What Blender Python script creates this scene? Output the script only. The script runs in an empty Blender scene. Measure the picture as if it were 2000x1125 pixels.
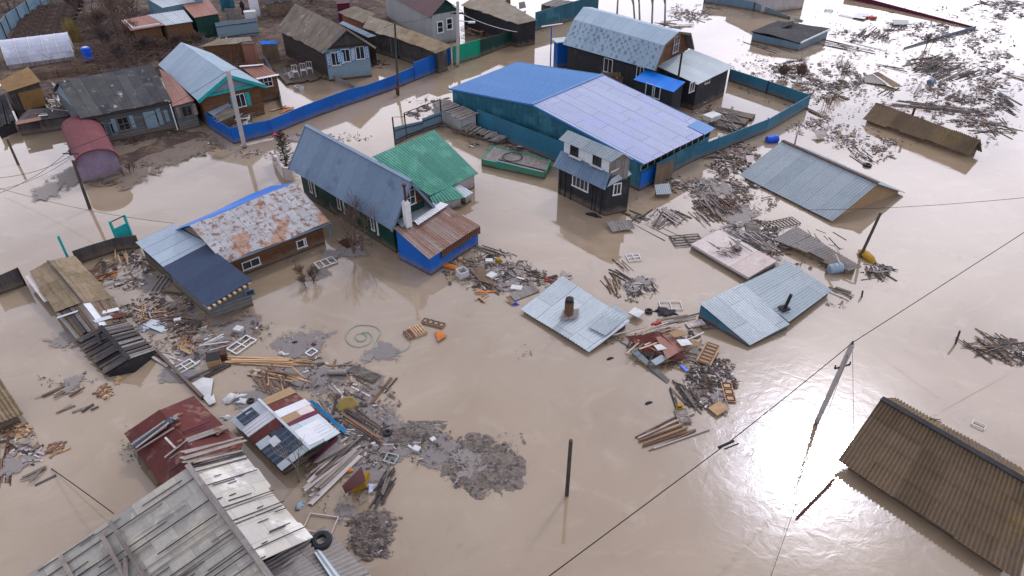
import bpy, bmesh, math, random
from mathutils import Vector, Matrix, noise
random.seed(7)
sc = bpy.context.scene
COL = sc.collection
# ---------------------------------------------------------------- camera
TH = math.radians(36.0); FPX = 1333.0; HC = 23.0
cam = bpy.data.cameras.new('camera'); co = bpy.data.objects.new('camera', cam); COL.objects.link(co)
co.location = (0, 0, HC); co.rotation_euler = (math.radians(90) - TH, 0, 0)
cam.sensor_width = 36; cam.lens = 36 * FPX / 2000; cam.clip_start = .1; cam.clip_end = 3000
sc.camera = co
CF = Vector((0, math.cos(TH), -math.sin(TH))); CD = Vector((0, -math.sin(TH), -math.cos(TH))); CR = Vector((1, 0, 0)); C0 = Vector((0, 0, HC))
def ray(u, v): return CF + CR * ((u - 1000) / FPX) + CD * ((v - 562.5) / FPX)
def G(u, v, z=0.0):
    d = ray(u, v); return C0 + d * ((z - HC) / d.z)
# ---------------------------------------------------------------- world, sun, exposure
sv = ray(1572, 905).normalized(); SUN = Vector((sv.x, sv.y, -sv.z))
sel = math.asin(SUN.z); saz = math.atan2(SUN.x, SUN.y)
w = bpy.data.worlds.new('World'); sc.world = w; w.use_nodes = True
nt = w.node_tree; N = nt.nodes; L = nt.links; N.clear()
def wn(t, **k):
    n = N.new(t)
    for a, b in k.items(): setattr(n, a, b)
    return n
sky = wn('ShaderNodeTexSky', sky_type='NISHITA', sun_disc=False, sun_elevation=sel, sun_rotation=saz)
tc = wn('ShaderNodeTexCoord'); bg = wn('ShaderNodeBackground'); out = wn('ShaderNodeOutputWorld')
ns = wn('ShaderNodeTexNoise'); ns.inputs['Scale'].default_value = 3.4; ns.inputs['Detail'].default_value = 5; ns.inputs['Roughness'].default_value = .5
mpw = wn('ShaderNodeMapping'); mpw.inputs['Scale'].default_value = (1, 1, 2.2); L.new(tc.outputs['Generated'], mpw.inputs[0]); L.new(mpw.outputs[0], ns.inputs['Vector'])
cr = wn('ShaderNodeValToRGB'); cr.color_ramp.elements[0].position = .38; cr.color_ramp.elements[1].position = .58
cr.color_ramp.elements[0].color = (8.2, 8.7, 11.2, 1); cr.color_ramp.elements[1].color = (14.3, 14.0, 15.9, 1)
L.new(ns.outputs['Fac'], cr.inputs[0])
mixc = wn('ShaderNodeMixRGB'); mixc.inputs[0].default_value = .86; L.new(sky.outputs[0], mixc.inputs[1]); L.new(cr.outputs[0], mixc.inputs[2])
dt = wn('ShaderNodeVectorMath', operation='DOT_PRODUCT'); dt.inputs[1].default_value = SUN; L.new(tc.outputs['Generated'], dt.inputs[0])
def pw(e, k):
    a = wn('ShaderNodeMath', operation='MAXIMUM'); a.inputs[1].default_value = 0; L.new(dt.outputs['Value'], a.inputs[0])
    b = wn('ShaderNodeMath', operation='POWER'); b.inputs[1].default_value = e; L.new(a.outputs[0], b.inputs[0])
    c = wn('ShaderNodeMath', operation='MULTIPLY'); c.inputs[1].default_value = k; L.new(b.outputs[0], c.inputs[0]); return c
p1, p2, p3 = pw(5, .6), pw(30, .9), pw(330, 24)
s1 = wn('ShaderNodeMath', operation='ADD'); L.new(p1.outputs[0], s1.inputs[0]); L.new(p2.outputs[0], s1.inputs[1])
s2 = wn('ShaderNodeMath', operation='ADD'); L.new(s1.outputs[0], s2.inputs[0]); L.new(p3.outputs[0], s2.inputs[1])
s3 = wn('ShaderNodeMath', operation='ADD'); L.new(s2.outputs[0], s3.inputs[0]); s3.inputs[1].default_value = 1.0
mul = wn('ShaderNodeMixRGB', blend_type='MULTIPLY'); mul.inputs[0].default_value = 1; L.new(mixc.outputs[0], mul.inputs[1]); L.new(s3.outputs[0], mul.inputs[2])
sz = wn('ShaderNodeSeparateXYZ'); L.new(tc.outputs['Generated'], sz.inputs[0]); hz = wn('ShaderNodeMapRange'); hz.interpolation_type = 'SMOOTHSTEP'; hz.inputs[1].default_value = .2; hz.inputs[2].default_value = .9; hz.inputs[3].default_value = 2.75; hz.inputs[4].default_value = 1.1; L.new(sz.outputs[2], hz.inputs[0])
mu2 = wn('ShaderNodeMixRGB', blend_type='MULTIPLY'); mu2.inputs[0].default_value = 1; L.new(mul.outputs[0], mu2.inputs[1]); L.new(hz.outputs[0], mu2.inputs[2])
lo = wn('ShaderNodeMapRange', interpolation_type='SMOOTHSTEP'); lo.inputs[1].default_value = -.02; lo.inputs[2].default_value = .19; lo.inputs[3].default_value = .28; lo.inputs[4].default_value = 1; L.new(sz.outputs[2], lo.inputs[0])
mu3 = wn('ShaderNodeMixRGB', blend_type='MULTIPLY'); mu3.inputs[0].default_value = 1; L.new(mu2.outputs[0], mu3.inputs[1]); L.new(lo.outputs[0], mu3.inputs[2]); L.new(mu3.outputs[0], bg.inputs[0]); bg.inputs[1].default_value = .1; L.new(bg.outputs[0], out.inputs[0])
sl = bpy.data.lights.new('sun', 'SUN'); sl.energy = 1.5; sl.angle = math.radians(5.0); sl.color = (1, .95, .88)
so = bpy.data.objects.new('sun', sl); COL.objects.link(so); so.rotation_euler = SUN.to_track_quat('Z', 'Y').to_euler(); so.location = (20, 40, 60)
sc.view_settings.view_transform = 'Standard'; sc.view_settings.look = 'None'; sc.view_settings.exposure = -0.48; sc.view_settings.gamma = 1
# ---------------------------------------------------------------- photo zones used while measuring
ZN = dict(R1=(3.75, 0, 0), R2=(3.75, 400, 0), R3=(3.125, 850, 0), R4=(3.125, 1400, 0), R5=(3.75, 0, 250), R6=(3.516, 500, 220),
          R7=(3.409, 900, 220), R8=(3.125, 1400, 220), S1=(3.75, 0, 480), S2=(3.409, 260, 420), S3=(2.7775, 0, 720), S4=(3.75, 380, 650),
          S5=(4.091, 350, 850), S6=(3.75, 750, 450), S7=(2.813, 1150, 500), S8=(2.778, 1400, 720), T1=(5.114, 220, 740), T2=(5.627, 0, 0),
          T3=(5.627, 380, 0), T4=(6.667, 860, 0), T5=(5.113, 1340, 60), T6=(5.882, 1380, 0), T7=(4.688, 1300, 280), T8=(4.017, 580, 620), F=(1, 0, 0))
def U(z, x, y):
    s, a, b = ZN[z]; return (a + x / s, b + y / s)
def q(z, x, y, h=0.0): return G(*U(z, x, y), h)
def vz(b, t, lo=-1, hi=14):   # height of the point above base pixel b that shows at pixel t
    B = G(*b); best = (9e9, 0); z = lo
    while z < hi:
        d = (G(*t, z) - B); d.z = 0
        if d.length < best[0]: best = (d.length, z)
        z += .03
    return best[1]
def yawpx(u, v, ang, z=0):
    a = math.radians(ang); d = G(u + 6 * math.cos(a), v - 6 * math.sin(a), z) - G(u, v, z); return math.atan2(d.y, d.x)
# ---------------------------------------------------------------- materials
MT = {}
TIDE = {'blue_paint', 'fence_bluegrey', 'teal_metal', 'dark_green', 'black_siding', 'log_brown', 'log_dark', 'log_grey', 'steel_fence', 'bright_green', 'white_wall', 'paleblue_wall', 'pale_wall', 'board_dark', 'concrete', 'mud_brick', 'garage_mauve', 'teal_paint'}
def mat(name, base, alt=None, rough=.7, metal=0, cell=None, gap=0, blotch=None, streak=None, bump=0, nscale=1.2, grain=None, tint=0, dirt=.35, seam=.35):
    """cell=(w,l) sheet/board size in metres on the UVs; blotch=(colour,scale,threshold,strength); streak=(colour,su,sv,thr)"""
    m = bpy.data.materials.new(name); m.use_nodes = True; n = m.node_tree; n.nodes.clear(); ln = n.links.new
    def nd(t, **k):
        x = n.nodes.new(t)
        for a, b in k.items(): setattr(x, a, b)
        return x
    def mth(op, a, b=None, clamp=False):
        x = nd('ShaderNodeMath', operation=op, use_clamp=clamp)
        for i, s in enumerate((a, b)):
            if s is None: continue
            if isinstance(s, (int, float)): x.inputs[i].default_value = s
            else: ln(s, x.inputs[i])
        return x.outputs[0]
    def mix(f, a, b, bt='MIX'):
        x = nd('ShaderNodeMixRGB', blend_type=bt)
        for i, s in ((0, f), (1, a), (2, b)):
            if isinstance(s, (int, float)): x.inputs[i].default_value = s
            elif isinstance(s, tuple): x.inputs[i].default_value = (*s[:3], 1)
            else: ln(s, x.inputs[i])
        return x.outputs[0]
    alt = alt or tuple(c * .72 for c in base)
    def dk(c, k=.74):
        k = k * min(1, .72 + sum(c) * .55)   # darkens and saturates, dark colours most: shadow contrast put into the albedo
        a_ = sum(c) / 3; return tuple(max(0.003, (a_ + (x - a_) * 1.18) * k) for x in c)
    base, alt = dk(base), dk(alt); tide = name in TIDE
    t = nd('ShaderNodeTexCoord'); uv = t.outputs['UV']; ob = t.outputs['Object']
    def noi(vec, sc_, det=4, ro=.55, scale3=None):
        if scale3:
            mp = nd('ShaderNodeMapping'); mp.inputs['Scale'].default_value = scale3; ln(vec, mp.inputs[0]); vec = mp.outputs[0]
        x = nd('ShaderNodeTexNoise'); x.inputs['Scale'].default_value = sc_; x.inputs['Detail'].default_value = det; x.inputs['Roughness'].default_value = ro
        ln(vec, x.inputs['Vector']); return x.outputs['Fac']
    def sm(v, lo, hi):
        x = nd('ShaderNodeMapRange', interpolation_type='SMOOTHSTEP'); x.inputs[1].default_value = lo; x.inputs[2].default_value = hi; ln(v, x.inputs[0]); return x.outputs[0]
    n1 = noi(ob, nscale); f = sm(n1, .35, .68)
    gapv = None
    if cell:
        sp = nd('ShaderNodeSeparateXYZ'); ln(uv, sp.inputs[0])
        x = mth('DIVIDE', sp.outputs[0], cell[0]); cx = mth('FLOOR', x)
        wn1 = nd('ShaderNodeTexWhiteNoise', noise_dimensions='1D'); ln(cx, wn1.inputs['W'])
        y = mth('ADD', mth('DIVIDE', sp.outputs[1], cell[1]), mth('MULTIPLY', wn1.outputs['Value'], 1.0 if len(cell) < 3 else cell[2])); cy = mth('FLOOR', y)
        cb = nd('ShaderNodeCombineXYZ'); ln(cx, cb.inputs[0]); ln(cy, cb.inputs[1])
        wn2 = nd('ShaderNodeTexWhiteNoise', noise_dimensions='2D'); ln(cb.outputs[0], wn2.inputs['Vector'])
        f = mth('ADD', mth('MULTIPLY', wn2.outputs['Value'], .75), mth('MULTIPLY', f, .3), True)
        if gap:
            fx = mth('FRACT', x); fy = mth('FRACT', y)
            gx = mth('LESS_THAN', mth('MINIMUM', fx, mth('SUBTRACT', 1.0, fx)), gap / cell[0])
            gy = mth('LESS_THAN', mth('MINIMUM', fy, mth('SUBTRACT', 1.0, fy)), gap / cell[1])
            gapv = mth('MAXIMUM', gx, gy)
    c = mix(f, base, alt)
    if tint:
        oi = nd('ShaderNodeObjectInfo'); hs = nd('ShaderNodeMapRange'); hs.inputs[3].default_value = 1 - tint; hs.inputs[4].default_value = 1 + tint; ln(oi.outputs['Random'], hs.inputs[0])
        c = mix(1.0, c, hs.outputs[0], 'MULTIPLY')
    if grain:
        g = noi(uv, 1, 3, .6, (grain[0], grain[1], 1)); c = mix(sm(g, .45, .75), c, mix(1.0, c, (grain[2],) * 3, 'MULTIPLY'))
    if streak:
        g = noi(uv, 1, 4, .6, (streak[1], streak[2], 1)); c = mix(sm(g, streak[3], streak[3] + .12), c, streak[0])
    if blotch:
        bl = blotch if isinstance(blotch, list) else [blotch]
        for b in bl:
            g = noi(ob, b[1], 6, .65); c = mix(mth('MULTIPLY', sm(g, b[2], b[2] + .1), b[3]), c, b[0])
    d = noi(ob, 5.5, 5, .7); c = mix(mth('MULTIPLY', sm(d, .42, .8), dirt), c, mix(1.0, c, (.45, .42, .4), 'MULTIPLY'))
    if gapv is not None: c = mix(mth('MULTIPLY', gapv, 1 - seam), c, (.02, .02, .022))
    if tide:   # dried silt left on walls by the flood, up to an uneven line
        ge = nd('ShaderNodeNewGeometry'); zz = nd('ShaderNodeSeparateXYZ'); ln(ge.outputs['Position'], zz.inputs[0]); tn = noi(ob, 2.2, 4, .6)
        k = nd('ShaderNodeMapRange', interpolation_type='SMOOTHSTEP'); k.inputs[1].default_value = .62; k.inputs[2].default_value = .12; k.inputs[3].default_value = 0; k.inputs[4].default_value = .6
        ln(mth('ADD', zz.outputs[2], mth('MULTIPLY', mth('SUBTRACT', tn, .5), -.9)), k.inputs[0]); c = mix(k.outputs[0], c, (.13, .10, .07))
        k2 = nd('ShaderNodeMapRange', interpolation_type='SMOOTHSTEP'); k2.inputs[1].default_value = .20; k2.inputs[2].default_value = .07; k2.inputs[3].default_value = 0; k2.inputs[4].default_value = .75
        ln(mth('ADD', zz.outputs[2], mth('MULTIPLY', mth('SUBTRACT', tn, .5), -.3)), k2.inputs[0]); c = mix(k2.outputs[0], c, (.035, .027, .02))
    b = nd('ShaderNodeBsdfPrincipled'); b.inputs['Specular IOR Level'].default_value = .22 if rough > .2 else .5; ln(c, b.inputs['Base Color']); b.inputs['Metallic'].default_value = metal
    rr = mth('ADD', rough - .1, mth('MULTIPLY', d, .2)); ln(rr, b.inputs['Roughness'])
    if bump:
        bp = nd('ShaderNodeBump'); bp.inputs['Strength'].default_value = bump; bp.inputs['Distance'].default_value = .03
        ln(mth('ADD', d, f), bp.inputs['Height']); ln(bp.outputs[0], b.inputs['Normal'])
    o = nd('ShaderNodeOutputMaterial'); ln(b.outputs[0], o.inputs[0]); MT[name] = m; return m
GREYW, DARKW = (.17, .15, .135), (.055, .047, .045)
mat('slate_dark', (.022, .022, .027), (.085, .085, .085), .6, 0, (.8, 9), .03, [((.34, .32, .33), 1.3, .60, .8), ((.10, .08, .07), .8, .56, .6)], streak=((.02, .02, .024), 4, .2, .58), bump=.3, seam=.1)
mat('tin_blue', (.22, .285, .34), (.27, .335, .39), 0.59, 0.17, (1.2, 30), .012, ((.13, .19, .25), .5, .55, .5), dirt=.25)
mat('blue_paint', (.004, .115, .38), (.004, .095, .32), .45, 0, (2.0, 9), .008, dirt=.3)
mat('blue_roof', (.065, .175, .37), (.055, .15, .33), 0.52, 0.05, (1.1, 40), .008, dirt=.15)
mat('lilac_roof', (.29, .32, .44), (.34, .37, .48), 0.57, 0.05, (1.1, 5), .025, ((.22, .25, .42), .3, .5, .5), streak=((.235, .25, .34), 1.6, .10, .55), dirt=.25, seam=.5)
mat('bright_blue', (.03, .2, .62), (.025, .16, .52), .35, .1, (1.1, 40), .008, dirt=.2)
mat('teal_metal', (.035, .125, .165), (.028, .10, .14), .5, .1, (.55, 9), .02, ((.05, .16, .2), .6, .5, .5), dirt=.35)
mat('fence_bluegrey', (.05, .16, .23), (.042, .13, .19), .5, .1, (2.0, 9), .012, dirt=.35)
mat('steel_fence', (.16, .24, .30), (.12, .19, .24), .5, .2, (2.0, 9), .012, dirt=.3)
mat('dark_green', (.008, .04, .03), (.012, .055, .04), .55, 0, (2.0, 9), .01)
mat('bright_green', (.012, .28, .17), (.012, .24, .15), .5, 0, (1.6, 9), .01)
mat('teal_paint', (.03, .25, .24), (.05, .3, .3), .6, 0, nscale=3)
mat('green_roof', (.045, .17, .125), (.065, .215, .16), 0.59, 0.05, (1.1, 30), .01, ((.09, .27, .2), .8, .5, .4), dirt=.3)
mat('slateblue_roof', (.115, .16, .22), (.145, .195, .255), 0.57, 0.12, (1.1, 40), .01, [((.05, .08, .125), .55, .56, .75), ((.13, .18, .25), 1.4, .6, .6)], dirt=.25)
mat('grey_tin', (.24, .28, .30), (.31, .35, .37), 0.57, 0.15, (1.1, 30), .01, ((.17, .2, .23), .7, .58, .4), dirt=.25, seam=.45)
mat('pale_tin', (.36, .40, .42), (.46, .50, .52), 0.59, 0.12, (1.2, 3), .012, ((.26, .29, .32), .9, .6, .5), dirt=.3)
mat('white_rust_tin', (.40, .40, .41), (.31, .31, .32), .55, .15, (.62, .9, 0), .018, [((.25, .13, .075), .38, .50, .85), ((.13, .065, .04), 3.0, .51, .9), ((.2, .1, .06), 5, .58, .6)], streak=((.17, .08, .05), 4, .8, .62), bump=.3, seam=.55)
mat('rust_stripe', (.20, .10, .065), (.26, .21, .19), .65, .15, (.18, 30), .012, ((.11, .045, .03), .9, .55, .7), streak=((.33, .31, .30), 5, .25, .6), bump=.2)
mat('navy_felt', (.028, .045, .085), (.036, .056, .10), .6, 0, (1.1, 30), .012, dirt=.3)
mat('tin_patch', (.36, .42, .47), (.30, .36, .42), .42, .25, (1.1, 30), .02, [((.12, .36, .48), .55, .60, .8), ((.1, .07, .06), 1.4, .66, .8)], dirt=.35, seam=.2)
mat('red_roof', (.125, .033, .028), (.10, .028, .025), .75, .05, (1.9, 1.3, .5), .012, [((.19, .10, .08), .8, .56, .6), ((.10, .05, .035), 1.7, .55, .6)], dirt=.35, seam=.5)
mat('darkred_roof', (.065, .022, .022), (.09, .03, .028), .55, 0, (1.0, 9), .02)
mat('redtin', (.20, .095, .075), (.25, .13, .10), .6, 0, (1.1, 9), .02, ((.33, .2, .15), 1, .6, .5))
mat('garage_red', (.13, .035, .04), (.17, .055, .06), .75, .1, (1.3, 1.4, 0), .02, ((.09, .035, .04), .8, .55, .5), dirt=.4)
mat('garage_mauve', (.24, .19, .25), (.20, .15, .2), .6, .05, None, 0, [((.09, .08, .12), 1.8, .6, .8)], dirt=.4)
mat('moss_slate', (.20, .15, .095), (.26, .205, .14), .85, 0, (1.1, 1.2, 0), .015, [((.10, .075, .04), .8, .5, .6)], grain=(1, 8, .6), bump=.4, seam=.4)
mat('brown_corr', (.128, .092, .060), (.185, .137, .093), .8, 0, (1.13, 2.4, 0), 0, [((.19, .135, .04), .35, .54, .5), ((.08, .065, .06), .7, .58, .7)], streak=((.17, .15, .13), 3.2, .35, .66), bump=.4, seam=.55)
mat('grey_corr', (.22, .20, .18), (.29, .27, .255), .75, 0, (1.13, 1.7, 0), .01, [((.22, .15, .08), .7, .56, .7), ((.10, .09, .085), 1.5, .62, .6)], bump=.3)
mat('slate_grey', (.38, .36, .315), (.235, .23, .21), .8, 0, (.62, .85, .5), .016, [((.36, .32, .24), .45, .50, .6), ((.17, .155, .13), 1.0, .58, .5), ((.45, .45, .42), 1.6, .6, .5)], streak=((.12, .11, .10), 9, .35, .60), bump=.4, seam=.8)
mat('slate_white', (.47, .44, .38), (.39, .375, .35), .8, 0, (.9, 1.4, .5), .012, [((.52, .50, .46), .5, .52, .7), ((.36, .33, .29), .9, .62, .5)], dirt=.25, seam=.65)
mat('board_grey', GREYW, (.26, .24, .225), .85, 0, (.2, 3), .008, ((.09, .08, .08), 1.0, .56, .6), grain=(18, 1.5, .6), bump=.4)
mat('board_dark', DARKW, (.10, .09, .085), .85, 0, (.2, 3), .01, ((.19, .18, .18), 1.4, .6, .5), grain=(18, 1.5, .6), bump=.4)
mat('board_brown', (.20, .145, .10), (.14, .10, .07), .85, 0, (.2, 3), .01, grain=(18, 1.5, .6), bump=.4)
mat('plank_roof', (.20, .165, .13), (.12, .10, .085), .85, 0, (.42, 1.3, 1), .012, ((.27, .25, .23), 1.0, .6, .6), bump=.4, seam=.3)
mat('wavy_slate', (.25, .225, .19), (.19, .16, .12), .85, 0, (1.1, 1.5, 0), .015, ((.15, .11, .06), .8, .52, .6), bump=.4)
mat('log_brown', (.17, .085, .045), (.12, .06, .033), .8, 0, (40, .2), .015, grain=(1.5, 14, .6), bump=.4)
mat('log_dark', (.06, .04, .032), (.04, .03, .027), .85, 0, (40, .22), .018, grain=(1.5, 14, .6), bump=.4)
mat('log_grey', (.15, .16, .165), (.10, .105, .11), .85, 0, (40, .22), .018, grain=(1.5, 14, .6), bump=.4)
mat('black_siding', (.022, .023, .026), (.032, .033, .036), .7, 0, (.16, 20), .006, ((.045, .045, .05), .8, .55, .5), bump=.3)
mat('paleblue_wall', (.21, .28, .32), (.18, .24, .28), .7, 0, (9, .18), .008)
mat('pale_wall', (.32, .33, .33), (.27, .28, .28), .75, 0, (1.2, 9), .012)
mat('white_wall', (.62, .63, .64), (.55, .56, .58), 0.75, 0.00, (1.0, 20), .006, dirt=.2)
mat('white_paint', (.62, .62, .61), (.55, .55, .55), .6, 0, dirt=.2)
mat('tan_board', (.30, .215, .13), (.26, .18, .105), .7, 0, (1.25, 2.5, 0), .01, dirt=.3)
mat('brown_box', (.20, .125, .055), (.17, .10, .045), .75, 0, None, 0, ((.36, .31, .26), 1.3, .68, .7))
mat('mud_brick', (.15, .085, .05), (.12, .07, .042), .95, 0, (.5, .25, 0), .012, bump=.5)
mat('concrete_pink', (.46, .39, .36), (.56, .50, .47), .85, 0, (1.5, 3, 0), .012, [((.5, .47, .46), 1.1, .6, .6), ((.2, .14, .13), .9, .6, .5)], bump=.3)
mat('concrete', (.40, .37, .36), (.34, .31, .30), .85, 0)
mat('tar', (.022, .021, .024), (.04, .038, .04), .85, 0, None, 0, ((.16, .155, .16), 2.6, .66, .7), bump=.6)
mat('brick', (.26, .11, .065), (.2, .09, .055), .9, 0, (.25, .075, .5), .008)
mat('soot', (.03, .027, .027), None, .8)
mat('iron', (.035, .028, .026), (.06, .04, .033), .6, .3)
mat('rusty_iron', (.10, .045, .03), (.07, .035, .027), .75, .2)
mat('wood_pole', (.06, .048, .042), (.09, .075, .065), .85, 0, None, 0, grain=(1.5, 20, .6))
mat('glass', (.012, .015, .02), (.03, .035, .045), .12, 0, dirt=.1)
mat('poly_film', (.42, .44, .50), (.36, .38, .45), .4, 0, None, 0, ((.5, .52, .58), .6, .5, .5), dirt=.2)
mat('rubber', (.014, .016, .02), (.02, .022, .025), .6, 0)
mat('plastic_blue', (.012, .10, .5), (.012, .08, .42), .4, 0, dirt=.15)
mat('plastic_white', (.52, .52, .51), (.42, .42, .42), .5, 0, dirt=.25)
mat('plastic_green', (.03, .28, .12), None, .45, 0)
mat('plastic_red', (.38, .07, .06), None, .5, 0)
mat('pink', (.55, .14, .2), None, .5, 0)
mat('cyan_paint', (.02, .2, .42), (.02, .16, .36), .5, 0)
mat('orange_vinyl', (.42, .16, .05), (.36, .12, .04), .55, 0, dirt=.35)
mat('ochre', (.32, .19, .03), (.28, .16, .03), .7, 0)
mat('cardboard', (.36, .25, .15), (.3, .2, .12), .8, 0)
mat('hose_green', (.12, .24, .20), (.22, .33, .28), .5, 0)
mat('cloth_dark', (.03, .026, .035), None, .9, 0)
mat('branch', (.16, .11, .085), (.11, .078, .065), .9, 0)
mat('branch_pale', (.22, .19, .165), (.16, .135, .12), .9, 0)
mat('branch_dark', (.085, .062, .06), (.12, .088, .08), .9, 0)
mat('birch', (.30, .28, .25), (.14, .13, .12), .85, 0)
mat('needle', (.03, .045, .02), (.055, .065, .028), .8, 0, tint=.2)
mat('soil_dark', (.05, .033, .028), (.085, .06, .05), .95, 0, None, 0, ((.15, .12, .10), 3, .6, .5), nscale=3, bump=.8)
mat('straw', (.26, .20, .08), (.2, .15, .06), .9, 0)
mat('leaf_litter', (.09, .06, .045), (.13, .095, .07), .95, 0)
mat('mud_mound', (.155, .13, .115), (.205, .175, .152), .9, 0, None, 0, ((.05, .043, .042), 2.5, .5, .8), nscale=2.5, bump=1.0)
mat('wood_grey', (.25, .215, .19), (.17, .145, .13), .85, 0, None, 0, grain=(14, 1.2, .6), tint=.35)
mat('wood_new', (.46, .32, .20), (.38, .25, .155), .75, 0, None, 0, grain=(14, 1.2, .75), tint=.22)
mat('wood_brown', (.165, .10, .07), (.22, .145, .10), .85, 0, None, 0, grain=(14, 1.2, .6), tint=.35)
mat('wood_dark', (.055, .046, .045), (.10, .085, .08), .85, 0, None, 0, grain=(14, 1.2, .6), tint=.4)
mat('wood_white', (.46, .42, .40), (.36, .32, .30), .8, 0, None, 0, grain=(14, 1.2, .7), tint=.25)
mat('tile_navy', (.04, .06, .095), (.055, .08, .12), .4, .1, (.34, .36, 0), .03, dirt=.2, seam=.15)
mat('maroon', (.11, .015, .04), None, .6, 0)
# land
mat('earth', (.085, .055, .045), (.14, .10, .078), .95, 0, None, 0, [((.16, .13, .06), .35, .55, .6), ((.03, .022, .02), .9, .50, .85), ((.2, .16, .13), 2.5, .62, .6)], nscale=1.1, bump=1.0, dirt=.6)
def water_mat():
    m = bpy.data.materials.new('muddy_water'); m.use_nodes = True; n = m.node_tree; b = n.nodes['Principled BSDF']; ln = n.links.new
    t = n.nodes.new('ShaderNodeNewGeometry')
    def noi(s, sc3, det=3, ro=.5, dis=0):
        mp = n.nodes.new('ShaderNodeMapping'); mp.inputs['Scale'].default_value = sc3; ln(t.outputs['Position'], mp.inputs[0])
        x = n.nodes.new('ShaderNodeTexNoise'); x.inputs['Scale'].default_value = s; x.inputs['Detail'].default_value = det; x.inputs['Roughness'].default_value = ro; x.inputs['Distortion'].default_value = dis
        ln(mp.outputs[0], x.inputs['Vector']); return x.outputs['Fac']
    def rng(v, a, b_, c, d):
        x = n.nodes.new('ShaderNodeMapRange'); x.interpolation_type = 'SMOOTHSTEP'
        for i, k in enumerate((a, b_, c, d)): x.inputs[i + 1].default_value = k
        ln(v, x.inputs[0]); return x.outputs[0]
    cr = n.nodes.new('ShaderNodeMixRGB'); cr.inputs[1].default_value = (.190, .141, .093, 1); cr.inputs[2].default_value = (.215, .167, .118, 1)
    ln(rng(noi(.07, (1, 1, 1), 4, .55, 1.2), .38, .62, 0, 1), cr.inputs[0]); c2 = n.nodes.new('ShaderNodeMixRGB'); c2.inputs[2].default_value = (.25, .20, .148, 1); ln(cr.outputs[0], c2.inputs[1])
    ln(rng(noi(.16, (1, 1.6, 1), 7, .62, 3.5), .50, .72, 0, .55), c2.inputs[0]); c3 = n.nodes.new('ShaderNodeMixRGB'); c3.inputs[2].default_value = (.13, .098, .068, 1); ln(c2.outputs[0], c3.inputs[1])
    ln(rng(noi(.23, (1.5, 1, 1), 6, .6, 4.5), .55, .78, 0, .35), c3.inputs[0]); ln(c3.outputs[0], b.inputs['Base Color'])
    ln(rng(noi(.11, (1, 1, 1), 5, .6, 1.5), .45, .7, .025, .10), b.inputs['Roughness']); b.inputs['IOR'].default_value = 1.56
    bp = n.nodes.new('ShaderNodeBump'); bp.inputs['Distance'].default_value = .1
    mask = rng(noi(.045, (1, 1, 1), 3, .5, .6), .42, .66, .012, .06)
    # stronger ripples added round the sun glint, to spread it
    gd = n.nodes.new('ShaderNodeVectorMath'); gd.operation = 'DISTANCE'; gd.inputs[1].default_value = G(1560, 880); ln(t.outputs['Position'], gd.inputs[0])
    near = rng(gd.outputs['Value'], 2, 10, .085, 0)
    ad = n.nodes.new('ShaderNodeMath'); ad.operation = 'ADD'; ln(mask, ad.inputs[0]); ln(near, ad.inputs[1]); ln(ad.outputs[0], bp.inputs['Strength'])
    a1 = noi(1.3, (1, 1.2, 1), 4, .55, .8); a2 = noi(.35, (1, 1, 1), 2, .5, .5)
    s = n.nodes.new('ShaderNodeMath'); s.operation = 'ADD'; ln(a1, s.inputs[0]); ln(a2, s.inputs[1]); ln(s.outputs[0], bp.inputs['Height'])
    ln(bp.outputs[0], b.inputs['Normal']); MT['water'] = m
water_mat()
def scum_mat(name, c1, c2, dens):
    m = bpy.data.materials.new(name); m.use_nodes = True; n = m.node_tree; b = n.nodes['Principled BSDF']; ln = n.links.new
    t = n.nodes.new('ShaderNodeNewGeometry'); tc_ = n.nodes.new('ShaderNodeTexCoord')
    def noi(s, det, ro=.6):
        x = n.nodes.new('ShaderNodeTexNoise'); x.inputs['Scale'].default_value = s; x.inputs['Detail'].default_value = det; x.inputs['Roughness'].default_value = ro; x.inputs['Distortion'].default_value = .8
        ln(t.outputs['Position'], x.inputs['Vector']); return x.outputs['Fac']
    a, f = noi(.55, 6), noi(6, 5, .7)
    sp = n.nodes.new('ShaderNodeSeparateXYZ'); ln(tc_.outputs['UV'], sp.inputs[0])   # x = 0 centre .. 1 rim
    def mt(op, p, q_):
        x = n.nodes.new('ShaderNodeMath'); x.operation = op
        for i, k in enumerate((p, q_)):
            if isinstance(k, (int, float)): x.inputs[i].default_value = k
            else: ln(k, x.inputs[i])
        return x.outputs[0]
    v = mt('SUBTRACT', mt('ADD', mt('MULTIPLY', a, 1.5), mt('MULTIPLY', f, .75)), mt('MULTIPLY', sp.outputs[0], .75))
    mr = n.nodes.new('ShaderNodeMapRange'); mr.interpolation_type = 'SMOOTHSTEP'; mr.inputs[1].default_value = 1.04 - dens; mr.inputs[2].default_value = 1.13 - dens; mr.inputs[4].default_value = .9; ln(v, mr.inputs[0])
    ln(mr.outputs[0], b.inputs['Alpha'])
    mx = n.nodes.new('ShaderNodeMixRGB'); mx.inputs[1].default_value = (*c1, 1); mx.inputs[2].default_value = (*c2, 1); ln(f, mx.inputs[0]); ln(mx.outputs[0], b.inputs['Base Color'])
    b.inputs['Roughness'].default_value = .8; MT[name] = m
scum_mat('scum_grey', (.095, .083, .08), (.17, .15, .14), .44)
scum_mat('scum_thin', (.12, .105, .098), (.19, .165, .15), .26)
scum_mat('scum_brown', (.075, .052, .04), (.15, .115, .085), .46)
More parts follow.
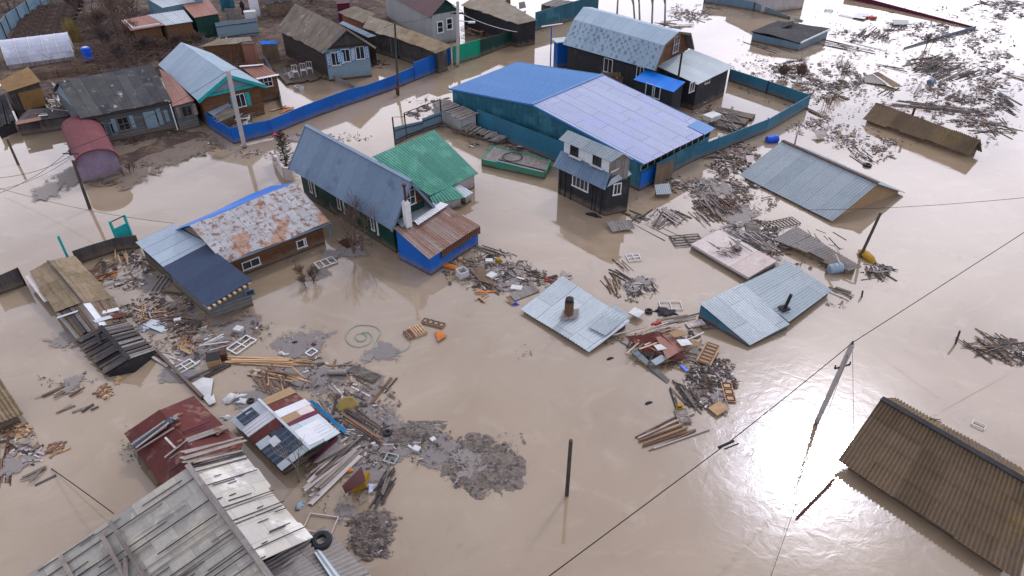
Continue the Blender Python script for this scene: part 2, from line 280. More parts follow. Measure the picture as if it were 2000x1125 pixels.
# ---------------------------------------------------------------- mesh helpers
ORI = {}
class MB:
    def __init__(s): s.v = []; s.f = []; s.uv = []; s.mi = []; s.m = 0
    def face(s, pts, uvs=None):
        k = len(s.v); s.v += [Vector(p) for p in pts]; s.f.append(tuple(range(k, k + len(pts))))
        if uvs is None:
            a = Vector(pts[0]); x = (Vector(pts[1]) - a)
            x = x.normalized() if x.length > 1e-6 else Vector((1, 0, 0)); nn = x.cross(Vector(pts[-1]) - a); nn = nn.normalized() if nn.length > 1e-9 else Vector((0, 0, 1)); y = nn.cross(x)
            uvs = [((Vector(p) - a).dot(x), (Vector(p) - a).dot(y)) for p in pts]
        s.uv.append(uvs); s.mi.append(s.m); return s
    def hexa(s, A, B):   # A, B: matching loops of 4 points (bottom, top)
        s.face(B); s.face(A[::-1])
        for i in range(4):
            j = (i + 1) % 4; s.face([A[i], A[j], B[j], B[i]])
        return s
    def box(s, c, sx, sy, sz, rot=0, tilt=None):
        M = Matrix.Rotation(rot, 3, 'Z')
        if tilt is not None: M = M @ tilt
        c = Vector(c); P = lambda a, b, d: c + M @ Vector((a * sx / 2, b * sy / 2, d * sz / 2))
        return s.hexa([P(-1, -1, -1), P(1, -1, -1), P(1, 1, -1), P(-1, 1, -1)], [P(-1, -1, 1), P(1, -1, 1), P(1, 1, 1), P(-1, 1, 1)])
    def bar(s, p, r, w_, h_=None, up=Vector((0, 0, 1))):
        p, r = Vector(p), Vector(r); h_ = h_ or w_; d = (r - p).normalized(); x = d.cross(up)
        x = x.normalized() if x.length > 1e-4 else Vector((1, 0, 0)); y = x.cross(d)
        o = [x * (a * w_ / 2) + y * (b * h_ / 2) for a, b in ((-1, -1), (1, -1), (1, 1), (-1, 1))]
        A = [p + k for k in o]; B = [r + k for k in o]
        Lg = (r - p).length
        s.face(A[::-1]); s.face(B)
        for i in range(4):
            j = (i + 1) % 4; ww = (A[j] - A[i]).length; s.face([A[i], A[j], B[j], B[i]], [(0, 0), (ww, 0), (ww, Lg), (0, Lg)])
        return s
    def tube(s, p, r, ra, rb=None, n=8, cap=True):
        p, r = Vector(p), Vector(r); rb = ra if rb is None else rb; d = (r - p).normalized()
        x = d.orthogonal().normalized(); y = d.cross(x); Lg = (r - p).length
        c = [(math.cos(2 * math.pi * i / n), math.sin(2 * math.pi * i / n)) for i in range(n)]
        A = [p + (x * a + y * b) * ra for a, b in c]; B = [r + (x * a + y * b) * rb for a, b in c]
        for i in range(n):
            j = (i + 1) % n; u0 = i / n * 6.28 * ra; u1 = (i + 1) / n * 6.28 * ra
            s.face([A[i], A[j], B[j], B[i]], [(u0, 0), (u1, 0), (u1, Lg), (u0, Lg)])
        if cap: s.face(A[::-1]); s.face(B)
        return s
    def torus(s, c, R, r, nrm=Vector((0, 0, 1)), n=28, m=10, sq=1.0):
        c = Vector(c); nrm = Vector(nrm).normalized(); x = nrm.orthogonal().normalized(); y = nrm.cross(x)
        def P(i, j):
            a = 2 * math.pi * i / n; b = 2 * math.pi * j / m; rad = x * math.cos(a) + y * math.sin(a)
            return c + rad * (R + r * math.cos(b)) + nrm * (r * sq * math.sin(b))
        for i in range(n):
            for j in range(m): s.face([P(i, j), P(i + 1, j), P(i + 1, j + 1), P(i, j + 1)])
        return s
    def sheet(s, a, b, c, d, pitch=0, amp=.02, th=.025, nv=6, sag=.03, rag=0.0, nu=None, rows=0):
        """a-b is the upper edge, c below b, d below a; waves run from the upper edge down"""
        a, b, c, d = map(Vector, (a, b, c, d)); Lu = ((b - a).length + (c - d).length) / 2; Lv = ((d - a).length + (c - b).length) / 2
        nrm = (b - a).cross(d - a).normalized()
        if nrm.z < 0: nrm = -nrm
        nu = nu or (int(Lu / pitch * 6) if pitch else max(8, int(Lu / .4))); nu = max(2, min(nu, 1400)); rg = {}
        sd = random.random() * 90; T = []; Bm = []
        for j in range(nv + 1):
            rt, rb_ = [], []
            for i in range(nu + 1):
                S_, t_ = i / nu, j / nv; lc = int(S_ * Lu / 1.1)
                if lc not in rg: rg[lc] = random.uniform(-rag, rag)
                t2 = t_ + (rg[lc] / Lv * t_ if rag else 0)
                p = a.lerp(b, S_).lerp(d.lerp(c, S_), t2); h = noise.noise(p * .45 + Vector((sd, 0, 0))) * sag
                if rows:   # lapped courses of sheets, each a little out of line
                    rr_ = min(rows - 1, int(t_ * rows * .9999)); k_ = (rr_, lc)
                    if k_ not in rg: rg[k_] = (random.uniform(-.012, .014), random.uniform(0, 1))
                    h += .028 * ((t_ * rows) % 1 if t_ < 1 else 1) + rg[k_][0]
                    if pitch: h += amp * math.cos(2 * math.pi * (S_ * Lu / pitch + rg[k_][1] * .25))
                elif pitch: h += amp * math.cos(2 * math.pi * S_ * Lu / pitch)
                rt.append(p + nrm * h); rb_.append(p + nrm * (h - th))
            T.append(rt); Bm.append(rb_)
        def uvq(i, j): return [(i2 / nu * Lu, (1 - j2 / nv) * Lv) for i2, j2 in ((i, j), (i + 1, j), (i + 1, j + 1), (i, j + 1))]
        for j in range(nv):
            for i in range(nu):
                s.face([T[j][i], T[j][i + 1], T[j + 1][i + 1], T[j + 1][i]], uvq(i, j)); s.face([Bm[j + 1][i], Bm[j + 1][i + 1], Bm[j][i + 1], Bm[j][i]], uvq(i, j))
        for i in range(nu): s.face([T[0][i + 1], T[0][i], Bm[0][i], Bm[0][i + 1]]); s.face([T[nv][i], T[nv][i + 1], Bm[nv][i + 1], Bm[nv][i]])
        for j in range(nv): s.face([T[j][0], T[j + 1][0], Bm[j + 1][0], Bm[j][0]]); s.face([T[j + 1][nu], T[j][nu], Bm[j][nu], Bm[j + 1][nu]])
        return s
    def planks(s, a, b, c, d, w_=.2, th=.03, jit=.02, gap=.012, rag=.1, miss=0.0, mats=1):
        a, b, c, d = map(Vector, (a, b, c, d)); Lu = (b - a).length; n = max(1, int(Lu / w_)); nrm = (b - a).cross(d - a).normalized()
        if nrm.z < 0: nrm = -nrm
        for i in range(n):
            if random.random() < miss: continue
            g = gap / Lu; s0, s1_ = i / n + g, (i + 1) / n - g; r0, r1 = random.uniform(-rag, rag) * .4, random.uniform(-rag, rag); sk = random.uniform(-jit, jit) / Lu * .6
            pts = [a.lerp(b, s0), a.lerp(b, s1_), d.lerp(c, s1_ + sk), d.lerp(c, s0 + sk)]
            dv = (pts[3] - pts[0]).normalized(); pts[0] -= dv * r0; pts[1] -= dv * r0; pts[2] += dv * r1; pts[3] += dv * r1
            h = nrm * random.uniform(-jit, jit); top = [p + h for p in pts]; bot = [p - nrm * th for p in top]; Lv = (pts[3] - pts[0]).length; u0 = i * w_ + random.randint(0, 9) * 5; y0 = random.random() * 9
            s.m = random.randrange(mats); s.face(top, [(u0, y0), (u0 + w_, y0), (u0 + w_, y0 + Lv), (u0, y0 + Lv)]); s.face(bot[::-1])
            for k in range(4): j = (k + 1) % 4; s.face([top[k], bot[k], bot[j], top[j]])
        s.m = 0; return s
    def wall(s, A, B, z0, zA, zB, th=0):
        A, B = Vector(A), Vector(B); Lg = (B.xy - A.xy).length
        s.face([(A.x, A.y, z0), (B.x, B.y, z0), (B.x, B.y, zB), (A.x, A.y, zA)], [(0, z0 + 5), (Lg, z0 + 5), (Lg, zB + 5), (0, zA + 5)]); return s
    def slab(s, A, B, z0A, z1A, z0B=None, z1B=None, th=.05):   # upright panel with thickness
        A, B = Vector(A), Vector(B); z0B = z0A if z0B is None else z0B; z1B = z1A if z1B is None else z1B
        d = Vector((B.x - A.x, B.y - A.y, 0)).normalized(); nx = Vector((d.y, -d.x, 0)) * th / 2; Lg = (B.xy - A.xy).length
        f = [Vector((A.x, A.y, z0A)) + nx, Vector((B.x, B.y, z0B)) + nx, Vector((B.x, B.y, z1B)) + nx, Vector((A.x, A.y, z1A)) + nx]; g = [p - nx * 2 for p in f]
        uv = [(0, z0A + 5), (Lg, z0B + 5), (Lg, z1B + 5), (0, z1A + 5)]
        s.face(f, uv); s.face(g[::-1], uv[::-1])
        for i in range(4): j = (i + 1) % 4; s.face([f[j], f[i], g[i], g[j]])
        return s
    def build(s, name, mats, parent=None, loc=None, smooth=False):
        mats = mats if isinstance(mats, (list, tuple)) else [mats]
        if parent is not None: o0 = ORI[parent.name]
        else:
            n = len(s.v); o0 = loc if loc is not None else (sum(s.v, Vector()) / n if n else Vector()); o0 = Vector(o0)
        me = bpy.data.meshes.new(name); me.from_pydata([p - o0 for p in s.v], [], s.f)
        u = me.uv_layers.new(name='UVMap'); fl = [c for f in s.uv for uv in f for c in uv]; u.data.foreach_set('uv', fl)
        for m_ in mats: me.materials.append(MT[m_])
        if len(mats) > 1: me.polygons.foreach_set('material_index', s.mi)
        if smooth: me.polygons.foreach_set('use_smooth', [True] * len(s.f))
        me.update(); o = bpy.data.objects.new(name, me); COL.objects.link(o)
        if parent is not None: o.parent = parent; ORI[o.name] = o0
        else: o.location = o0; ORI[o.name] = o0
        return o
def tag(o, label, cat, group=None, kind=None):
    if label: o['label'] = label
    if cat: o['category'] = cat
    if group: o['group'] = group
    if kind: o['kind'] = kind
    return o
def thing(name, label, cat, loc, group=None):
    o = bpy.data.objects.new(name, None); o.empty_display_size = .3; COL.objects.link(o); o.location = loc; ORI[o.name] = Vector(loc); return tag(o, label, cat, group)
SUBP = {}
def part(mb, name, m, parent, smooth=False, label=None):
    o = mb.build(name, m, parent, smooth=smooth)
    if label: o['label'] = label
    return o
def single(mb, name, m, label, cat, group=None, kind=None, smooth=False, loc=None):
    return tag(mb.build(name, m, None, loc, smooth), label, cat, group, kind)
def inset(P, ia, ib):   # P = a,b,c,d world; ia along a->b metres, ib along a->d metres
    a, b, c, d = P; Lu = (b - a).length; Lv = (d - a).length; su, sv_ = ia / Lu, ib / Lv
    f = lambda s_, t_: a.lerp(b, s_).lerp(d.lerp(c, s_), t_)
    return [f(su, sv_), f(1 - su, sv_), f(1 - su, 1 - sv_), f(su, 1 - sv_)]
def win(H, A, B, px, w_, h_, nx=2, ny=1, fm='white_paint', off=.03, fw=.06, shut=None, shutm='white_paint', blank=False):
    A, B = Vector(A), Vector(B); X = Vector((B.x - A.x, B.y - A.y, 0)).normalized(); Nn = Vector((X.y, -X.x, 0))
    if Nn.dot(C0 - A) < 0: Nn = -Nn
    d = ray(*px); t = (A - C0).dot(Nn) / d.dot(Nn); P = C0 + d * t + Nn * off; Z = Vector((0, 0, 1)); f = MB(); g = MB()
    P_ = lambda x, z, o=0: P + X * x + Z * z + Nn * o
    def rect(mb, x0, x1, z0, z1, o0, o1): mb.hexa([P_(x0, z0, o0), P_(x1, z0, o0), P_(x1, z1, o0), P_(x0, z1, o0)], [P_(x0, z0, o1), P_(x1, z0, o1), P_(x1, z1, o1), P_(x0, z1, o1)])
    a, b = w_ / 2, h_ / 2
    rect(f, -a, a, b - fw, b, -.02, .03); rect(f, -a - .03, a + .03, -b - .02, -b + fw, -.02, .05); rect(f, -a, -a + fw, -b + fw, b - fw, -.02, .03); rect(f, a - fw, a, -b + fw, b - fw, -.02, .03)
    for i in range(1, nx): x = -a + i * w_ / nx; rect(f, x - .02, x + .02, -b + fw, b - fw, -.015, .02)
    for i in range(1, ny): z = -b + i * h_ / ny; rect(f, -a + fw, a - fw, z - .02, z + .02, -.012, .017)
    fo = part(f, 'window', fm, H)
    rect(g, -a + fw, a - fw, -b + fw, b - fw, -.025, -.005); part(g, 'pane', 'glass', fo)
    if shut:
        for sgn in (-1, 1):
            s_ = MB(); x0 = sgn * (a + .08); x1 = sgn * (a + .08 + shut)
            x0, x1 = min(x0, x1), max(x0, x1); rect(s_, x0, x1, -b, b, -.02, .035)
            part(s_, 'shutter', shutm, H)
            if shut > .25 and shutm == 'cyan_paint':
                k_ = MB()
                for z in (-.4, 0, .4):
                    zz = z * h_ * .72
                    for (u0, u1, v0, v1) in ((x0 + .03, x1 - .03, zz + .10, zz + .15), (x0 + .03, x1 - .03, zz - .15, zz - .10), (x0 + .03, x0 + .08, zz - .1, zz + .1), (x1 - .08, x1 - .03, zz - .1, zz + .1)): rect(k_, u0, u1, v0, v1, .036, .05)
                part(k_, 'shutter_trim', 'white_paint', H)
    return P
def shed(name, label, cat, P, roofm, wallm, roof='flat', ia=.2, ib=.2, pitch=.2, amp=.02, z0=-1.0, th=.03, group=None, sag=.03, rag=.0, pw_=.2, jit=.02, miss=0, nv=6, mats=1, wall=True, rows=0):
    """single slope roof a,b (upper edge) c,d (lower edge) on walls that stand on the ground under the flood"""
    P = [Vector(p) for p in P]; c = sum(P, Vector()) / 4; H = thing(name, label, cat, (c.x, c.y, 0), group)
    r = MB(); P_ = P
    if roof == 'planks': r.planks(*P_, w_=pw_, th=th, jit=jit, rag=rag, miss=miss, mats=mats)
    else: r.sheet(*P_, pitch=pitch if roof == 'corr' else 0, amp=amp, th=th, sag=sag, rag=rag, nv=nv, rows=rows)
    ro = part(r, 'roof', roofm, H); K = inset(P, ia, ib); K = [k - Vector((0, 0, amp + th + .05)) for k in K]
    if wall:
        m = MB()
        for i in range(4): j = (i + 1) % 4; m.wall(K[i], K[j], z0, K[i].z, K[j].z)
        part(m, 'wall', wallm, H)
    return H, K
def gable(name, label, cat, E1, E2, R1, R2, ze, zr, roofm, wallm, gablem=None, ov=.35, oe=.3, corr=.2, amp=.02, z0=-1.0, sag=.03, rag=0, farm=None, nv=8, group=None, th=.03, plank=0, cap=None, ze2=None, wallcut=None, fz=None, rows=0):
    def mk(z):
        return q(*E1, ze), q(*E2, ze if ze2 is None else ze2), q(*R1, z), q(*R2, z)
    if zr is None:
        best = (9, 0); z = ze + .3
        while z < ze + 6:
            e1, e2, r1, r2 = mk(z); a = ((r1 + r2) / 2 - (e1 + e2) / 2); b = r2 - r1; a.z = b.z = 0; k = abs(a.normalized().dot(b.normalized()))
            if k < best[0]: best = (k, z)
            z += .05
        zr = best[1]; print('ROOF', name, 'zr', round(zr, 2), 'cos', round(best[0], 3))
    e1, e2, r1, r2 = mk(zr)
    f1 = Vector((2 * r1.x - e1.x, 2 * r1.y - e1.y, e1.z if fz is None else fz)); f2 = Vector((2 * r2.x - e2.x, 2 * r2.y - e2.y, e2.z if fz is None else fz))
    print('   dims', name, round((r2 - r1).length, 1), 'half', round((r1 - e1).length, 1), 'slope', round(math.degrees(math.atan2(zr - ze, (r1 - e1).xy.length)), 0))
    c = (e1 + e2 + f1 + f2) / 4; H = thing(name, label, cat, (c.x, c.y, 0), group); m = MB()
    if plank: m.planks(r1, r2, e2, e1, w_=plank, rag=.12, jit=.02); m.planks(r1, r2, f2, f1, w_=plank, rag=.12, jit=.02)
    else:
        m.sheet(r1, r2, e2, e1, pitch=corr, amp=amp, sag=sag, rag=rag, nv=nv, th=th, rows=rows)
        if not farm: m.sheet(r1, r2, f2, f1, pitch=corr, amp=amp, sag=sag, rag=rag, nv=nv, th=th, rows=rows)
    ro = part(m, 'roof', roofm, H)
    if farm: part(MB().sheet(r1, r2, f2, f1, pitch=corr, amp=amp, sag=sag, nv=nv, th=th), 'roof', farm, H)
    if cap: part(MB().bar(r1 + Vector((0, 0, .04)), r2 + Vector((0, 0, .04)), .28, .05), 'ridge_cap', cap, H)
    ax = (r2 - r1); ax.z = 0; ax.normalize(); 
    def ins(e, r, sgn):
        hd = (r - e); t = ov / hd.xy.length; return e.lerp(r, t) + ax * (oe * sgn) - Vector((0, 0, amp + .07))
    k1, k2, g2, g1 = ins(e1, r1, 1), ins(e2, r2, -1), ins(f2, r2, -1), ins(f1, r1, 1)
    t1, t2 = r1 + ax * oe - Vector((0, 0, .1)), r2 - ax * oe - Vector((0, 0, .1))
    wl = MB(); wl.wall(k1, k2, z0, k1.z, k2.z); wl.wall(g2, g1, z0, g2.z, g1.z); zb = min(k1.z, k2.z)
    wl.wall(k2, g2, z0, zb, zb); wl.wall(g1, k1, z0, zb, zb); part(wl, 'wall', wallm, H)
    for A, B, T in ((k2, g2, t2), (g1, k1, t1)):
        gm = MB()
        A = Vector((A.x, A.y, zb)); B = Vector((B.x, B.y, zb)); d = (B - A).normalized(); 
        pts = [A, B, T] if abs(k2.z - zb) < .02 else [A, B, T]
        gm.face(pts, [((p - A).dot(d), p.z + 5) for p in pts]); part(gm, 'gable', gablem or wallm, H)
    return dict(H=H, e1=e1, e2=e2, r1=r1, r2=r2, f1=f1, f2=f2, k1=k1, k2=k2, g1=g1, g2=g2, t1=t1, t2=t2, zr=zr)
# ================================================================ SETTING
m = MB(); 
for i in range(1): m.face([(-700, -150, 0), (700, -150, 0), (700, 1500, 0), (-700, 1500, 0)])
tag(m.build('flood_water', 'water', None, (0, 0, 0)), None, None, None, 'structure')
# land: a bed below the flood that rises out of it at upper left and beside the red garage
blobs = [(G(40, 40), 26, 1.5), (G(150, 70), 17, 1.5), (G(280, 75), 17, 1.5), (G(380, 70), 15, 1.45), (G(470, 60), 14, 1.4), (G(560, 30), 16, 1.4), (G(500, 105), 8, 1.35), (G(640, -30), 22, 1.4), (G(450, 130), 6, 1.3), (G(60, 180), 6, 1.3),
         (G(310, 282), 4.6, 1.12), (G(245, 310), 3.6, 1.1), (G(375, 270), 2.4, 1.06), (G(600, 145), 3.0, 1.15), (G(215, 350), 1.7, 1.05)]
def gh(x, y):
    h = 0
    for c, r, a in blobs:
        d2 = ((x - c.x) ** 2 + (y - c.y) ** 2) / (r * r)
        if d2 < 6: h = max(h, a * math.exp(-d2 * d2 * .6))
    return -1.0 + h + .22 * noise.noise(Vector((x * .35, y * .35, 0))) + .09 * noise.noise(Vector((x * 1.3, y * 1.3, 4)))
m = MB(); X0, X1, Y0, Y1, ST = -115, 60, 12, 190, .7
nx_, ny_ = int((X1 - X0) / ST), int((Y1 - Y0) / ST)
me = bpy.data.meshes.new('ground'); vs = []; fs = []
for j in range(ny_ + 1):
    for i in range(nx_ + 1): x = X0 + i * ST; y = Y0 + j * ST; vs.append((x, y, gh(x, y)))
for j in range(ny_):
    for i in range(nx_): k = j * (nx_ + 1) + i; fs.append((k, k + 1, k + nx_ + 2, k + nx_ + 1))
me.from_pydata(vs, [], fs); me.materials.append(MT['earth']); me.polygons.foreach_set('use_smooth', [True] * len(fs)); o = bpy.data.objects.new('ground', me); COL.objects.link(o); o['kind'] = 'structure'
m = MB(); m.face([(-700, -150, -1.6), (700, -150, -1.6), (700, 1500, -1.6), (-700, 1500, -1.6)]); tag(m.build('river_bed', 'earth', None, (0, 0, -1.6)), None, None, None, 'structure')

# ================================================================ BUILDINGS, nearest the camera first
# --- big slate roofed house, bottom left
def big_house():
    B = 'big left'
    r1 = G(369, 912, 3.3); r2 = G(560, 1172, 3.3); ax = (r2 - r1); ax.z = 0; Lr = ax.length; ax.normalize(); pr = Vector((-ax.y, ax.x, 0))
    if pr.x > 0: pr = -pr
    r2 = r1 + ax * (Lr + 3)
    e1 = G(50, 1126, 1.1); Ll = abs((e1 - r1).dot(pr)); e1 = G(50, 1126, 1.1); e2 = e1 + ax * (Lr + 3)
    f1 = G(474, 884, 1.9); f2 = G(600, 1056, 1.9); Lf = (f2 - f1).dot(ax); f2 = f1 + ax * Lf; f2b = f1 + (f2 - f1) * ((Lr + 3) / (f2 - f1).length)
    c = (e1 + f2) / 2; H = thing('house', 'large house nearest the camera with a grey slate slope and a cream white slope', 'house', (c.x, c.y, 0))
    part(MB().sheet(r1, r2, e2, e1, sag=.05, rag=.03, nv=26, nu=40, th=.03), 'roof', 'slate_grey', H)
    w2 = MB().sheet(r1 + Vector((0, 0, .02)), r1 + ax * Lf + Vector((0, 0, .02)), f1 + (f2 - f1) * 1.0, f1, sag=.10, rag=.14, nv=10, nu=46)
    part(w2, 'roof', 'slate_white', H)
    part(MB().bar(r1 + Vector((0, 0, .05)) - ax * .1, r2 + Vector((0, 0, .05)), .2, .05), 'ridge_cap', 'board_grey', H)
    # loose boards along the top edge of the white slope
    m = MB()
    for k in range(7):
        o_ = -ax * (.05 + .13 * k); a = r1 + o_ + Vector((0, 0, .05)) - pr * random.uniform(-.1, .2); b = f1 + o_ + Vector((0, 0, .06)) + pr * random.uniform(-.5, .3)
        m.bar(a, b, .12, .025)
    part(m, 'edge_board', 'wood_grey', H)
    part(MB().bar(r1 + ax * .1 + Vector((0, 0, .06)), f1 + ax * .12 + Vector((0, 0, .07)), .07, .02), 'edge_strip', 'tile_navy', H)
    # battens lying down the two slopes
    for slope in (0, 1):
        for k in range(66 if slope == 0 else 30):
            s_ = random.random(); t0 = random.uniform(0, .75); t1 = min(1, t0 + random.uniform(.1, .42)) if k % 4 else 1
            if k % 4 == 0: t0 = 0.02
            if slope == 0: A, B_, C_, D_ = r1, r2, e2, e1
            else: A, B_, C_, D_ = r1, r1 + ax * Lf, f2, f1
            P = lambda s, t: A.lerp(B_, s).lerp(D_.lerp(C_, s), t) + Vector((0, 0, .07 + (.03 if slope else 0)))
            part(MB().bar(P(s_, t0), P(s_ + random.uniform(-.004, .004), t1), .032, .025), 'batten', random.choice(['wood_dark', 'wood_dark', 'wood_dark', 'wood_grey']), H)
    P = lambda s, t: r1.lerp(r2, s).lerp(e1.lerp(e2, s), t) + Vector((0, 0, .13))
    for s0, t0, s1, t1 in ((.02, .50, .98, .46), (.04, .57, .9, .56), (.02, .80, .4, .78), (.30, .50, .34, .60), (.45, .49, .47, .58), (.2, .52, .3, .58)):
        part(MB().bar(P(s0, t0), P(s1, t1), .14, .05), 'ladder_beam', 'wood_grey', H)
    part(MB().bar(G(470, 1118, 2.9), G(486, 1092, 3.15), .28, .06), 'loose_board', 'wood_brown', H)
    wl = MB(); ins_ = .35
    a1, a2, b1, b2 = e1 + ax * .3 - pr * .3, e2 - ax * .3 - pr * .3, f1 + ax * .3 + pr * .15, f2b - ax * .3 + pr * .15
    wl.wall(a1, a2, -1, .95, .95); wl.wall(b1, b2, -1, 1.72, 1.72); wl.wall(a1, b1, -1, .95, 1.72); wl.wall(a2, b2, -1, .95, 1.72); part(wl, 'wall', 'board_grey', H)
    gm = MB()
    for A, B_, T in ((a1, b1, r1 + ax * .3), (a2, b2, r2 - ax * .3)): gm.face([Vector((A.x, A.y, .95)), Vector((B_.x, B_.y, 1.72)), T - Vector((0, 0, .12))])
    part(gm, 'gable', 'board_grey', H)
    # two bricks weighing the edge boards
    for (z, x, y, nm) in (('S5', 135, 218, 'left'), ('S5', 425, 102, 'right')):
        p = q(z, x, y, 3.1 if nm == 'left' else 2.25); single(MB().box(p, .26, .13, .09, .5), 'brick', 'brick', 'red brick on the edge boards of the big roof, the %s one' % ('brighter left' if nm == 'left' else 'darker right'), 'brick', 'bricks weighing down the roof boards')
    return H
big_house()
# --- corrugated slab with the tyre
P = [q('S5', 1165, 728, 1.6), q('S5', 1560, 1150, 1.5), q('S5', 900, 1390, 1.9), q('S5', 520, 1120, 2.0)]
P = [P[3], P[0], P[1], P[2]]
H, K = shed('lean_to', 'lean-to under a worn corrugated asbestos roof that carries a black tyre', 'shed', [P[1], P[2], P[3], P[0]], 'grey_corr', 'board_grey', 'corr', .3, .3, .17, .03, nv=18, rag=.06, rows=3)
t_ = MB(); tp = q('S5', 1136, 842, 1.68); t_.torus(tp, .27, .115, Vector((-.05, -.05, 1)), 40, 12, .9); t_.torus(tp + Vector((0, 0, .06)), .21, .05, Vector((-.05, -.05, 1)), 40, 8)
single(t_, 'tyre', 'rubber', 'black tyre lying on the corrugated roof at the bottom edge', 'tyre', smooth=True)
# extra: loose sheets and boards on it
single(MB().sheet(q('S5', 1075, 935, 1.78), q('S5', 1130, 915, 1.76), q('S5', 1290, 1125, 1.7), q('S5', 1210, 1140, 1.74), pitch=.17, amp=.03, nv=3), 'roofing_sheet', 'pale_tin', 'pale loose corrugated sheet below the tyre on the asbestos roof', 'sheet')
single(MB().bar(q('S5', 690, 1140, 2.06), q('S5', 935, 975, 1.95), .09, .04), 'board', 'wood_grey', 'grey board across the corrugated roof left of the tyre', 'board')
# --- brown corrugated roof, bottom right
H_ = gable('barn', 'long barn sunk to its eaves under a mossy brown corrugated roof, bottom right', 'barn', ('S8', 660, 497), ('S8', 1640, 1148), ('S8', 893, 163), ('S8', 1760, 661), .42, 2.2, 'brown_corr', 'log_dark', 'board_brown', .3, .4, .155, .042, nv=30, rag=.05, rows=4, cap='tar', sag=.05)
a = H_
# --- red roof
def red_house():
    zr = 1.5; r1, r2 = G(313, 800, zr), G(424, 940, zr)
    e1, e2 = q('T1', 118, 548, .55), q('T1', 470, 1045, .55)
    f1, f2 = q('T1', 810, 168, .5), q('T1', 1300, 660, .5)
    c = (e1 + f2) / 2; H = thing('house', 'small house submerged to its dark red sheet metal roof with torn open strips', 'house', (c.x, c.y, 0))
    part(MB().sheet(r1, r2, e2, e1, sag=.05, rag=.02), 'roof', 'red_roof', H); part(MB().sheet(r1, r2, f2, f1, sag=.05, rag=.02), 'roof', 'red_roof', H)
    w = MB(); 
    for A, B in ((e1, e2), (f1, f2), (e1, f1), (e2, f2)): w.wall(A.lerp(c, .05), B.lerp(c, .05), -1, .42, .42)
    part(w, 'wall', 'board_brown', H)
    def strip(p, r_, wd, za, zb, name='torn_strip', mt='tile_navy'):
        A, B = q('T1', *p, za), q('T1', *r_, zb); part(MB().bar(A, B, wd, .03), name, mt, H); return A, B
    strip((195, 665), (600, 400), .42, .80, 1.58); strip((600, 400), (680, 352), .30, 1.58, 1.45, mt='board_grey')
    strip((600, 500), (760, 620), .10, 1.1, 1.4, mt='board_grey')
    strip((735, 620), (1130, 480), .34, 1.45, .80, mt='board_grey')
    strip((1010, 500), (1080, 540), .34, 1.0, .92, mt='wood_brown')
    for (p, r_, za, zb, mt) in (((185, 660), (520, 420), .88, 1.5, 'wood_white'), ((240, 720), (610, 490), .80, 1.48, 'wood_grey'), ((230, 690), (560, 440), .9, 1.55, 'wood_white'), ((300, 640), (540, 470), .98, 1.5, 'wood_grey'),
                                ((520, 785), (750, 605), 1.0, 1.5, 'wood_white'), ((570, 800), (790, 650), 1.0, 1.45, 'wood_grey'), ((525, 585), (625, 690), 1.25, 1.2, 'wood_white'), ((225, 720), (280, 865), .65, .1, 'wood_grey'), ((700, 530), (960, 425), 1.5, 1.0, 'maroon'), ((840, 725), (970, 668), 1.3, 1.0, 'wood_brown'), ((560, 920), (800, 765), 1.0, 1.42, 'wood_dark')):
        part(MB().bar(q('T1', *p, za + .03), q('T1', *r_, zb + .03), .085, .035), 'lath', mt, H)
    for x, y, z in ((680, 360, 1.55), (660, 460, 1.5), (672, 625, 1.5)): part(MB().box(q('T1', x, y, z), .2, .11, .1, .6), 'brick', 'brick', H)
    part(MB().bar(q('T1', 245, 735, .42), q('T1', 480, 1040, .3), .30, .05), 'eave_board', 'board_brown', H)
red_house()
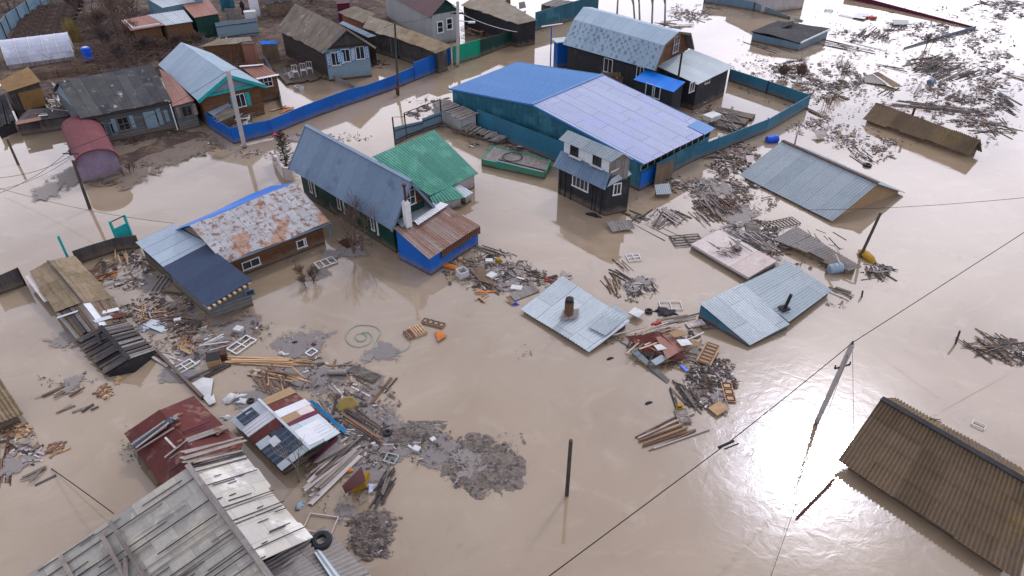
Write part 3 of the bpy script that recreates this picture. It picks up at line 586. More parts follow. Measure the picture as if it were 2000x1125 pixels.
# --- patchwork roof
def patch_house():
    zr = 1.25
    r1, r2 = q('S4', 470, 493, zr), q('S4', 852, 862, zr); e1, e2 = q('S4', 258, 636, .45), q('S4', 640, 1015, .5); f1, f2 = q('S4', 708, 402, .55), q('S4', 1072, 742, .6)
    c = (e1 + f2) / 2; H = thing('shed', 'half sunk shed under a patchwork roof of navy, red, white and tan sheets', 'shed', (c.x, c.y, 0))
    L = lambda s, t, h=0: r1.lerp(r2, s).lerp(e1.lerp(e2, s), t) + Vector((0, 0, h)); Rr = lambda s, t, h=0: r1.lerp(r2, s).lerp(f1.lerp(f2, s), t) + Vector((0, 0, h))
    def pc(F, s0, s1, t0, t1, mt, h=.0, pitch=0, j=.03):
        rd = lambda: random.uniform(-j, j) * .5
        p = [F(s0 + rd(), t0, h), F(s1 + rd(), t0, h), F(s1 + rd(), t1 + rd(), h), F(s0 + rd(), t1 + rd(), h)]
        part(MB().sheet(*p, pitch=pitch, amp=.015, sag=.03, nv=3, rag=.02, th=.02), 'roof_sheet', mt, H)
    pc(L, 0, 1, 0, 1, 'board_dark', -.05)
    for s0, s1, t0, t1, mt, h, pt in ((0, .2, 0, .55, 'pale_tin', .02, 0), (0, .22, .55, 1, 'pale_tin', 0, 0), (.03, .24, .30, .85, 'tile_navy', .04, .34), (.22, .36, 0, 1, 'white_wall', .05, .2), (.36, .50, .0, 1, 'red_roof', .02, 0), (.5, .62, .1, .5, 'tile_navy', .03, .34), (.50, .63, .55, 1, 'pale_tin', .05, 0),
                                      (.55, .9, 0, .6, 'tile_navy', .01, .34), (.62, .92, .45, 1, 'tile_navy', .03, .34), (.56, .68, .42, .68, 'white_wall', .07, 0), (.90, 1, 0, 1, 'pale_tin', .05, 0)): pc(L, s0, s1, t0, t1, mt, h, pt)
    pc(Rr, 0, 1, 0, 1, 'board_dark', -.05)
    for s0, s1, t0, t1, mt, h, pt in ((0, .13, 0, 1, 'tan_board', .03, 0), (.12, .27, 0, 1, 'red_roof', .01, 0), (.28, .40, 0, 1.02, 'white_wall', .05, .2), (.39, .52, 0, .55, 'tan_board', .03, 0), (.39, .50, .55, 1, 'concrete_pink', .04, 0), (.51, .57, 0, 1, 'maroon', .02, 0), (.56, .75, 0, 1, 'pale_tin', .03, 0),
                                      (.66, .95, .05, .85, 'white_wall', .06, .2), (.75, 1, .5, 1, 'pale_tin', .04, .2), (.9, 1, 0, 1, 'grey_tin', .02, .2)): pc(Rr, s0, s1, t0, t1, mt, h, pt)
    w = MB()
    for A, B in ((e1, e2), (f1, f2), (e1, f1), (e2, f2)): w.wall(A.lerp(c, .08), B.lerp(c, .08), -1, .36, .36)
    part(w, 'wall', 'board_dark', H)
    part(MB().bar(r1 + Vector((0, 0, .08)), r2 + Vector((0, 0, .08)), .12, .03), 'ridge_cap', 'pale_tin', H)
patch_house()
# --- left shack: slate, mixed boards, black boards
def shack():
    z = 1.0; pts = dict(r0=('S1', 350, 113), r1=('S1', 605, 418), r2=('S1', 735, 592), r3=('S1', 942, 828))
    r = [q(*pts[k], z + d) for k, d in (('r0', .25), ('r1', .2), ('r2', 0), ('r3', -.1))]
    l = [q('S1', 215, 190, .7), q('S1', 402, 490, .55), q('S1', 555, 682, .4), q('S1', 762, 938, .25)]
    g = [q('S1', 545, 82, .8), q('S1', 832, 384, .7), q('S1', 935, 548, .5), q('S1', 1132, 762, .35)]
    c = (l[1] + g[2]) / 2; H = thing('shed', 'long shack whose roof changes from mossy slate to patched boards to black planks', 'shed', (c.x, c.y, 0))
    part(MB().sheet(r[0], r[1], l[1], l[0], sag=.06, rag=.07, nv=12, nu=60, rows=3), 'roof', 'moss_slate', H); part(MB().sheet(r[0], r[1], g[1], g[0], sag=.06, rag=.05, nv=12, nu=60, rows=3), 'roof', 'moss_slate', H)
    up = Vector((0, 0, -.04))
    part(MB().planks(l[1] + up, r[1] + up, r[2] + up, l[2] + up, w_=.3, rag=.2, jit=.05, mats=3), 'roof', ['board_grey', 'board_brown', 'board_dark'], H)
    m = MB(); m.planks(g[1] + up, r[1] + up, r[2] + up, g[2] + up, w_=.32, rag=.2, jit=.05, mats=3); part(m, 'roof', ['board_grey', 'white_wall', 'board_brown'], H)
    part(MB().planks(r[2], r[3], l[3], l[2], w_=.16, rag=.12, jit=.05, miss=.06, mats=2), 'roof', ['board_dark', 'board_dark'], H)
    part(MB().planks(r[2], r[3], g[3], g[2], w_=.16, rag=.1, jit=.05, miss=.03, mats=2), 'roof', ['board_dark', 'board_grey'], H)
    part(MB().sheet(r[2] - Vector((0, 0, .1)), r[3] - Vector((0, 0, .1)), l[3] - Vector((0, 0, .1)), l[2] - Vector((0, 0, .1))).sheet(r[2] - Vector((0, 0, .1)), r[3] - Vector((0, 0, .1)), g[3] - Vector((0, 0, .1)), g[2] - Vector((0, 0, .1))), 'roof_underlay', 'tar', H)
    part(MB().bar(q('S1', 662, 510, .95), q('S1', 870, 462, .72), .3, .03), 'roof_board', 'white_wall', H); part(MB().bar(q('S1', 690, 555, 1.02), q('S1', 815, 520, .8), .34, .03), 'roof_board', 'pale_tin', H)
    part(MB().bar(q('S1', 820, 525, .8), q('S1', 915, 500, .65), .42, .03), 'roof_board', 'red_roof', H); part(MB().bar(q('S1', 418, 528, .62), q('S1', 570, 478, .95), .14, .03), 'roof_board', 'white_wall', H)
    part(MB().bar(q('S1', 712, 650, .92), q('S1', 735, 725, .85), .14, .1), 'roof_beam', 'soot', H)
    part(MB().bar(r[2] + Vector((0, 0, .05)), r[3] + Vector((0, 0, .03)), .2, .04), 'ridge_cap', 'tar', H)
    part(MB().bar(r[0] + Vector((0, 0, .04)), r[1] + Vector((0, 0, .05)), .1, .03), 'ridge_cap', 'board_dark', H)
    w = MB(); ll = [p.lerp(r[i], .12) for i, p in enumerate(l)]; gg = [p.lerp(r[i], .12) for i, p in enumerate(g)]
    for i in range(3): w.wall(ll[i], ll[i + 1], -1, ll[i].z - .12, ll[i + 1].z - .12); w.wall(gg[i], gg[i + 1], -1, gg[i].z - .12, gg[i + 1].z - .12)
    for i in (0, 3):
        w.wall(ll[i], r[i], -1, ll[i].z - .12, r[i].z - .14); w.wall(gg[i], r[i], -1, gg[i].z - .12, r[i].z - .14)
    part(w, 'wall', 'tar', H)  # black wall colour stands in for the shade under the roof
    part(MB().bar(q('S1', 215, 215, .6), q('S1', 360, 400, .5), .5, .04), 'eave_sheet', 'concrete_pink', H)
shack()
H, K = shed('shed', 'corner of a yellowish corrugated roof at the left edge of the picture', 'shed', [q('S3', -420, 200, 1.3), q('S3', -8, 38, 1.2), q('S3', 128, 243, .6), q('S3', -260, 400, .7)], 'moss_slate', 'board_dark', 'corr', .25, .25, .17, .035)
# --- rusty white tin house with blue back slope
a = gable('house', 'house with a rust streaked white tin roof and brown walls in the flood', 'house', ('S2', 605, 322), ('S2', 1312, 50), ('S2', 374, 68), ('R6', 268, 482), 1.55, None, 'white_rust_tin', 'log_brown', 'board_grey', .45, .35, 0, 0, farm='bright_blue', sag=.07, rag=.08, nv=20, rows=5)
w1 = a
win(a['H'], a['k1'], a['k2'], U('S2', 1115, 190), .55, .55, 1, 1); win(a['H'], a['k1'], a['k2'], U('S2', 1143, 180), .2, .6, 1, 1); win(a['H'], a['k1'], a['k2'], U('S2', 784, 322), 1.1, .55, 2, 1)
part(MB().bar(a['e1'] - Vector((0, 0, .06)), a['e2'] - Vector((0, 0, .06)), .12, .08), 'gutter', 'slateblue_roof', a['H'])
part(MB().tube(a['e2'] - Vector((0, 0, .05)), a['e2'] - Vector((.1, .1, 1.0)), .06), 'drainpipe', 'steel_fence', a['H'])
zt = 1.9
A_, B_, C_, D_ = q('S2', 262, 62, 2.0), q('S2', 498, 190, 2.0), q('S2', 200, 346, 1.25), q('S2', 14, 180, 1.25)
H, K = shed('lean_to', 'lean-to with a pale tin roof and one turquoise patch beside the rusty house', 'shed', [A_, B_, C_, D_], 'tin_patch', 'board_dark', 'flat', .2, .2, sag=.04)
A_, B_, C_, D_ = q('S2', 488, 198, 2.0), q('S2', 792, 432, 1.75), q('S2', 490, 614, 1.05), q('S2', 196, 348, 1.28)
H, K = shed('lean_to', 'log shed with a smooth navy felt roof and bare rafter ends', 'shed', [A_, B_, C_, D_], 'navy_felt', 'log_grey', 'flat', .2, .2, sag=.03)
for k in range(9):
    t = (k + .3) / 9; p = C_.lerp(B_, t); d = (C_ - D_).normalized(); part(MB().bar(p - d * .5 - Vector((0, 0, .1)), p + d * .16 - Vector((0, 0, .08)), .13, .1), 'rafter', 'wood_new', H)
win(H, K[2], K[1], U('S2', 775, 515), .5, .4, 1, 1, 'slateblue_roof')
# --- slate-blue house with dark green walls
a = gable('house', 'tall house with a slate blue metal roof, brown gable and dark green walls', 'house', ('R6', 222, 383), ('R6', 932, 810), ('R6', 340, 88), ('R6', 1066, 474), 2.1, None, 'slateblue_roof', 'dark_green', 'log_brown', .5, .6, 0, 0, sag=.02, cap='slateblue_roof')
bg_ = a
for x, y, ww in ((378, 500, .35), (408, 525, .12), (572, 612, .35), (607, 640, .12), (803, 755, .35), (838, 785, .12)):
    p = win(a['H'], a['k1'], a['k2'], U('R6', x, y), ww, 1.1, 1, 1, off=.04)
win(a['H'], a['k2'], a['g2'], U('R6', 1056, 583), .8, 1.0, 2, 2)
for A, B in ((a['e2'], a['r2']), (a['f2'], a['r2']), (a['e1'], a['r1']), (a['f1'], a['r1'])): part(MB().bar(A + Vector((0, 0, -.08)), B + Vector((0, 0, -.08)), .06, .16), 'barge_board', 'slateblue_roof', a['H'])
# annex
A_, B_, C_, D_ = q('R6', 940, 790, 2.25), q('R6', 1305, 640, 2.1), q('R6', 1540, 775, 1.35), q('R6', 1190, 1006, 1.3)
H, K = shed('annex', 'annex with a rust striped board roof on bright blue walls', 'annex', [D_, C_, B_, A_], 'rust_stripe', 'blue_paint', 'corr', .12, .12, .18, .015, sag=.05, rag=.0)
m = MB(); n_ = 22
for k in range(n_):
    t = (k + .5) / n_; p = D_.lerp(C_, t) + (D_ - A_).normalized() * .0; part(MB().slab(p - (C_ - D_).normalized() * .09, p + (C_ - D_).normalized() * .08, p.z - .38 - random.random() * .2, p.z - .06, th=.03), 'fascia_board', 'log_brown', H) if k > 4 else None
part(MB().sheet(q('R6', 960, 740, 2.3), q('R6', 1215, 618, 2.25), q('R6', 1305, 645, 2.2), q('R6', 1000, 785, 2.32), pitch=.2, amp=.012, nv=3), 'roof_sheet', 'grey_tin', H)
part(MB().sheet(q('R6', 1085, 745, 2.3), q('R6', 1270, 612, 2.3), q('R6', 1322, 630, 2.24), q('R6', 1112, 772, 2.26), pitch=.2, amp=.012, nv=3), 'roof_sheet', 'white_wall', H)
cb = q('R6', 1045, 775, 2.2); ch = thing('chimney', 'whitewashed chimney with a black pipe in front of the brown gable', 'chimney', (cb.x, cb.y, 2.1)); m = MB(); m.box(cb + Vector((0, 0, .75)), .36, .36, 1.6, .7); m.box(cb + Vector((0, 0, 1.58)), .26, .26, .12, .7)
part(m, 'chimney_stack', 'white_paint', ch); part(MB().tube(cb + Vector((0, 0, 1.6)), cb + Vector((0, 0, 2.6)), .07).tube(cb + Vector((0, 0, 2.6)), cb + Vector((0, 0, 2.72)), .12, .12), 'flue_pipe', 'rusty_iron', ch)
# --- green roof
A_, B_, C_, D_ = q('R6', 796, 302, 3.1), q('R6', 1225, 118, 2.9), q('R6', 1527, 418, 1.15), q('R6', 1192, 570, 1.25)
H, K = shed('shed', 'shed with a bright green ribbed metal roof behind the slate blue house', 'shed', [A_, B_, C_, D_], 'green_roof', 'concrete', 'corr', .25, .25, .22, .02, sag=.02)
A_, B_, C_, D_ = q('R6', 1186, 566, 1.22), q('R6', 1345, 502, 1.2), q('R6', 1437, 582, .85), q('R6', 1218, 630, .85)
H, K = shed('porch', 'small green ribbed porch roof stepping down from the green shed', 'porch', [A_, B_, C_, D_], 'green_roof', 'concrete', 'corr', .15, .15, .22, .02)
A_, B_, C_, D_ = q('R6', 1336, 500, 1.05), q('R6', 1385, 484, 1.05), q('R6', 1492, 548, .7), q('R6', 1436, 582, .7)
H, K = shed('porch', 'narrow white metal porch roof at the end of the green shed', 'porch', [A_, B_, C_, D_], 'pale_tin', 'concrete', 'corr', .1, .1, .2, .02)
# --- hangar
def hangar():
    zl, zr, ze = 2.6, 3.4, 2.2
    L1, Rg1, E1 = q('R3', 82, 540, zl), q('R3', 590, 638, zr), q('R3', 1275, 1003, ze)
    L2, Rg2, E2 = q('R3', 500, 378, zl), q('R3', 1022, 455, zr), q('R3', 1710, 785, ze)
    c = (L1 + E2) / 2; H = thing('warehouse', 'large metal warehouse with a deep blue and a pale lilac roof slope', 'warehouse', (c.x, c.y, 0))
    print('hangar', [(round(p.x, 1), round(p.y, 1)) for p in (L1, Rg1, E1, L2, Rg2, E2)])
    part(MB().sheet(Rg1, Rg2, L2, L1, pitch=.25, amp=.014, sag=.03), 'roof', 'blue_roof', H)
    part(MB().sheet(Rg2, Rg1, E1, E2, pitch=.25, amp=.014, sag=.03), 'roof', 'lilac_roof', H)
    a, b = (Rg2.lerp(E2, .86)), (Rg2.lerp(E2, 1.0)); dv = (Rg1 - Rg2).normalized(); part(MB().sheet(a + Vector((0, 0, .03)), b + Vector((0, 0, .03)), b + dv * 1.6 + Vector((0, 0, .03)), a + dv * 1.6 + Vector((0, 0, .03)), sag=0), 'roof_patch', 'blue_roof', H)
    part(MB().bar(Rg1 + Vector((0, 0, .03)), Rg2 + Vector((0, 0, .03)), .3, .04), 'ridge_cap', 'blue_roof', H)
    k = .97; ci = lambda p: Vector((c.x + (p.x - c.x) * k, c.y + (p.y - c.y) * k, p.z - .12)); l1, g1, e1, l2, g2, e2 = map(ci, (L1, Rg1, E1, L2, Rg2, E2))
    w = MB(); w.wall(l1, g1, -1, l1.z, g1.z); w.wall(g1, e1, -1, g1.z, e1.z); w.wall(e2, g2, -1, e2.z, g2.z); w.wall(g2, l2, -1, g2.z, l2.z); w.wall(l2, l1, -1, l2.z, l1.z)
    w.wall(e1, e2, -1, e1.z - .5, e2.z - .5); part(w, 'wall', 'teal_metal', H)
    n = 12
    for i in range(n): t = i / (n - 1); p = e1.lerp(e2, t); part(MB().bar(p - Vector((0, 0, .5)), p, .05, .05), 'post', 'pale_wall', H)
    part(MB().slab(e1 + (c - e1).normalized() * .25, e2 + (c - e2).normalized() * .25, e1.z - .6, e1.z, th=.03), 'clerestory_shade', 'soot', H)  # dark sheet behind the posts paints in the shade of the openings
    d = (e2 - e1).normalized(); part(MB().slab(e1 + Vector((.03, -.06, 0)), e1 + d * 2.3 + Vector((.03, -.06, 0)), -.5, e1.z - .72, th=.06), 'door', 'blue_paint', H)
    for A, B in ((L1, Rg1), (Rg1, E1), (E2, Rg2), (Rg2, L2)): part(MB().bar(A - Vector((0, 0, .05)), B - Vector((0, 0, .05)), .05, .14), 'barge_board', 'blue_roof', H)
    return l1, g1, e1, e2
hl, hg, he, he2 = hangar()
# lean-to sheds left of it
H, K = shed('woodshed', 'broken plank woodshed at the left foot of the warehouse', 'shed', [q('R3', 60, 600, 1.7), q('R3', 268, 690, 1.6), q('R3', 150, 735, 1.25), q('R3', -30, 625, 1.4)], 'board_grey', 'pale_wall', 'planks', .15, .15, rag=.12, jit=.03, miss=.05)
H, K = shed('woodshed', 'low collapsed plank roof under the long teal fence', 'shed', [q('R3', 200, 750, .75), q('R3', 440, 835, .6), q('R3', 380, 862, .3), q('R3', 150, 790, .5)], 'board_grey', 'board_dark', 'planks', .1, .1, rag=.2, jit=.05)
# green sided pool / raft
def raft():
    P = [q('R3', 350, 890, .5), q('R3', 705, 985, .5), q('R3', 668, 1058, .45), q('R3', 285, 975, .5)]; c = sum(P, Vector()) / 4; H = thing('platform', 'low green edged platform with a hose ring and pipes on top', 'platform', (c.x, c.y, 0))
    part(MB().sheet(*P, sag=.05), 'deck', 'board_grey', H); w = MB()
    for i in range(4): j = (i + 1) % 4; w.slab(P[i], P[j], -.4, P[i].z + .06, -.4, P[j].z + .06, th=.08)
    part(w, 'side_panel', 'bright_green', H)
    single(MB().torus(q('R3', 472, 958, .6), .75, .035, n=40, m=6), 'hose', 'rubber', 'black hose coiled in a ring on the green edged platform', 'hose', smooth=True)
    for k, (x, y, x2, y2) in enumerate(((370, 980, 660, 1050), (385, 975, 672, 1042))): single(MB().tube(q('R3', x, y, .62), q('R3', x2, y2, .6), .06), 'pipe', 'iron' if k else 'grey_tin', 'long %s pipe on the green edged platform' % ('dark' if k else 'pale grey'), 'pipe')
raft()
# --- two storey black and white house
def two_storey():
    l1, l2, u2, u1 = q('R7', 613, 355, 2.2), q('R7', 960, 516, 2.2), q('R7', 996, 405, 2.85), q('R7', 668, 252, 2.85)
    axx = (u2 - u1).normalized(); nn = Vector((axx.y, -axx.x, 0)); zt = 2.9
    while zt < 6 and (q('R7', 650, 178, zt) - u1).dot(nn) < .3: zt += .03
    print('two', zt); zt2 = zt + .5
    r1, r2 = q('R7', 712, 117, zt2), q('R7', 1088, 273, zt2); e1, e2 = q('R7', 650, 178, zt), q('R7', 1000, 330, zt)
    r1b = r1; f1 = r1 + (r1 - e1) * .8; f2 = r2 + (r2 - e2) * .8; f1.z = f2.z = zt
    c = (e1 + r2) / 2; H = thing('house', 'narrow two storey house, white upper floor over black boarded ground floor', 'house', (c.x, c.y, 0))
    part(MB().sheet(r1, r2, e2, e1, pitch=.22, amp=.02).sheet(r1, r2, f2, f1, pitch=.22, amp=.02), 'roof', 'grey_tin', H)
    part(MB().sheet(u1, u2, l2, l1, pitch=.22, amp=.02), 'skirt_roof', 'slateblue_roof', H)
    a, b = u1.copy(), u2.copy(); ga, gb = f1.lerp(r1, .2), f2.lerp(r2, .2); ax = (r2 - r1).normalized(); a += ax * .25; ga += ax * .25; b -= ax * .15; gb -= ax * .15
    w = MB(); w.wall(a, b, 2.6, zt - .02, zt - .02); w.wall(ga, gb, -1, zt - .02, zt - .02); part(w, 'upper_wall', 'white_wall', H)
    part(MB().wall(a, ga, 2.0, zt, zt), 'gable', 'board_grey', H); w = MB(); w.wall(b, gb, 2.0, zt - .02, zt - .02); w.face([Vector((b.x, b.y, zt - .02)), Vector((gb.x, gb.y, zt - .02)), r2 - ax * .15 - Vector((0, 0, .08))]); part(w, 'gable', 'board_grey', H)
    win(H, a, b, U('R7', 757, 262), .75, .85, 2, 1, 'black_siding'); win(H, a, b, U('R7', 908, 325), .75, .85, 2, 1, 'black_siding')
    for x, y in ((762, 300), (905, 362)): p = q('R7', x, y, 2.95); part(MB().box(p, 1.1, .2, .04, math.atan2(ax.y, ax.x)), 'window_ledge', 'white_paint', H)
    dn = Vector((ax.y, -ax.x, 0)); k1, k2 = l1 + ax * .15 - dn * .45, l2 - ax * .2 - dn * .45
    g2 = gb.copy() + ax * .25; g1 = ga.copy()
    w = MB(); w.wall(k1, k2, -1, 2.35, 2.35); w.wall(k2, g2, -1, 2.35, 2.5); w.wall(k1, g1, -1, 2.35, 2.35); w.wall(g1, g2, -1, 2.35, 2.5); part(w, 'wall', 'black_siding', H)
    win(H, k1, k2, U('R7', 798, 470), 1.5, .85, 4, 1, fw=.08); win(H, k2, g2, U('R7', 1040, 507), .6, .85, 2, 1, fw=.07)
    m = MB()
    for x in (615, 655, 700, 860, 885, 925): 
        p0 = k1 + (k2 - k1) * ((x - 600) / 360); part(MB().slab(p0 + dn * .04, p0 + dn * .04 + ax * .05, -.5, 2.2, th=.04), 'batten', 'iron', H)
    s1, s2, s3, s4 = q('R7', 1000, 445, 2.75), q('R7', 1105, 372, 2.7), q('R7', 1138, 410, 2.35), q('R7', 975, 497, 2.4); part(MB().sheet(s1, s2, s3, s4, pitch=.2, amp=.015), 'skirt_roof', 'grey_tin', H)
    part(MB().sheet(q('R7', 1000, 392, 3.2), q('R7', 1098, 344, 3.2), q('R7', 1100, 352, 3.05), q('R7', 1000, 402, 3.05), sag=0), 'window_ledge', 'white_paint', H)
two_storey()
P = [q('R7', 1385, 470, .75), q('R7', 1405, 540, .35), q('R7', 1302, 545, .35), q('R7', 1290, 480, .75)]
shed('porch', 'small tilted tin porch roof in the water by the blue warehouse door', 'porch', [P[3], P[0], P[1], P[2]], 'grey_tin', 'board_brown', 'corr', .1, .1, .15, .012)
H, K = shed('porch', 'broken porch with rotten planks beside the blue warehouse door', 'porch', [q('R3', 1350, 1000, 1.9), q('R3', 1470, 935, 1.8), q('R3', 1455, 975, 1.4), q('R3', 1365, 1020, 1.5)], 'teal_metal', 'board_brown', 'flat', .05, .05, rag=.1)
# --- gambrel house
def gambrel():
    zr, zb, ze = 5.6, 5.0, 3.2
    r1, r2 = q('R3', 905, 42, zr), q('R3', 1490, 200, zr); b1, b2 = q('R3', 845, 118, zb), q('R3', 1405, 278, zb); e1, e2 = q('R3', 778, 270, ze), q('R3', 1345, 432, ze)
    print('gambrel', r1, b1, e1, 'len', (r2 - r1).length, (b2 - b1).length, (e2 - e1).length)
    mir = lambda p, r: Vector((2 * r.x - p.x, 2 * r.y - p.y, p.z)); c1, c2, f1, f2 = mir(b1, r1), mir(b2, r2), mir(e1, r1), mir(e2, r2)
    c = (e1 + e2 + f1 + f2) / 4; H = thing('house', 'house with a tall pale blue gambrel roof and black walls', 'house', (c.x, c.y, 0))
    m = MB().sheet(r1, r2, b2, b1, sag=.02).sheet(b1, b2, e2, e1, sag=.02).sheet(r1, r2, c2, c1, sag=.02).sheet(c1, c2, f2, f1, sag=.02); m.m = 1; U1 = (b2 - b1); 
    for j in range(7):
        for i in range(16):
            if j > 4 and i % 3 == 1: continue
            s_ = (i + .5 + (j % 2) * .4 + random.uniform(-.12, .12)) / 16; t_ = (j + .4) / 7.5 + random.uniform(-.02, .02)
            if s_ > .97: continue
            p = b1.lerp(b2, s_).lerp(e1.lerp(e2, s_), t_); n_ = (b2 - b1).cross(e1 - b1).normalized(); n_ = n_ if n_.y < 0 else -n_; d = (e1 - b1).normalized(); x = (b2 - b1).normalized(); k = random.uniform(.5, 1.1)
            for dx in (-.07, .07)[:random.choice((1, 2))]: a = p + n_ * .03 + x * dx; m.face([a - x * .05 * k, a + x * .05 * k, a + x * .035 * k + d * .34 * k, a - x * .035 * k + d * .3 * k])
    part(m, 'roof', ['tin_blue', 'slateblue_roof'], H)
    ax = (r2 - r1).normalized(); i_ = -ax * .55; P = [p + i_ - Vector((0, 0, .12)) for p in (e2, b2, r2, c2, f2)]; ctr = sum(P, Vector()) / 5; P = [p.lerp(ctr, .05) for p in P]
    d = (P[4] - P[0]).normalized(); gm = MB(); gm.face(P, [((p - P[0]).dot(d), p.z) for p in P]); part(gm, 'gable', 'log_brown', H); gm = MB(); Q = [p + ax * .3 - Vector((0, 0, .12)) for p in (e1, b1, r1, c1, f1)]; gm.face(Q, [((p - Q[0]).dot(d), p.z) for p in Q]); part(gm, 'gable', 'log_brown', H)
    k1, k2, g2, g1 = e1.lerp(f1, .06) + ax * .4, e2.lerp(f2, .06) - ax * .55, f2.lerp(e2, .06) - ax * .55, f1.lerp(e1, .06) + ax * .4
    w = MB()
    for A, B in ((k1, k2), (k2, g2), (g2, g1), (g1, k1)): w.wall(A, B, -1, 2.95, 2.95)
    part(w, 'wall', 'black_siding', H)
    win(H, P[0], P[4], U('R3', 1470, 270), 1.1, 1.5, 2, 2); win(H, k1, k2, U('R3', 1057, 400), 1.05, 1.3, 2, 1); win(H, k1, k2, U('R3', 1252, 440), .8, 1.0, 2, 1)
    for A, B in ((e2, b2), (b2, r2), (r2, c2), (c2, f2)): part(MB().bar(A, B, .05, .2), 'barge_board', 'board_brown', H)
    # low wing
    A_, B_, C_, D_ = q('R3', 1395, 345, 3.9), q('R3', 1560, 298, 3.9), q('R3', 1825, 405, 2.7), q('R3', 1602, 516, 2.55)
    H2, K = shed('annex', 'annex with a dull grey and pinkish metal roof in front of the gambrel gable', 'annex', [q('R3', 1345, 400, 3.1), B_, C_, D_], 'grey_tin', 'black_siding', 'flat', .3, .3, sag=.04)
    win(H2, K[3], K[0], U('R3', 1567, 530), .9, 1.0, 2, 1) if False else None
    win(H2, K[3], K[2], U('R3', 1566, 530), .8, .9, 2, 1); win(H2, K[3], K[2], U('R3', 1660, 492), .8, .5, 2, 1)
    sp = q('R3', 1487, 455, 3.2); part(MB().tube(sp - Vector((0, 0, .3)), sp + Vector((0, 0, 1.9)), .09), 'stovepipe', 'soot', H2)
    A_, B_, C_, D_ = q('R3', 1285, 425, 2.9), q('R3', 1527, 500, 2.9), q('R3', 1455, 562, 2.45), q('R3', 1210, 485, 2.45)
    H3, K = shed('annex', 'black annex with a bright blue lean roof and two white windows', 'annex', [A_, B_, C_, D_], 'bright_blue', 'black_siding', 'flat', .12, .12, sag=.02)
    win(H3, K[3], K[2], U('R3', 1308, 550), .8, 1.15, 1, 1); win(H3, K[3], K[2], U('R3', 1356, 565), .65, 1.1, 1, 1)
    # brown lean-to and porch with the blue door
    shed('lean_to', 'brown collapsing lean-to between the gambrel house and the lilac roof', 'shed', [q('R3', 1010, 438, 2.0), q('R3', 1200, 445, 1.9), q('R3', 1205, 480, 1.5), q('R3', 1020, 470, 1.6)], 'board_brown', 'board_brown', 'planks', .1, .1, rag=.2, jit=.06)
    p = q('R3', 762, 405); shp = thing('shower_booth', 'blue booth with a thin post beside the black house wall', 'booth', (p.x, p.y, 0)); m = MB(); m.box((p.x, p.y, 1.0), 1.1, 1.1, 3.2, .3); part(m, 'booth_wall', 'blue_paint', shp); part(MB().box((p.x, p.y, 2.66), 1.6, 1.6, .08, .3), 'booth_roof', 'pale_tin', shp)
    pb = q('T4', 1432, 862); H4 = thing('lamp_post', 'thin blue post with a white crossbar beside the blue booth', 'post', (pb.x, pb.y, 0)); part(MB().tube(pb - Vector((0, 0, 1)), pb + Vector((0, 0, 4.0)), .06), 'pole', 'blue_paint', H4); tp = pb + Vector((0, 0, 4.05)); part(MB().bar(tp - Vector((1.0, .3, 0)), tp + Vector((1.1, .4, .1)), .16, .08), 'crossbar', 'white_paint', H4)
gambrel()
# --- sunken roofs at right
a = gable('house', 'sunken house with a long silvery corrugated roof and a tan gable', 'house', ('R8', 140, 380), ('R8', 705, 664), ('R8', 400, 172), ('R8', 985, 432), .17, None, 'grey_tin', 'tan_board', 'tan_board', .25, .35, .2, .02, rag=.0, cap='rusty_iron', z0=-1)
a = gable('shed', 'long low brown corrugated roof, farthest right of the sunken sheds', 'shed', ('R4', 893, 722), ('R4', 1535, 948), ('R4', 975, 624), ('R4', 1612, 858), .32, None, 'brown_corr', 'board_brown', 'board_dark', .3, .25, .17, .03, sag=.12, rag=.08, z0=-1, rows=2)
tp_ = q('R4', 1195, 700, 1.4); single(MB().tube(tp_ - Vector((0, 0, .4)), tp_ + Vector((0, 0, .6)), .1), 'stovepipe', 'rusty_iron', 'short rusty pipe standing on the long low brown roof', 'pipe')
H, K = shed('shed', 'flooded garage with a flat pinkish concrete roof', 'garage', [q('T7', 490, 790, .62), q('T7', 1020, 1075, .5), q('T7', 760, 1230, .36), q('T7', 232, 920, .36)], 'concrete_pink', 'concrete', 'flat', .03, .03, th=.16, sag=.03)
cp = q('T7', 650, 965, .62); pc_ = thing('chimney', 'small grey pipe with a round foot on the pinkish concrete roof', 'chimney', cp); part(MB().tube(cp, cp + Vector((.05, .05, .6)), .13), 'pipe', 'concrete', pc_); part(MB().tube(cp, cp + Vector((0, 0, .06)), .33), 'base', 'iron', pc_)
H, K = shed('shed', 'tilted brown corrugated roof above the blue drum at right', 'shed', [q('R8', 490, 700, .85), q('R8', 885, 940, .65), q('R8', 795, 968, .3), q('R8', 350, 768, .38)], 'grey_corr', 'board_brown', 'corr', .2, .25, .18, .03, rag=.15, sag=.12, nv=12, rows=2)
P4 = [q('S7', 845, 152, .72), q('S7', 1100, 28, .6), q('S7', 1335, 188, .35), q('S7', 1100, 362, .42)]
H, K = shed('shed', 'sunken shed with a dark grey corrugated roof and a leaning stovepipe', 'shed', [P4[1], P4[2], P4[3], P4[0]], 'grey_tin', 'board_dark', 'corr', .1, .1, .17, .02, rag=.03)
sp = q('S7', 1072, 292, .5); part(MB().tube(sp - Vector((0, 0, .2)), G(*U('S7', 1112, 212), 1.5), .09, .09).box(sp + Vector((0, 0, .06)), .5, .45, .08, .4), 'stovepipe', 'soot', H)
P4 = [q('S7', 608, 262, .95), q('S7', 846, 148, .75), q('S7', 1105, 374, .38), q('S7', 885, 490, .2)]
H, K = shed('shed', 'sunken shed with a white striped corrugated roof over a blue wall', 'shed', [P4[0], P4[1], P4[2], P4[3]], 'pale_tin', 'fence_bluegrey', 'corr', .06, .06, .17, .02)
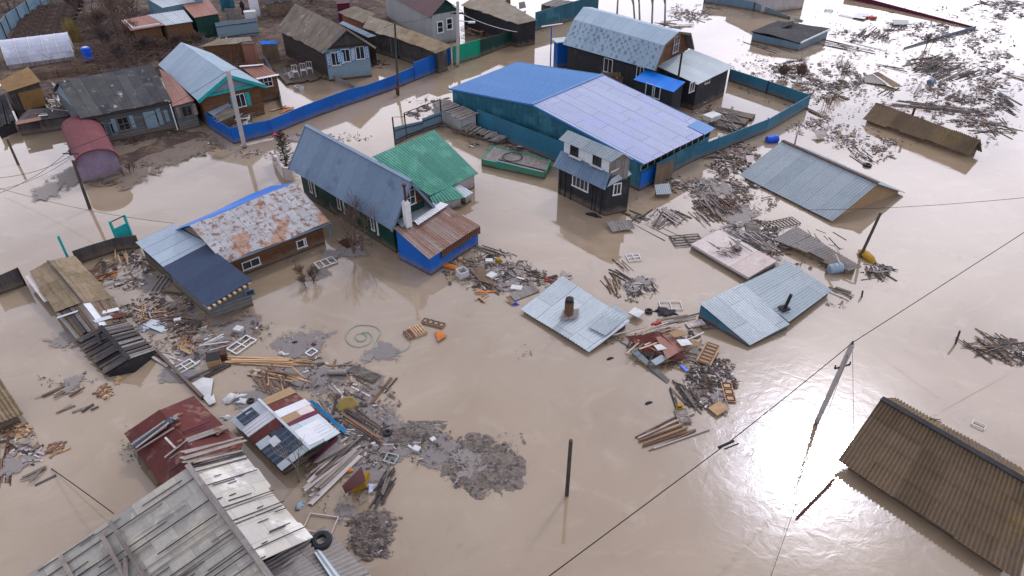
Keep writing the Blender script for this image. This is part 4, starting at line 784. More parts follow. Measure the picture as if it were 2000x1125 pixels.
P4 = [q('S6', 1305, 336, .62), q('S6', 1802, 660, .55), q('S6', 1500, 890, .2), q('S6', 1000, 576, .24)]
H, K = shed('house', 'sunken house with only its silvery corrugated roof and brick chimney above water', 'house', P4, 'pale_tin', 'board_dark', 'corr', .15, .15, .19, .02, nv=10, sag=.08)
cb = q('S6', 1352, 622, .46); part(MB().box(cb + Vector((0, 0, .4)), .34, .34, 1.1, .6), 'chimney', 'mud_brick', H); part(MB().tube(cb + Vector((0, 0, .93)), cb + Vector((0, 0, 1.12)), .22), 'chimney_pot', 'soot', H)
m = MB(); m.sheet(cb + Vector((-.45, -.5, .02)), cb + Vector((.5, -.25, .03)), cb + Vector((.6, .4, .1)), cb + Vector((-.3, .35, .1)), sag=.05); part(m, 'flashing', 'board_grey', H)
part(MB().sheet(q('S6', 1690, 545, .62), q('S6', 1800, 625, .58), q('S6', 1620, 770, .44), q('S6', 1500, 710, .43), pitch=.19, amp=.02), 'roof_patch', 'grey_tin', H)
H, K = shed('shed', 'black tar topped shed floating alone near the top right', 'shed', [q('R4', 375, 125, 1.2), q('R4', 693, 178, 1.1), q('R4', 512, 258, 1.0), q('R4', 212, 192, 1.1)], 'tar', 'steel_fence', 'flat', .12, .12, th=.12, sag=.2)
part(MB().sheet(q('T6', 860, 255, 1.3), q('T6', 990, 255, 1.3), q('T6', 1000, 300, 1.2), q('T6', 830, 305, 1.2), sag=.7, nv=8, nu=12), 'roof_mound', 'tar', H)
Pf = [q('T6', 1420, 335, 1.12), q('T6', 1085, 490, 1.02)]; part(MB().bar(Pf[0] - Vector((0, 0, .02)), Pf[1] - Vector((0, 0, .02)), .1, .16), 'fascia_board', 'white_paint', H)
# --- barrel garage
def barrel():
    a, b = q('R5', 612, 408), q('R5', 907, 338); ax = q('R5', 448, 285) - a; ax.z = 0; ax = ax.normalized(); wdt = (b - a).length; x = (b - a).normalized()
    n0 = Vector((-x.y, x.x, 0)); n0 = n0 if n0.dot(ax) > 0 else -n0; ax = n0; Lg = 7.4; h0 = 1.45; hr = .95; c = a + x * wdt / 2 + ax * Lg / 2
    H = thing('garage', 'rust red garage with a rounded roof and faded mauve front wall', 'garage', (c.x, c.y, 0)); n = 18; pr = lambda t: (wdt / 2 * math.cos(math.pi * (1 - t)) * 1.03, h0 + hr * math.sin(math.pi * t) ** .85)
    m = MB(); mid = a + x * wdt / 2
    for i in range(n):
        for k in range(6):
            s = []
            for t, kk in ((i / n, k), ((i + 1) / n, k), ((i + 1) / n, k + 1), (i / n, k + 1)):
                u_, z_ = pr(t); s.append(mid + x * u_ + ax * (-.35 + (Lg + .5) * kk / 6) + Vector((0, 0, z_)))
            m.face(s, [(i * .28, k * 1.3), (i * .28 + .28, k * 1.3), (i * .28 + .28, k * 1.3 + 1.3), (i * .28, k * 1.3 + 1.3)])
    part(m, 'roof', 'garage_red', H)
    w = MB(); bb = a + x * wdt
    w.wall(a, a + ax * Lg, -1, h0 + .05, h0 + .05).wall(bb, bb + ax * Lg, -1, h0 + .05, h0 + .05); part(w, 'wall', 'garage_mauve', H)
    for off, nm in ((0, 'front_wall'), (Lg, 'back_wall')):
        g = MB(); P = [a + ax * off - Vector((0, 0, 1))] + [mid + x * (pr(i / n)[0] * .96) + ax * off + Vector((0, 0, pr(i / n)[1] - .04)) for i in range(n + 1)] + [bb + ax * off - Vector((0, 0, 1))]
        g.face(P, [((p - a).dot(x), p.z) for p in P]); part(g, nm, 'garage_mauve', H)
    g = MB()
    for i in range(n): 
        A, B = [mid + x * pr(t)[0] - ax * .36 + Vector((0, 0, pr(t)[1])) for t in (i / n, (i + 1) / n)]; g.bar(A, B, .05, .1)
    part(g, 'roof_edge', 'garage_red', H)
barrel()
# --- upper left rank of houses
a = gable('house', 'old house with a black tar paper roof and grey log walls, upper left', 'house', ('R1', 590, 866), ('R1', 1258, 738), ('R1', 418, 600), ('R1', 1112, 466), 2.5, None, 'slate_dark', 'log_grey', 'paleblue_wall', .4, .2, 0, 0, rag=.08, sag=.05)
for x, y, ww, hh in ((905, 905, .85, 1.1), (1165, 857, .7, 1.0)): win(a['H'], a['k1'], a['k2'], U('R1', x, y), ww, hh, 2, 2, 'wood_grey', shut=.32, shutm='paleblue_wall')
for x, y in ((712, 945), (755, 940), (825, 940)): win(a['H'], a['k1'], a['k2'], U('R1', x, y), .34, .95, 1, 1, 'paleblue_wall')
m = MB(); A, B = a['k1'], a['k2']; d = (B - A).normalized(); nn = Vector((d.y, -d.x, 0)); p0 = A + d * ((B - A).length * .66) + nn * .08
m.slab(p0, p0 + d * .9, .5, 1.9, th=.04); m.slab(p0 + d * 1.0, p0 + d * 1.35, .6, 2.0, th=.04); part(m, 'leaning_sheet', 'paleblue_wall', a['H'])
part(MB().bar(a['e1'] - Vector((0, 0, .15)), a['e2'] - Vector((0, 0, .15)), .1, .14), 'eave_beam', 'log_dark', a['H'])
H, K = shed('annex', 'low annex with a rust and cream roof between the tar roof and the blue roof', 'annex', [q('R1', 1165, 500, 2.9), q('R1', 1245, 545, 2.9), q('R1', 1425, 738, 2.3), q('R1', 1260, 776, 2.3)], 'redtin', 'log_grey', 'flat', .1, .2, rag=.1)
win(H, K[3], K[2], U('R1', 1368, 812), .85, .95, 2, 1, 'wood_grey', shut=.3, shutm='wood_grey')
a = gable('house', 'house with a pale blue metal roof and a gable trimmed in turquoise', 'house', ('R1', 1158, 474), ('R1', 1448, 738), ('R1', 1325, 308), ('R1', 1672, 546), 2.6, None, 'tin_blue', 'log_brown', 'paleblue_wall', .45, .45, 0, 0, sag=.03)
lb = a
for A, B in ((a['e2'], a['r2']), (a['f2'], a['r2'])): part(MB().bar(A - Vector((0, 0, .12)), B - Vector((0, 0, .12)), .06, .26), 'barge_board', 'teal_paint', a['H'])
part(MB().bar(a['k2'] + Vector((.05, -.1, -.05)), a['g2'] + Vector((.05, -.1, -.05)), .12, .22), 'cornice', 'teal_paint', a['H'])
win(a['H'], a['k2'], a['g2'], U('R1', 1762, 735), .8, 1.15, 2, 1, shut=.35, shutm='teal_paint')
part(MB().sheet(q('R1', 1465, 452, 4), q('R1', 1478, 420, 4), q('R1', 1482, 428, 3.9), q('R1', 1470, 458, 3.9)), 'roof_vent', 'soot', a['H']) if False else None
H, K = shed('shed', 'small brown shed with a red and white striped roof', 'shed', [q('R2', 250, 480, 2.9), q('R2', 432, 468, 2.9), q('R2', 541, 550, 2.2), q('R2', 378, 582, 2.2)], 'redtin', 'mud_brick', 'corr', .15, .15, .3, .02)
part(MB().bar(q('R2', 378, 578, 2.27), q('R2', 541, 546, 2.27), .4, .03), 'roof_edge', 'white_paint', H); part(MB().bar(q('R2', 255, 486, 2.9), q('R2', 430, 473, 2.9), .3, .03), 'roof_edge', 'white_paint', H)
win(H, K[3], K[2], U('R2', 462, 598), .8, .9, 2, 2)
H, K = shed('lean_to', 'small pale blue tin roof inside the corner of the blue fence', 'shed', [q('R1', 1600, 715, 1.7), q('R1', 1697, 770, 1.7), q('R1', 1585, 862, 1.3), q('R1', 1465, 785, 1.4)], 'tin_blue', 'board_brown', 'flat', .1, .1)
single(MB().planks(q('R1', 1680, 775, 1.75), q('R1', 1745, 830, 1.7), q('R1', 1600, 893, 1.3), q('R1', 1560, 850, 1.3), w_=.25, rag=.2), 'boarding', 'wood_grey', 'grey board panel leaning on the small blue tin roof in the fence corner', 'boards')
a = gable('house', 'log house with a weathered patched plank roof and three blue and white shuttered windows', 'house', ('R2', 520, 218), ('R2', 860, 384), ('R2', 662, 25), ('R2', 1036, 207), 3.0, None, 'plank_roof', 'log_dark', 'board_dark', .45, .55, 0, 0, rag=.08, sag=.06)
fw_ = MB(); off = (a['k2'] - a['k1']).normalized() * .04; off.z = 0; fw_.wall(a['k2'] + off, a['g2'] + off, .2, a['k2'].z - .15, a['k2'].z - .15); part(fw_, 'front_wall', 'paleblue_wall', a['H'])
for x, y in ((957, 430), (1031, 405), (1137, 385)): win(a['H'], a['k2'], a['g2'], U('R2', x, y), .85, 1.25, 2, 1, off=.07, shut=.30, shutm='cyan_paint')
part(MB().bar(a['k2'] + Vector((.05, -.15, -.05)), a['g2'] + Vector((.05, -.15, -.05)), .3, .15), 'cornice', 'log_dark', a['H'])
for A, B in ((a['e2'], a['r2']), (a['f2'], a['r2'])): part(MB().bar(A - Vector((0, 0, .08)), B - Vector((0, 0, .08)), .05, .18), 'barge_board', 'board_grey', a['H'])
shed('lean_to', 'narrow light blue roof strip behind the log house', 'shed', [q('R2', 1012, 155, 3.2), q('R2', 1256, 262, 3.0), q('R2', 1195, 274, 2.7), q('R2', 985, 172, 3.0)], 'bright_blue' if 0 else 'tin_blue', 'log_dark', 'flat', .1, .1)
shed('shed', 'ramshackle shed of pale grey sheets, highest of the row behind the log house', 'shed', [q('R2', 1098, 44, 3.0), q('R2', 1252, 100, 3.0), q('R2', 1165, 170, 2.4), q('R2', 972, 92, 2.5)], 'wavy_slate', 'brick', 'corr', .3, .3, .25, .03, rag=.1)
shed('shed', 'shed with a wavy slate roof in the middle of the row behind the log house', 'shed', [q('R2', 1205, 115, 2.9), q('R2', 1455, 198, 2.8), q('R2', 1392, 280, 2.35), q('R2', 1158, 205, 2.45)], 'wavy_slate', 'board_dark', 'corr', .3, .5, .25, .03, rag=.1, sag=.1)
H, K = shed('shed', 'shed with a mossy yellow brown roof ending at the blue fence', 'shed', [q('R2', 1448, 196, 2.8), q('R2', 1812, 335, 2.4), q('R2', 1690, 390, 2.2), q('R2', 1392, 275, 2.4)], 'moss_slate', 'board_dark', 'corr', .3, .6, .25, .03, rag=.06, sag=.08)
dn = Vector((.2, -1, 0)).normalized() * .1
part(MB().box(q('R2', 1510, 400, .0) + Vector((0, 0, .9)), 1.0, .1, 1.9, -.3), 'door', 'white_paint', H); part(MB().box(q('R2', 1548, 435, .0) + Vector((0, 0, 1.1)), .45, .2, 2.4, -.3), 'door_post', 'blue_paint', H)
p = q('R2', 1412, 412); cb_ = thing('cabinet', 'grey teal metal cabinet standing in the flooded yard', 'cabinet', (p.x, p.y, 0)); part(MB().box(p + Vector((0, 0, .7)), 1.3, .9, 2.4, .25), 'cabinet_body', 'steel_fence', cb_); part(MB().box(p + Vector((0, 0, 1.94)), 1.4, 1.0, .08, .25), 'cabinet_top', 'steel_fence', cb_)
# top house, dark red roof
a = gable('house', 'grey house with a dark red roof and green gable at the top edge', 'house', ('R2', 1290, -70), ('R2', 1650, 130), ('R2', 1440, -185), ('R2', 1765, -5), 3.2, None, 'darkred_roof', 'pale_wall', 'dark_green', .35, .35, 0, 0)
for x, y in ((1722, 198), (1790, 174)): win(a['H'], a['k2'], a['g2'], U('R2', x, y), .85, 1.3, 1, 2, off=.06, fw=.12)
# top shed with teal doors
H, K = shed('shed', 'long plank roofed shed with two peeling turquoise doors, top centre', 'shed', [q('R3', 310, -60, 3.0), q('R3', 622, 122, 2.7), q('R3', 505, 150, 2.5), q('R3', 160, 30, 2.9)], 'wavy_slate', 'black_siding', 'corr', .25, .3, .25, .02, rag=.15)
for (x0, x1) in ((502, 545), (550, 590)):
    A, B = q('R3', x0, 268 - (x0 - 500) * .25), q('R3', x1, 268 - (x1 - 500) * .25); part(MB().slab(A + Vector((0, -.12, 0)), B + Vector((0, -.12, 0)), -.4, 1.7, th=.05), 'door', 'teal_paint', H)
H, K = shed('shed', 'flat plank roof at the top edge behind the teal fence', 'shed', [q('T4', 1500, -20, 1.0), q('T4', 1840, 35, 1.0), q('T4', 1600, 110, .7), q('T4', 1300, 60, .7)], 'board_grey', 'board_dark', 'planks', .1, .1, rag=.2)
H, K = shed('shed', 'grey metal shed cut by the top edge left of the teal fence', 'shed', [q('T4', 700, -90, 2.4), q('T4', 930, -30, 2.3), q('T4', 740, 60, 1.6), q('T4', 440, -10, 1.8)], 'concrete', 'board_brown', 'flat', .1, .1)
# upper left small buildings
def greenhouse():
    a, b = q('R1', 70, 510, .3), q('R1', 555, 445, .3); d = (b - a).normalized(); n_ = Vector((-d.y, d.x, 0)); Lg = (b - a).length; wd = 3.6; hh = 2.0; c = a + d * Lg / 2 + n_ * wd / 2
    H = thing('greenhouse', 'long arched greenhouse under cloudy plastic film', 'greenhouse', (c.x, c.y, .3)); m = MB(); f = MB(); n = 12
    pt = lambda t, s: a + d * s + n_ * (wd / 2 * (1 - math.cos(math.pi * t))) + Vector((0, 0, .4 + hh * math.sin(math.pi * t) ** .8))
    for i in range(n):
        for k in range(10): m.face([pt(i / n, Lg * k / 10), pt(i / n, Lg * (k + 1) / 10), pt((i + 1) / n, Lg * (k + 1) / 10), pt((i + 1) / n, Lg * k / 10)])
    for s in (0, Lg): m.face([pt(i / n, s) for i in range(n + 1)])
    part(m, 'film', 'poly_film', H)
    for k in range(6):
        s = Lg * k / 5
        f = MB()
        for i in range(n): f.bar(pt(i / n, s) + Vector((0, 0, .02)), pt((i + 1) / n, s) + Vector((0, 0, .02)), .07, .05)
        part(f, 'hoop', 'white_paint', H)
    part(MB().slab(a, b, -.2, .75, th=.1), 'base_board', 'board_grey', H)
greenhouse()
H, K = shed('hut', 'hut with a tan sheet roof and tan wall panel above the scrap heap', 'hut', [q('R1', -10, 595, 3.0), q('R1', 205, 490, 3.2), q('R1', 297, 597, 2.8), q('R1', 45, 676, 2.6)], 'brown_box', 'board_dark', 'flat', .15, .15)
part(MB().face([q('R1', 130, 682, 2.4), q('R1', 302, 642, 2.4), q('R1', 342, 770, .9), q('R1', 180, 808, .9)]), 'wall_panel', 'brown_box', H)
shed('porch', 'low dark porch under the scrap heap, with a rusty edge', 'porch', [q('R1', 200, 800, 1.3), q('R1', 480, 780, 1.3), q('R1', 505, 850, 1.1), q('R1', 110, 905, 1.1)], 'board_dark', 'board_dark', 'flat', .05, .05)
single(MB().bar(q('R1', 115, 903, 1.25), q('R1', 300, 868, 1.25), .8, .04), 'roofing_sheet', 'redtin', 'rust red strip of roofing at the foot of the scrap heap', 'sheet')
shed('shed', 'pale metal roof cut by the top edge, upper left', 'shed', [q('R1', 1060, -20, 4.2), q('R1', 1480, -40, 4.2), q('R1', 1480, 2, 3.5), q('R1', 1190, 57, 3.4)], 'pale_tin', 'steel_fence', 'flat', .1, .1)
shed('shed', 'shed with a pinkish brown roof over green walls, upper left', 'shed', [q('R1', 1330, 30, 3.4), q('R1', 1528, -5, 3.4), q('R1', 1602, 98, 2.9), q('R1', 1422, 130, 2.9)], 'redtin', 'dark_green', 'flat', .1, .1, z0=.5)
shed('shed', 'shed with a white grey corrugated roof beside the rusty one, upper left', 'shed', [q('R1', 1070, 110, 3.1), q('R1', 1345, 70, 3.1), q('R1', 1412, 156, 2.7), q('R1', 1210, 186, 2.7)], 'pale_tin', 'mud_brick', 'corr', .15, .15, .25, .03, z0=.3)
H, K = shed('shed', 'shed with a seamed rusty roof edged in white, upper left', 'shed', [q('R1', 885, 150, 3.2), q('R1', 1085, 110, 3.2), q('R1', 1210, 183, 2.7), q('R1', 958, 224, 2.7)], 'redtin', 'mud_brick', 'flat', .3, .3, z0=.3)
part(MB().bar(K[3] + Vector((0, 0, .1)), K[2] + Vector((0, 0, .1)), .12, .3), 'fascia_board', 'white_paint', H); part(MB().bar(K[0] + Vector((0, 0, .1)), K[3] + Vector((0, 0, .1)), .12, .3), 'fascia_board', 'white_paint', H)
shed('barn', 'mud brick byre with loose slates on its roof behind the pale blue roof', 'barn', [q('T3', 250, 430, 2.4), q('T3', 610, 400, 2.4), q('T3', 640, 455, 2.1), q('T3', 60, 510, 2.1)], 'wavy_slate', 'mud_brick', 'flat', .1, .1, rag=.2)
p = q('T3', 640, 690, .3); dr = thing('door_box', 'dark red metal cupboard beside the mud brick byre', 'cupboard', (p.x, p.y, .2)); part(MB().box(p + Vector((0, 0, .95)), 1.2, .8, 2.0, .05), 'cabinet_body', 'redtin', dr); part(MB().box(p + Vector((0, 0, 1.98)), 1.3, .9, .06, .05), 'cabinet_top', 'rusty_iron', dr)
H, K = shed('cart_canopy', 'small light blue table roof above dark planks beside the log house', 'canopy', [q('T3', 710, 452, 2.0), q('T3', 900, 448, 2.0), q('T3', 922, 482, 1.8), q('T3', 735, 488, 1.8)], 'bright_blue', 'board_brown', 'flat', .1, .1)
# ---------------------------------------------------------------- fences
def fence(name, label, pts, m_, zb=-1.0, group=None, posts=None, pm='iron', psp=2.6, th=.05, cat='fence', rail=False, side=0):
    """pts: (Vector base, top height)"""
    c = sum((p for p, h in pts), Vector()) / len(pts); H = thing(name, label, cat, (c.x, c.y, 0), group)
    for (A, ha), (B, hb) in zip(pts, pts[1:]):
        part(MB().slab(A, B, zb, ha, zb, hb, th=th), 'panel', m_, H)
        if posts:
            Lg = (B - A).length; n = max(1, round(Lg / psp)); nn = (B - A).normalized(); nn = Vector((nn.y, -nn.x, 0)) * (.07 if not side else side)
            for i in range(n + 1): t = i / n; p = A.lerp(B, t) + nn; part(MB().tube((p.x, p.y, zb), (p.x, p.y, ha + (hb - ha) * t + .04), .05, n=6), 'post', pm, H)
        if rail:
            nn = (B - A).normalized(); nn = Vector((nn.y, -nn.x, 0)) * (.06 if not side else side)
            for k in (.25, .8): part(MB().bar(Vector((A.x, A.y, ha * k)) + nn, Vector((B.x, B.y, hb * k)) + nn, .05, .06), 'rail', pm, H)
    return H
def fp(zb, zt_): b = U(*zb); return (G(*b), vz(b, U(*zt_)))
def fh(zb, h): return (q(*zb), h)
bf = [(('R1', 1530, 935), ('R1', 1500, 845)), (('R2', 215, 1055), ('R2', 222, 962)), (('R2', 292, 1040), ('R2', 296, 935)), (('R2', 500, 985), ('R2', 500, 868)), (('R2', 740, 885), ('R2', 740, 768)), (('R2', 1060, 768), ('R2', 1055, 660)), (('R2', 1200, 722), ('R2', 1198, 600)), (('R2', 1400, 650), ('R2', 1398, 545)), (('R2', 1538, 592), ('R2', 1538, 505))]
P_ = [fp(*k) for k in bf]; print('bluefence', [round(h, 2) for p, h in P_])
P_ = [(p, 1.65 + .1 * ((i * 7) % 3 - 1)) for i, (p, h) in enumerate(P_)]
hh = [round(h, 2) for p, h in [fp(*k) for k in bf]]; hm = sorted(hh)[len(hh) // 2]; P_ = [(p, hm + .07 * ((i * 7) % 3 - 1)) for i, (p, h) in enumerate(P_)]
fence('fence', 'long bright blue metal fence standing along the flooded street', P_, 'blue_paint', th=.06)
b2 = [(('R2', 1538, 592), ('R2', 1538, 460)), (('R2', 1660, 545), ('R2', 1662, 412)), (('R2', 1785, 480), ('R2', 1788, 350))]
P_ = [fp(*k) for k in b2]; print('blue2', [round(h, 2) for p, h in P_]); fence('gate', 'taller blue double gate at the far end of the blue fence', P_, 'blue_paint', posts=True, pm='blue_paint', psp=9, cat='gate')
P_ = [fp(('R3', 5, 425), ('R3', 0, 318)), fp(('R3', 98, 392), ('R3', 90, 288))]; fence('gate', 'short blue fence piece left of the green gate', P_, 'blue_paint', cat='fence')
P_ = [fp(('T4', 170, 845), ('T4', 165, 605)), fp(('T4', 510, 745), ('T4', 505, 510))]; print('ggate', P_[0][1]); fence('gate', 'bright emerald green metal gate behind the concrete pole', P_, 'bright_green', cat='gate', posts=True, psp=3, pm='bright_green')
P_ = [fp(('T4', 515, 742), ('T4', 512, 520)), fp(('T4', 1000, 560), ('T4', 1000, 385))]; fence('fence', 'dark green metal fence right of the emerald gate', P_, 'dark_green')
P_ = [fp(('T4', 1235, 400), ('T4', 1235, 225)), fp(('T4', 1700, 270), ('T4', 1700, 95)), (q('T4', 2050, 160), 2.2)]; print('tealtop', P_[0][1]); fence('fence', 'dark teal metal fence at the top centre', [(P_[0][0], 2.1), (P_[1][0], 2.2), P_[2]], 'teal_metal')
# long fence before the warehouse
L_ = [q('R3', 255, 760), q('R3', 745, 950)]; n_ = (he - hl).normalized(); n2 = Vector((n_.y, -n_.x, 0)); n2 = n2 if n2.y < 0 else -n2
A0 = hl + n2 * .9; B0 = hl + n_ * ((he - hl).length * .62) + n2 * 1.0
zt0 = 1.85; A1, B1 = q('R3', 255, 665, zt0), q('R3', 800, 878, zt0); fence('fence', 'blue grey metal fence in front of the warehouse side wall', [(A1, zt0), (B1, zt0)], 'fence_bluegrey')
# yard fence right of the warehouse
zt1 = 1.6
Fp = [fp(('R3', 1465, 1028), ('R3', 1470, 938)), fp(('R4', 0, 928), ('R4', 0, 862)), fp(('R4', 300, 808), ('R4', 300, 716)), fp(('R4', 553, 660), ('R4', 570, 575))]; print('yard', [round(h, 2) for p, h in Fp])
hy = sorted(h for p, h in Fp)[1]; Fp = [(p, hy + .03 * (i % 2)) for i, (p, h) in enumerate(Fp)]
back = [(Fp[-1][0], hy), (q('T5', 1010, 560 + 0, hy), hy), (q('T5', 460, 385, hy), hy)]
back = [(Fp[-1][0], hy), (q('T5', 830, 503, hy), hy), (q('T5', 450, 383, hy), hy)]
fence('fence', 'blue grey metal fence enclosing the yard right of the warehouse', Fp + back[1:], 'fence_bluegrey', posts=True, psp=3.2, side=-.08)
# gates left of warehouse with posts
P_ = [fp(('R2', 1400, 1060), ('R2', 1400, 930)), fp(('R2', 1478, 1015), ('R2', 1480, 912)), fp(('R2', 1600, 965), ('R2', 1600, 885))]
fence('gate', 'steel blue gate leaf left of the warehouse, the nearer one', P_[:3], 'steel_fence', cat='gate', rail=True)
P_ = [(q('R2', 1600, 965), P_[2][1] + .2), (q('R2', 1735, 925), P_[2][1] + .35)]; fence('gate', 'steel blue gate leaf left of the warehouse, the one beside the woodshed', P_, 'steel_fence', cat='gate', rail=True)
gp = []
for (b, t) in ((('R2', 1395, 1058), ('R2', 1390, 858)), (('R2', 1478, 1015), ('R2', 1480, 828)), (('R2', 1735, 915), ('R2', 1735, 728))): gp.append((q(*b), vz(U(*b), U(*t))))
c = gp[1][0]; H = thing('gateway', 'thin rusty gate frame of three posts left of the warehouse', 'gate frame', (c.x, c.y, 0))
for p, h in gp: part(MB().tube(p - Vector((0, 0, 1)), p + Vector((0, 0, h)), .06), 'post', 'rusty_iron', H)
part(MB().tube(gp[1][0] + Vector((0, 0, gp[1][1])), gp[2][0] + Vector((0, 0, gp[2][1])), .035), 'crossbar', 'rusty_iron', H); part(MB().tube(gp[0][0] + Vector((0, 0, gp[0][1])), gp[1][0] + Vector((0, 0, gp[1][1] - .3)), .02), 'crossbar', 'rusty_iron', H)
# fence upper left
P_ = []
for (xb, yb, xt, yt) in ((20, 480 + 30, -30, 300), (120, 345, 80, 210), (235, 260, 180, 110), (345, 185, 285, 40), (465, 90, 425, -30), (560, 20, 540, -110)): P_.append((q('T2', xb, yb, .4), 2.2))
fence('fence', 'pale steel fence on dark posts around the ploughed garden, upper left', P_, 'steel_fence', zb=.2, posts=True, pm='rusty_iron', psp=3.0)
P_ = [(q('T3', 265, 425, .5), 2.2), (q('T3', 410, 400, .5), 2.2), (q('T3', 560, 385, .4), 2.1), (q('T3', 715, 370, .4), 2.2)]; fence('fence', 'patchwork fence of pale blue tin sheets in the upper left yards', P_, 'paleblue_wall', zb=.2, rail=True)
P_ = [(q('T3', 630, 200, .5), 2.6), (q('T3', 730, 180, .5), 2.6)]; fence('gate', 'open white tin gate leaf in the upper left yards', P_, 'white_wall', zb=.3, cat='gate')
P_ = [(q('T3', 300, 110, .5), 2.8), (q('T3', 450, 100, .5), 2.8)]; fence('fence', 'deep teal fence panel behind the upper left yards', P_, 'teal_metal', zb=.3)
P_ = [(q('T3', 370, 280, .5), 2.4), (q('T3', 540, 265, .5), 2.3)]; fence('fence', 'grey board fence beside the white crate, upper left', P_, 'board_grey', zb=.3)
# yard divider (low curved) and blue pickets
P_ = [fh(('R2', 885, 545), .75), fh(('R2', 960, 600), .6), fh(('R2', 1100, 650), .35)]; fence('fence', 'low sunken grey fence running from the log house to the blue fence', P_, 'board_grey', zb=-.6)
P_ = [fh(('R2', 445, 470), .9), fh(('R2', 520, 600), .8), fh(('R2', 570, 800), .4)]; fence('fence', 'half sunken mesh fence beside the small brown shed', P_, 'steel_fence', zb=-.6, th=.03)
# black fence at left edge, dark fence with teal gate
P_ = [fp(('S1', -20, 365), ('S1', -20, 232)), fp(('S1', 190, 290), ('S1', 165, 150))]; fence('fence', 'black board fence at the left edge of the picture', P_, 'board_dark', posts=True, pm='iron', psp=6)
P_ = [fp(('R5', 570, 1000), ('R5', 535, 915)), fp(('R5', 700, 955), ('R5', 690, 858)), fp(('R5', 880, 900), ('R5', 860, 800)), fp(('R5', 1030, 880), ('R5', 990, 775))]; print('darkf', [round(h, 2) for p, h in P_]); fence('fence', 'dark stained board fence behind the left shack', [(p, .95) for p, h in P_], 'board_dark')
P_ = [fp(('R5', 885, 890), ('R5', 852, 775)), fp(('R5', 985, 840), ('R5', 940, 728))]; H = fence('gate', 'turquoise gate in a tall frame beside the pale tin lean-to', [(p, 1.45) for p, h in P_], 'teal_paint', cat='gate')
for p, h in P_: part(MB().bar((p.x, p.y, -1), (p.x, p.y, 2.0), .12), 'post', 'teal_paint', H)
part(MB().bar((P_[0][0].x, P_[0][0].y, 1.95), (P_[1][0].x, P_[1][0].y, 1.95), .05), 'crossbar', 'rusty_iron', H)
pb = q('R5', 520, 1000); single(MB().tube(pb - Vector((0, 0, 1)), pb + Vector((0, 0, 2.0)), .07), 'post', 'teal_paint', 'short green post behind the mossy slate roof', 'post', loc=(pb.x, pb.y, 0))
# long sunken fence top between the shack and the red roof
P_ = [(q('S1', 1135, 770), .25), (q('S1', 1490, 1125), .22)]; fence('fence', 'sunken fence top running from the black plank roof to the red roof', P_, 'board_dark', zb=-.6, th=.14)
# fences far right
P_ = [fp(('T6', -30, 30), ('T6', -30, -70)), fp(('T6', 540, 125), ('T6', 540, 60)), fp(('T6', 955, 222), ('T6', 960, 200))]; fence('fence', 'steel blue fence sinking into the flood near the top right', [(P_[0][0], 1.6), (P_[1][0], 1.0), (P_[2][0], .35)], 'steel_fence', posts=True, psp=5, pm='iron')
P_ = [fh(('R4', 780, -10), .75), fh(('R4', 1000, 38), .5), fh(('R4', 1260, 100), .35), fh(('R4', 1578, 176), .2)]; fence('fence', 'maroon fence top just above the water, top right', P_, 'maroon')
P_ = [fh(('R4', 1578, 176), .35), fh(('R4', 1320, 245), .25), fh(('R4', 1140, 298), .15)]; fence('fence', 'dark blue fence top just above the water, top right', P_, 'slateblue_roof')
H, K = shed('building', 'pale rendered building cut by the top edge at right', 'building', [q('T6', 640, 160) + Vector((-2, 9, 3.2)), q('T6', 1110, 105) + Vector((-1, 9, 3.2)), q('T6', 1110, 105) + Vector((0, 0, 3)), q('T6', 640, 160) + Vector((0, 0, 3))], 'maroon', 'concrete', 'flat', .1, .1)
# raised beds in yard
for k, (x, y, dx, dy) in enumerate(((22, 655, 215, 42), (0, 690, 195, 40), (-15, 725, 170, 45))):
    A, B = q('R4', x, y, .3), q('R4', x + dx, y + dy, .3); d = (B - A).normalized(); n_ = Vector((d.y, -d.x, 0)) * 1.1
    if n_.y > 0: n_ = -n_
    single(MB().sheet(A, B, B + n_, A + n_, sag=.08, th=.35, nv=4), 'garden_bed', 'mud_mound' if k == 2 else 'board_dark', ['farthest dark plank platform in the fenced yard', 'middle dark plank platform in the fenced yard', 'nearest mossy platform in the fenced yard, by the white boxes'][k], 'platform', 'low platforms in the fenced yard')
shed('shed', 'added dark shed filling the dark void at the left edge beside the tan hut', 'shed', [q('R1', -60, 700, 1.5), q('R1', 40, 690, 1.5), q('R1', 110, 890, .9), q('R1', -40, 950, .9)], 'tar', 'tar', 'planks', .1, .1, rag=.3, jit=.08)  # black block added to stand in for a dark void beside the hut
fence('fence', 'low brown garden border in front of the greenhouse', [(q('R1', 255, 585, .3), .95), (q('R1', 430, 560, .3), .9), (q('R1', 730, 515, .3), .95)], 'board_brown', zb=0, posts=True, pm='wood_pole', psp=2.5)
fence('fence', 'sagging grey board fence between the brushwood and the pinkish roof', [(q('R1', 1240, 300, .4), 1.5), (q('R1', 1420, 250, .4), 1.6)], 'board_grey', zb=0, posts=True, pm='wood_pole', psp=2)
shed('shed', 'dark plank shed at the top edge left of the log house', 'shed', [q('R2', 420, -30, 2.6), q('R2', 640, -50, 2.6), q('R2', 650, 8, 2.0), q('R2', 440, 30, 2.0)], 'board_dark', 'board_brown', 'planks', .15, .15, rag=.2, jit=.05, z0=0)
shed('shed', 'small purple walled shed behind the ridge of the log house', 'shed', [q('R2', 955, -30, 2.8), q('R2', 1060, -40, 2.8), q('R2', 1062, 20, 2.4), q('R2', 960, 30, 2.4)], 'darkred_roof', 'maroon', 'flat', .1, .1, z0=0)
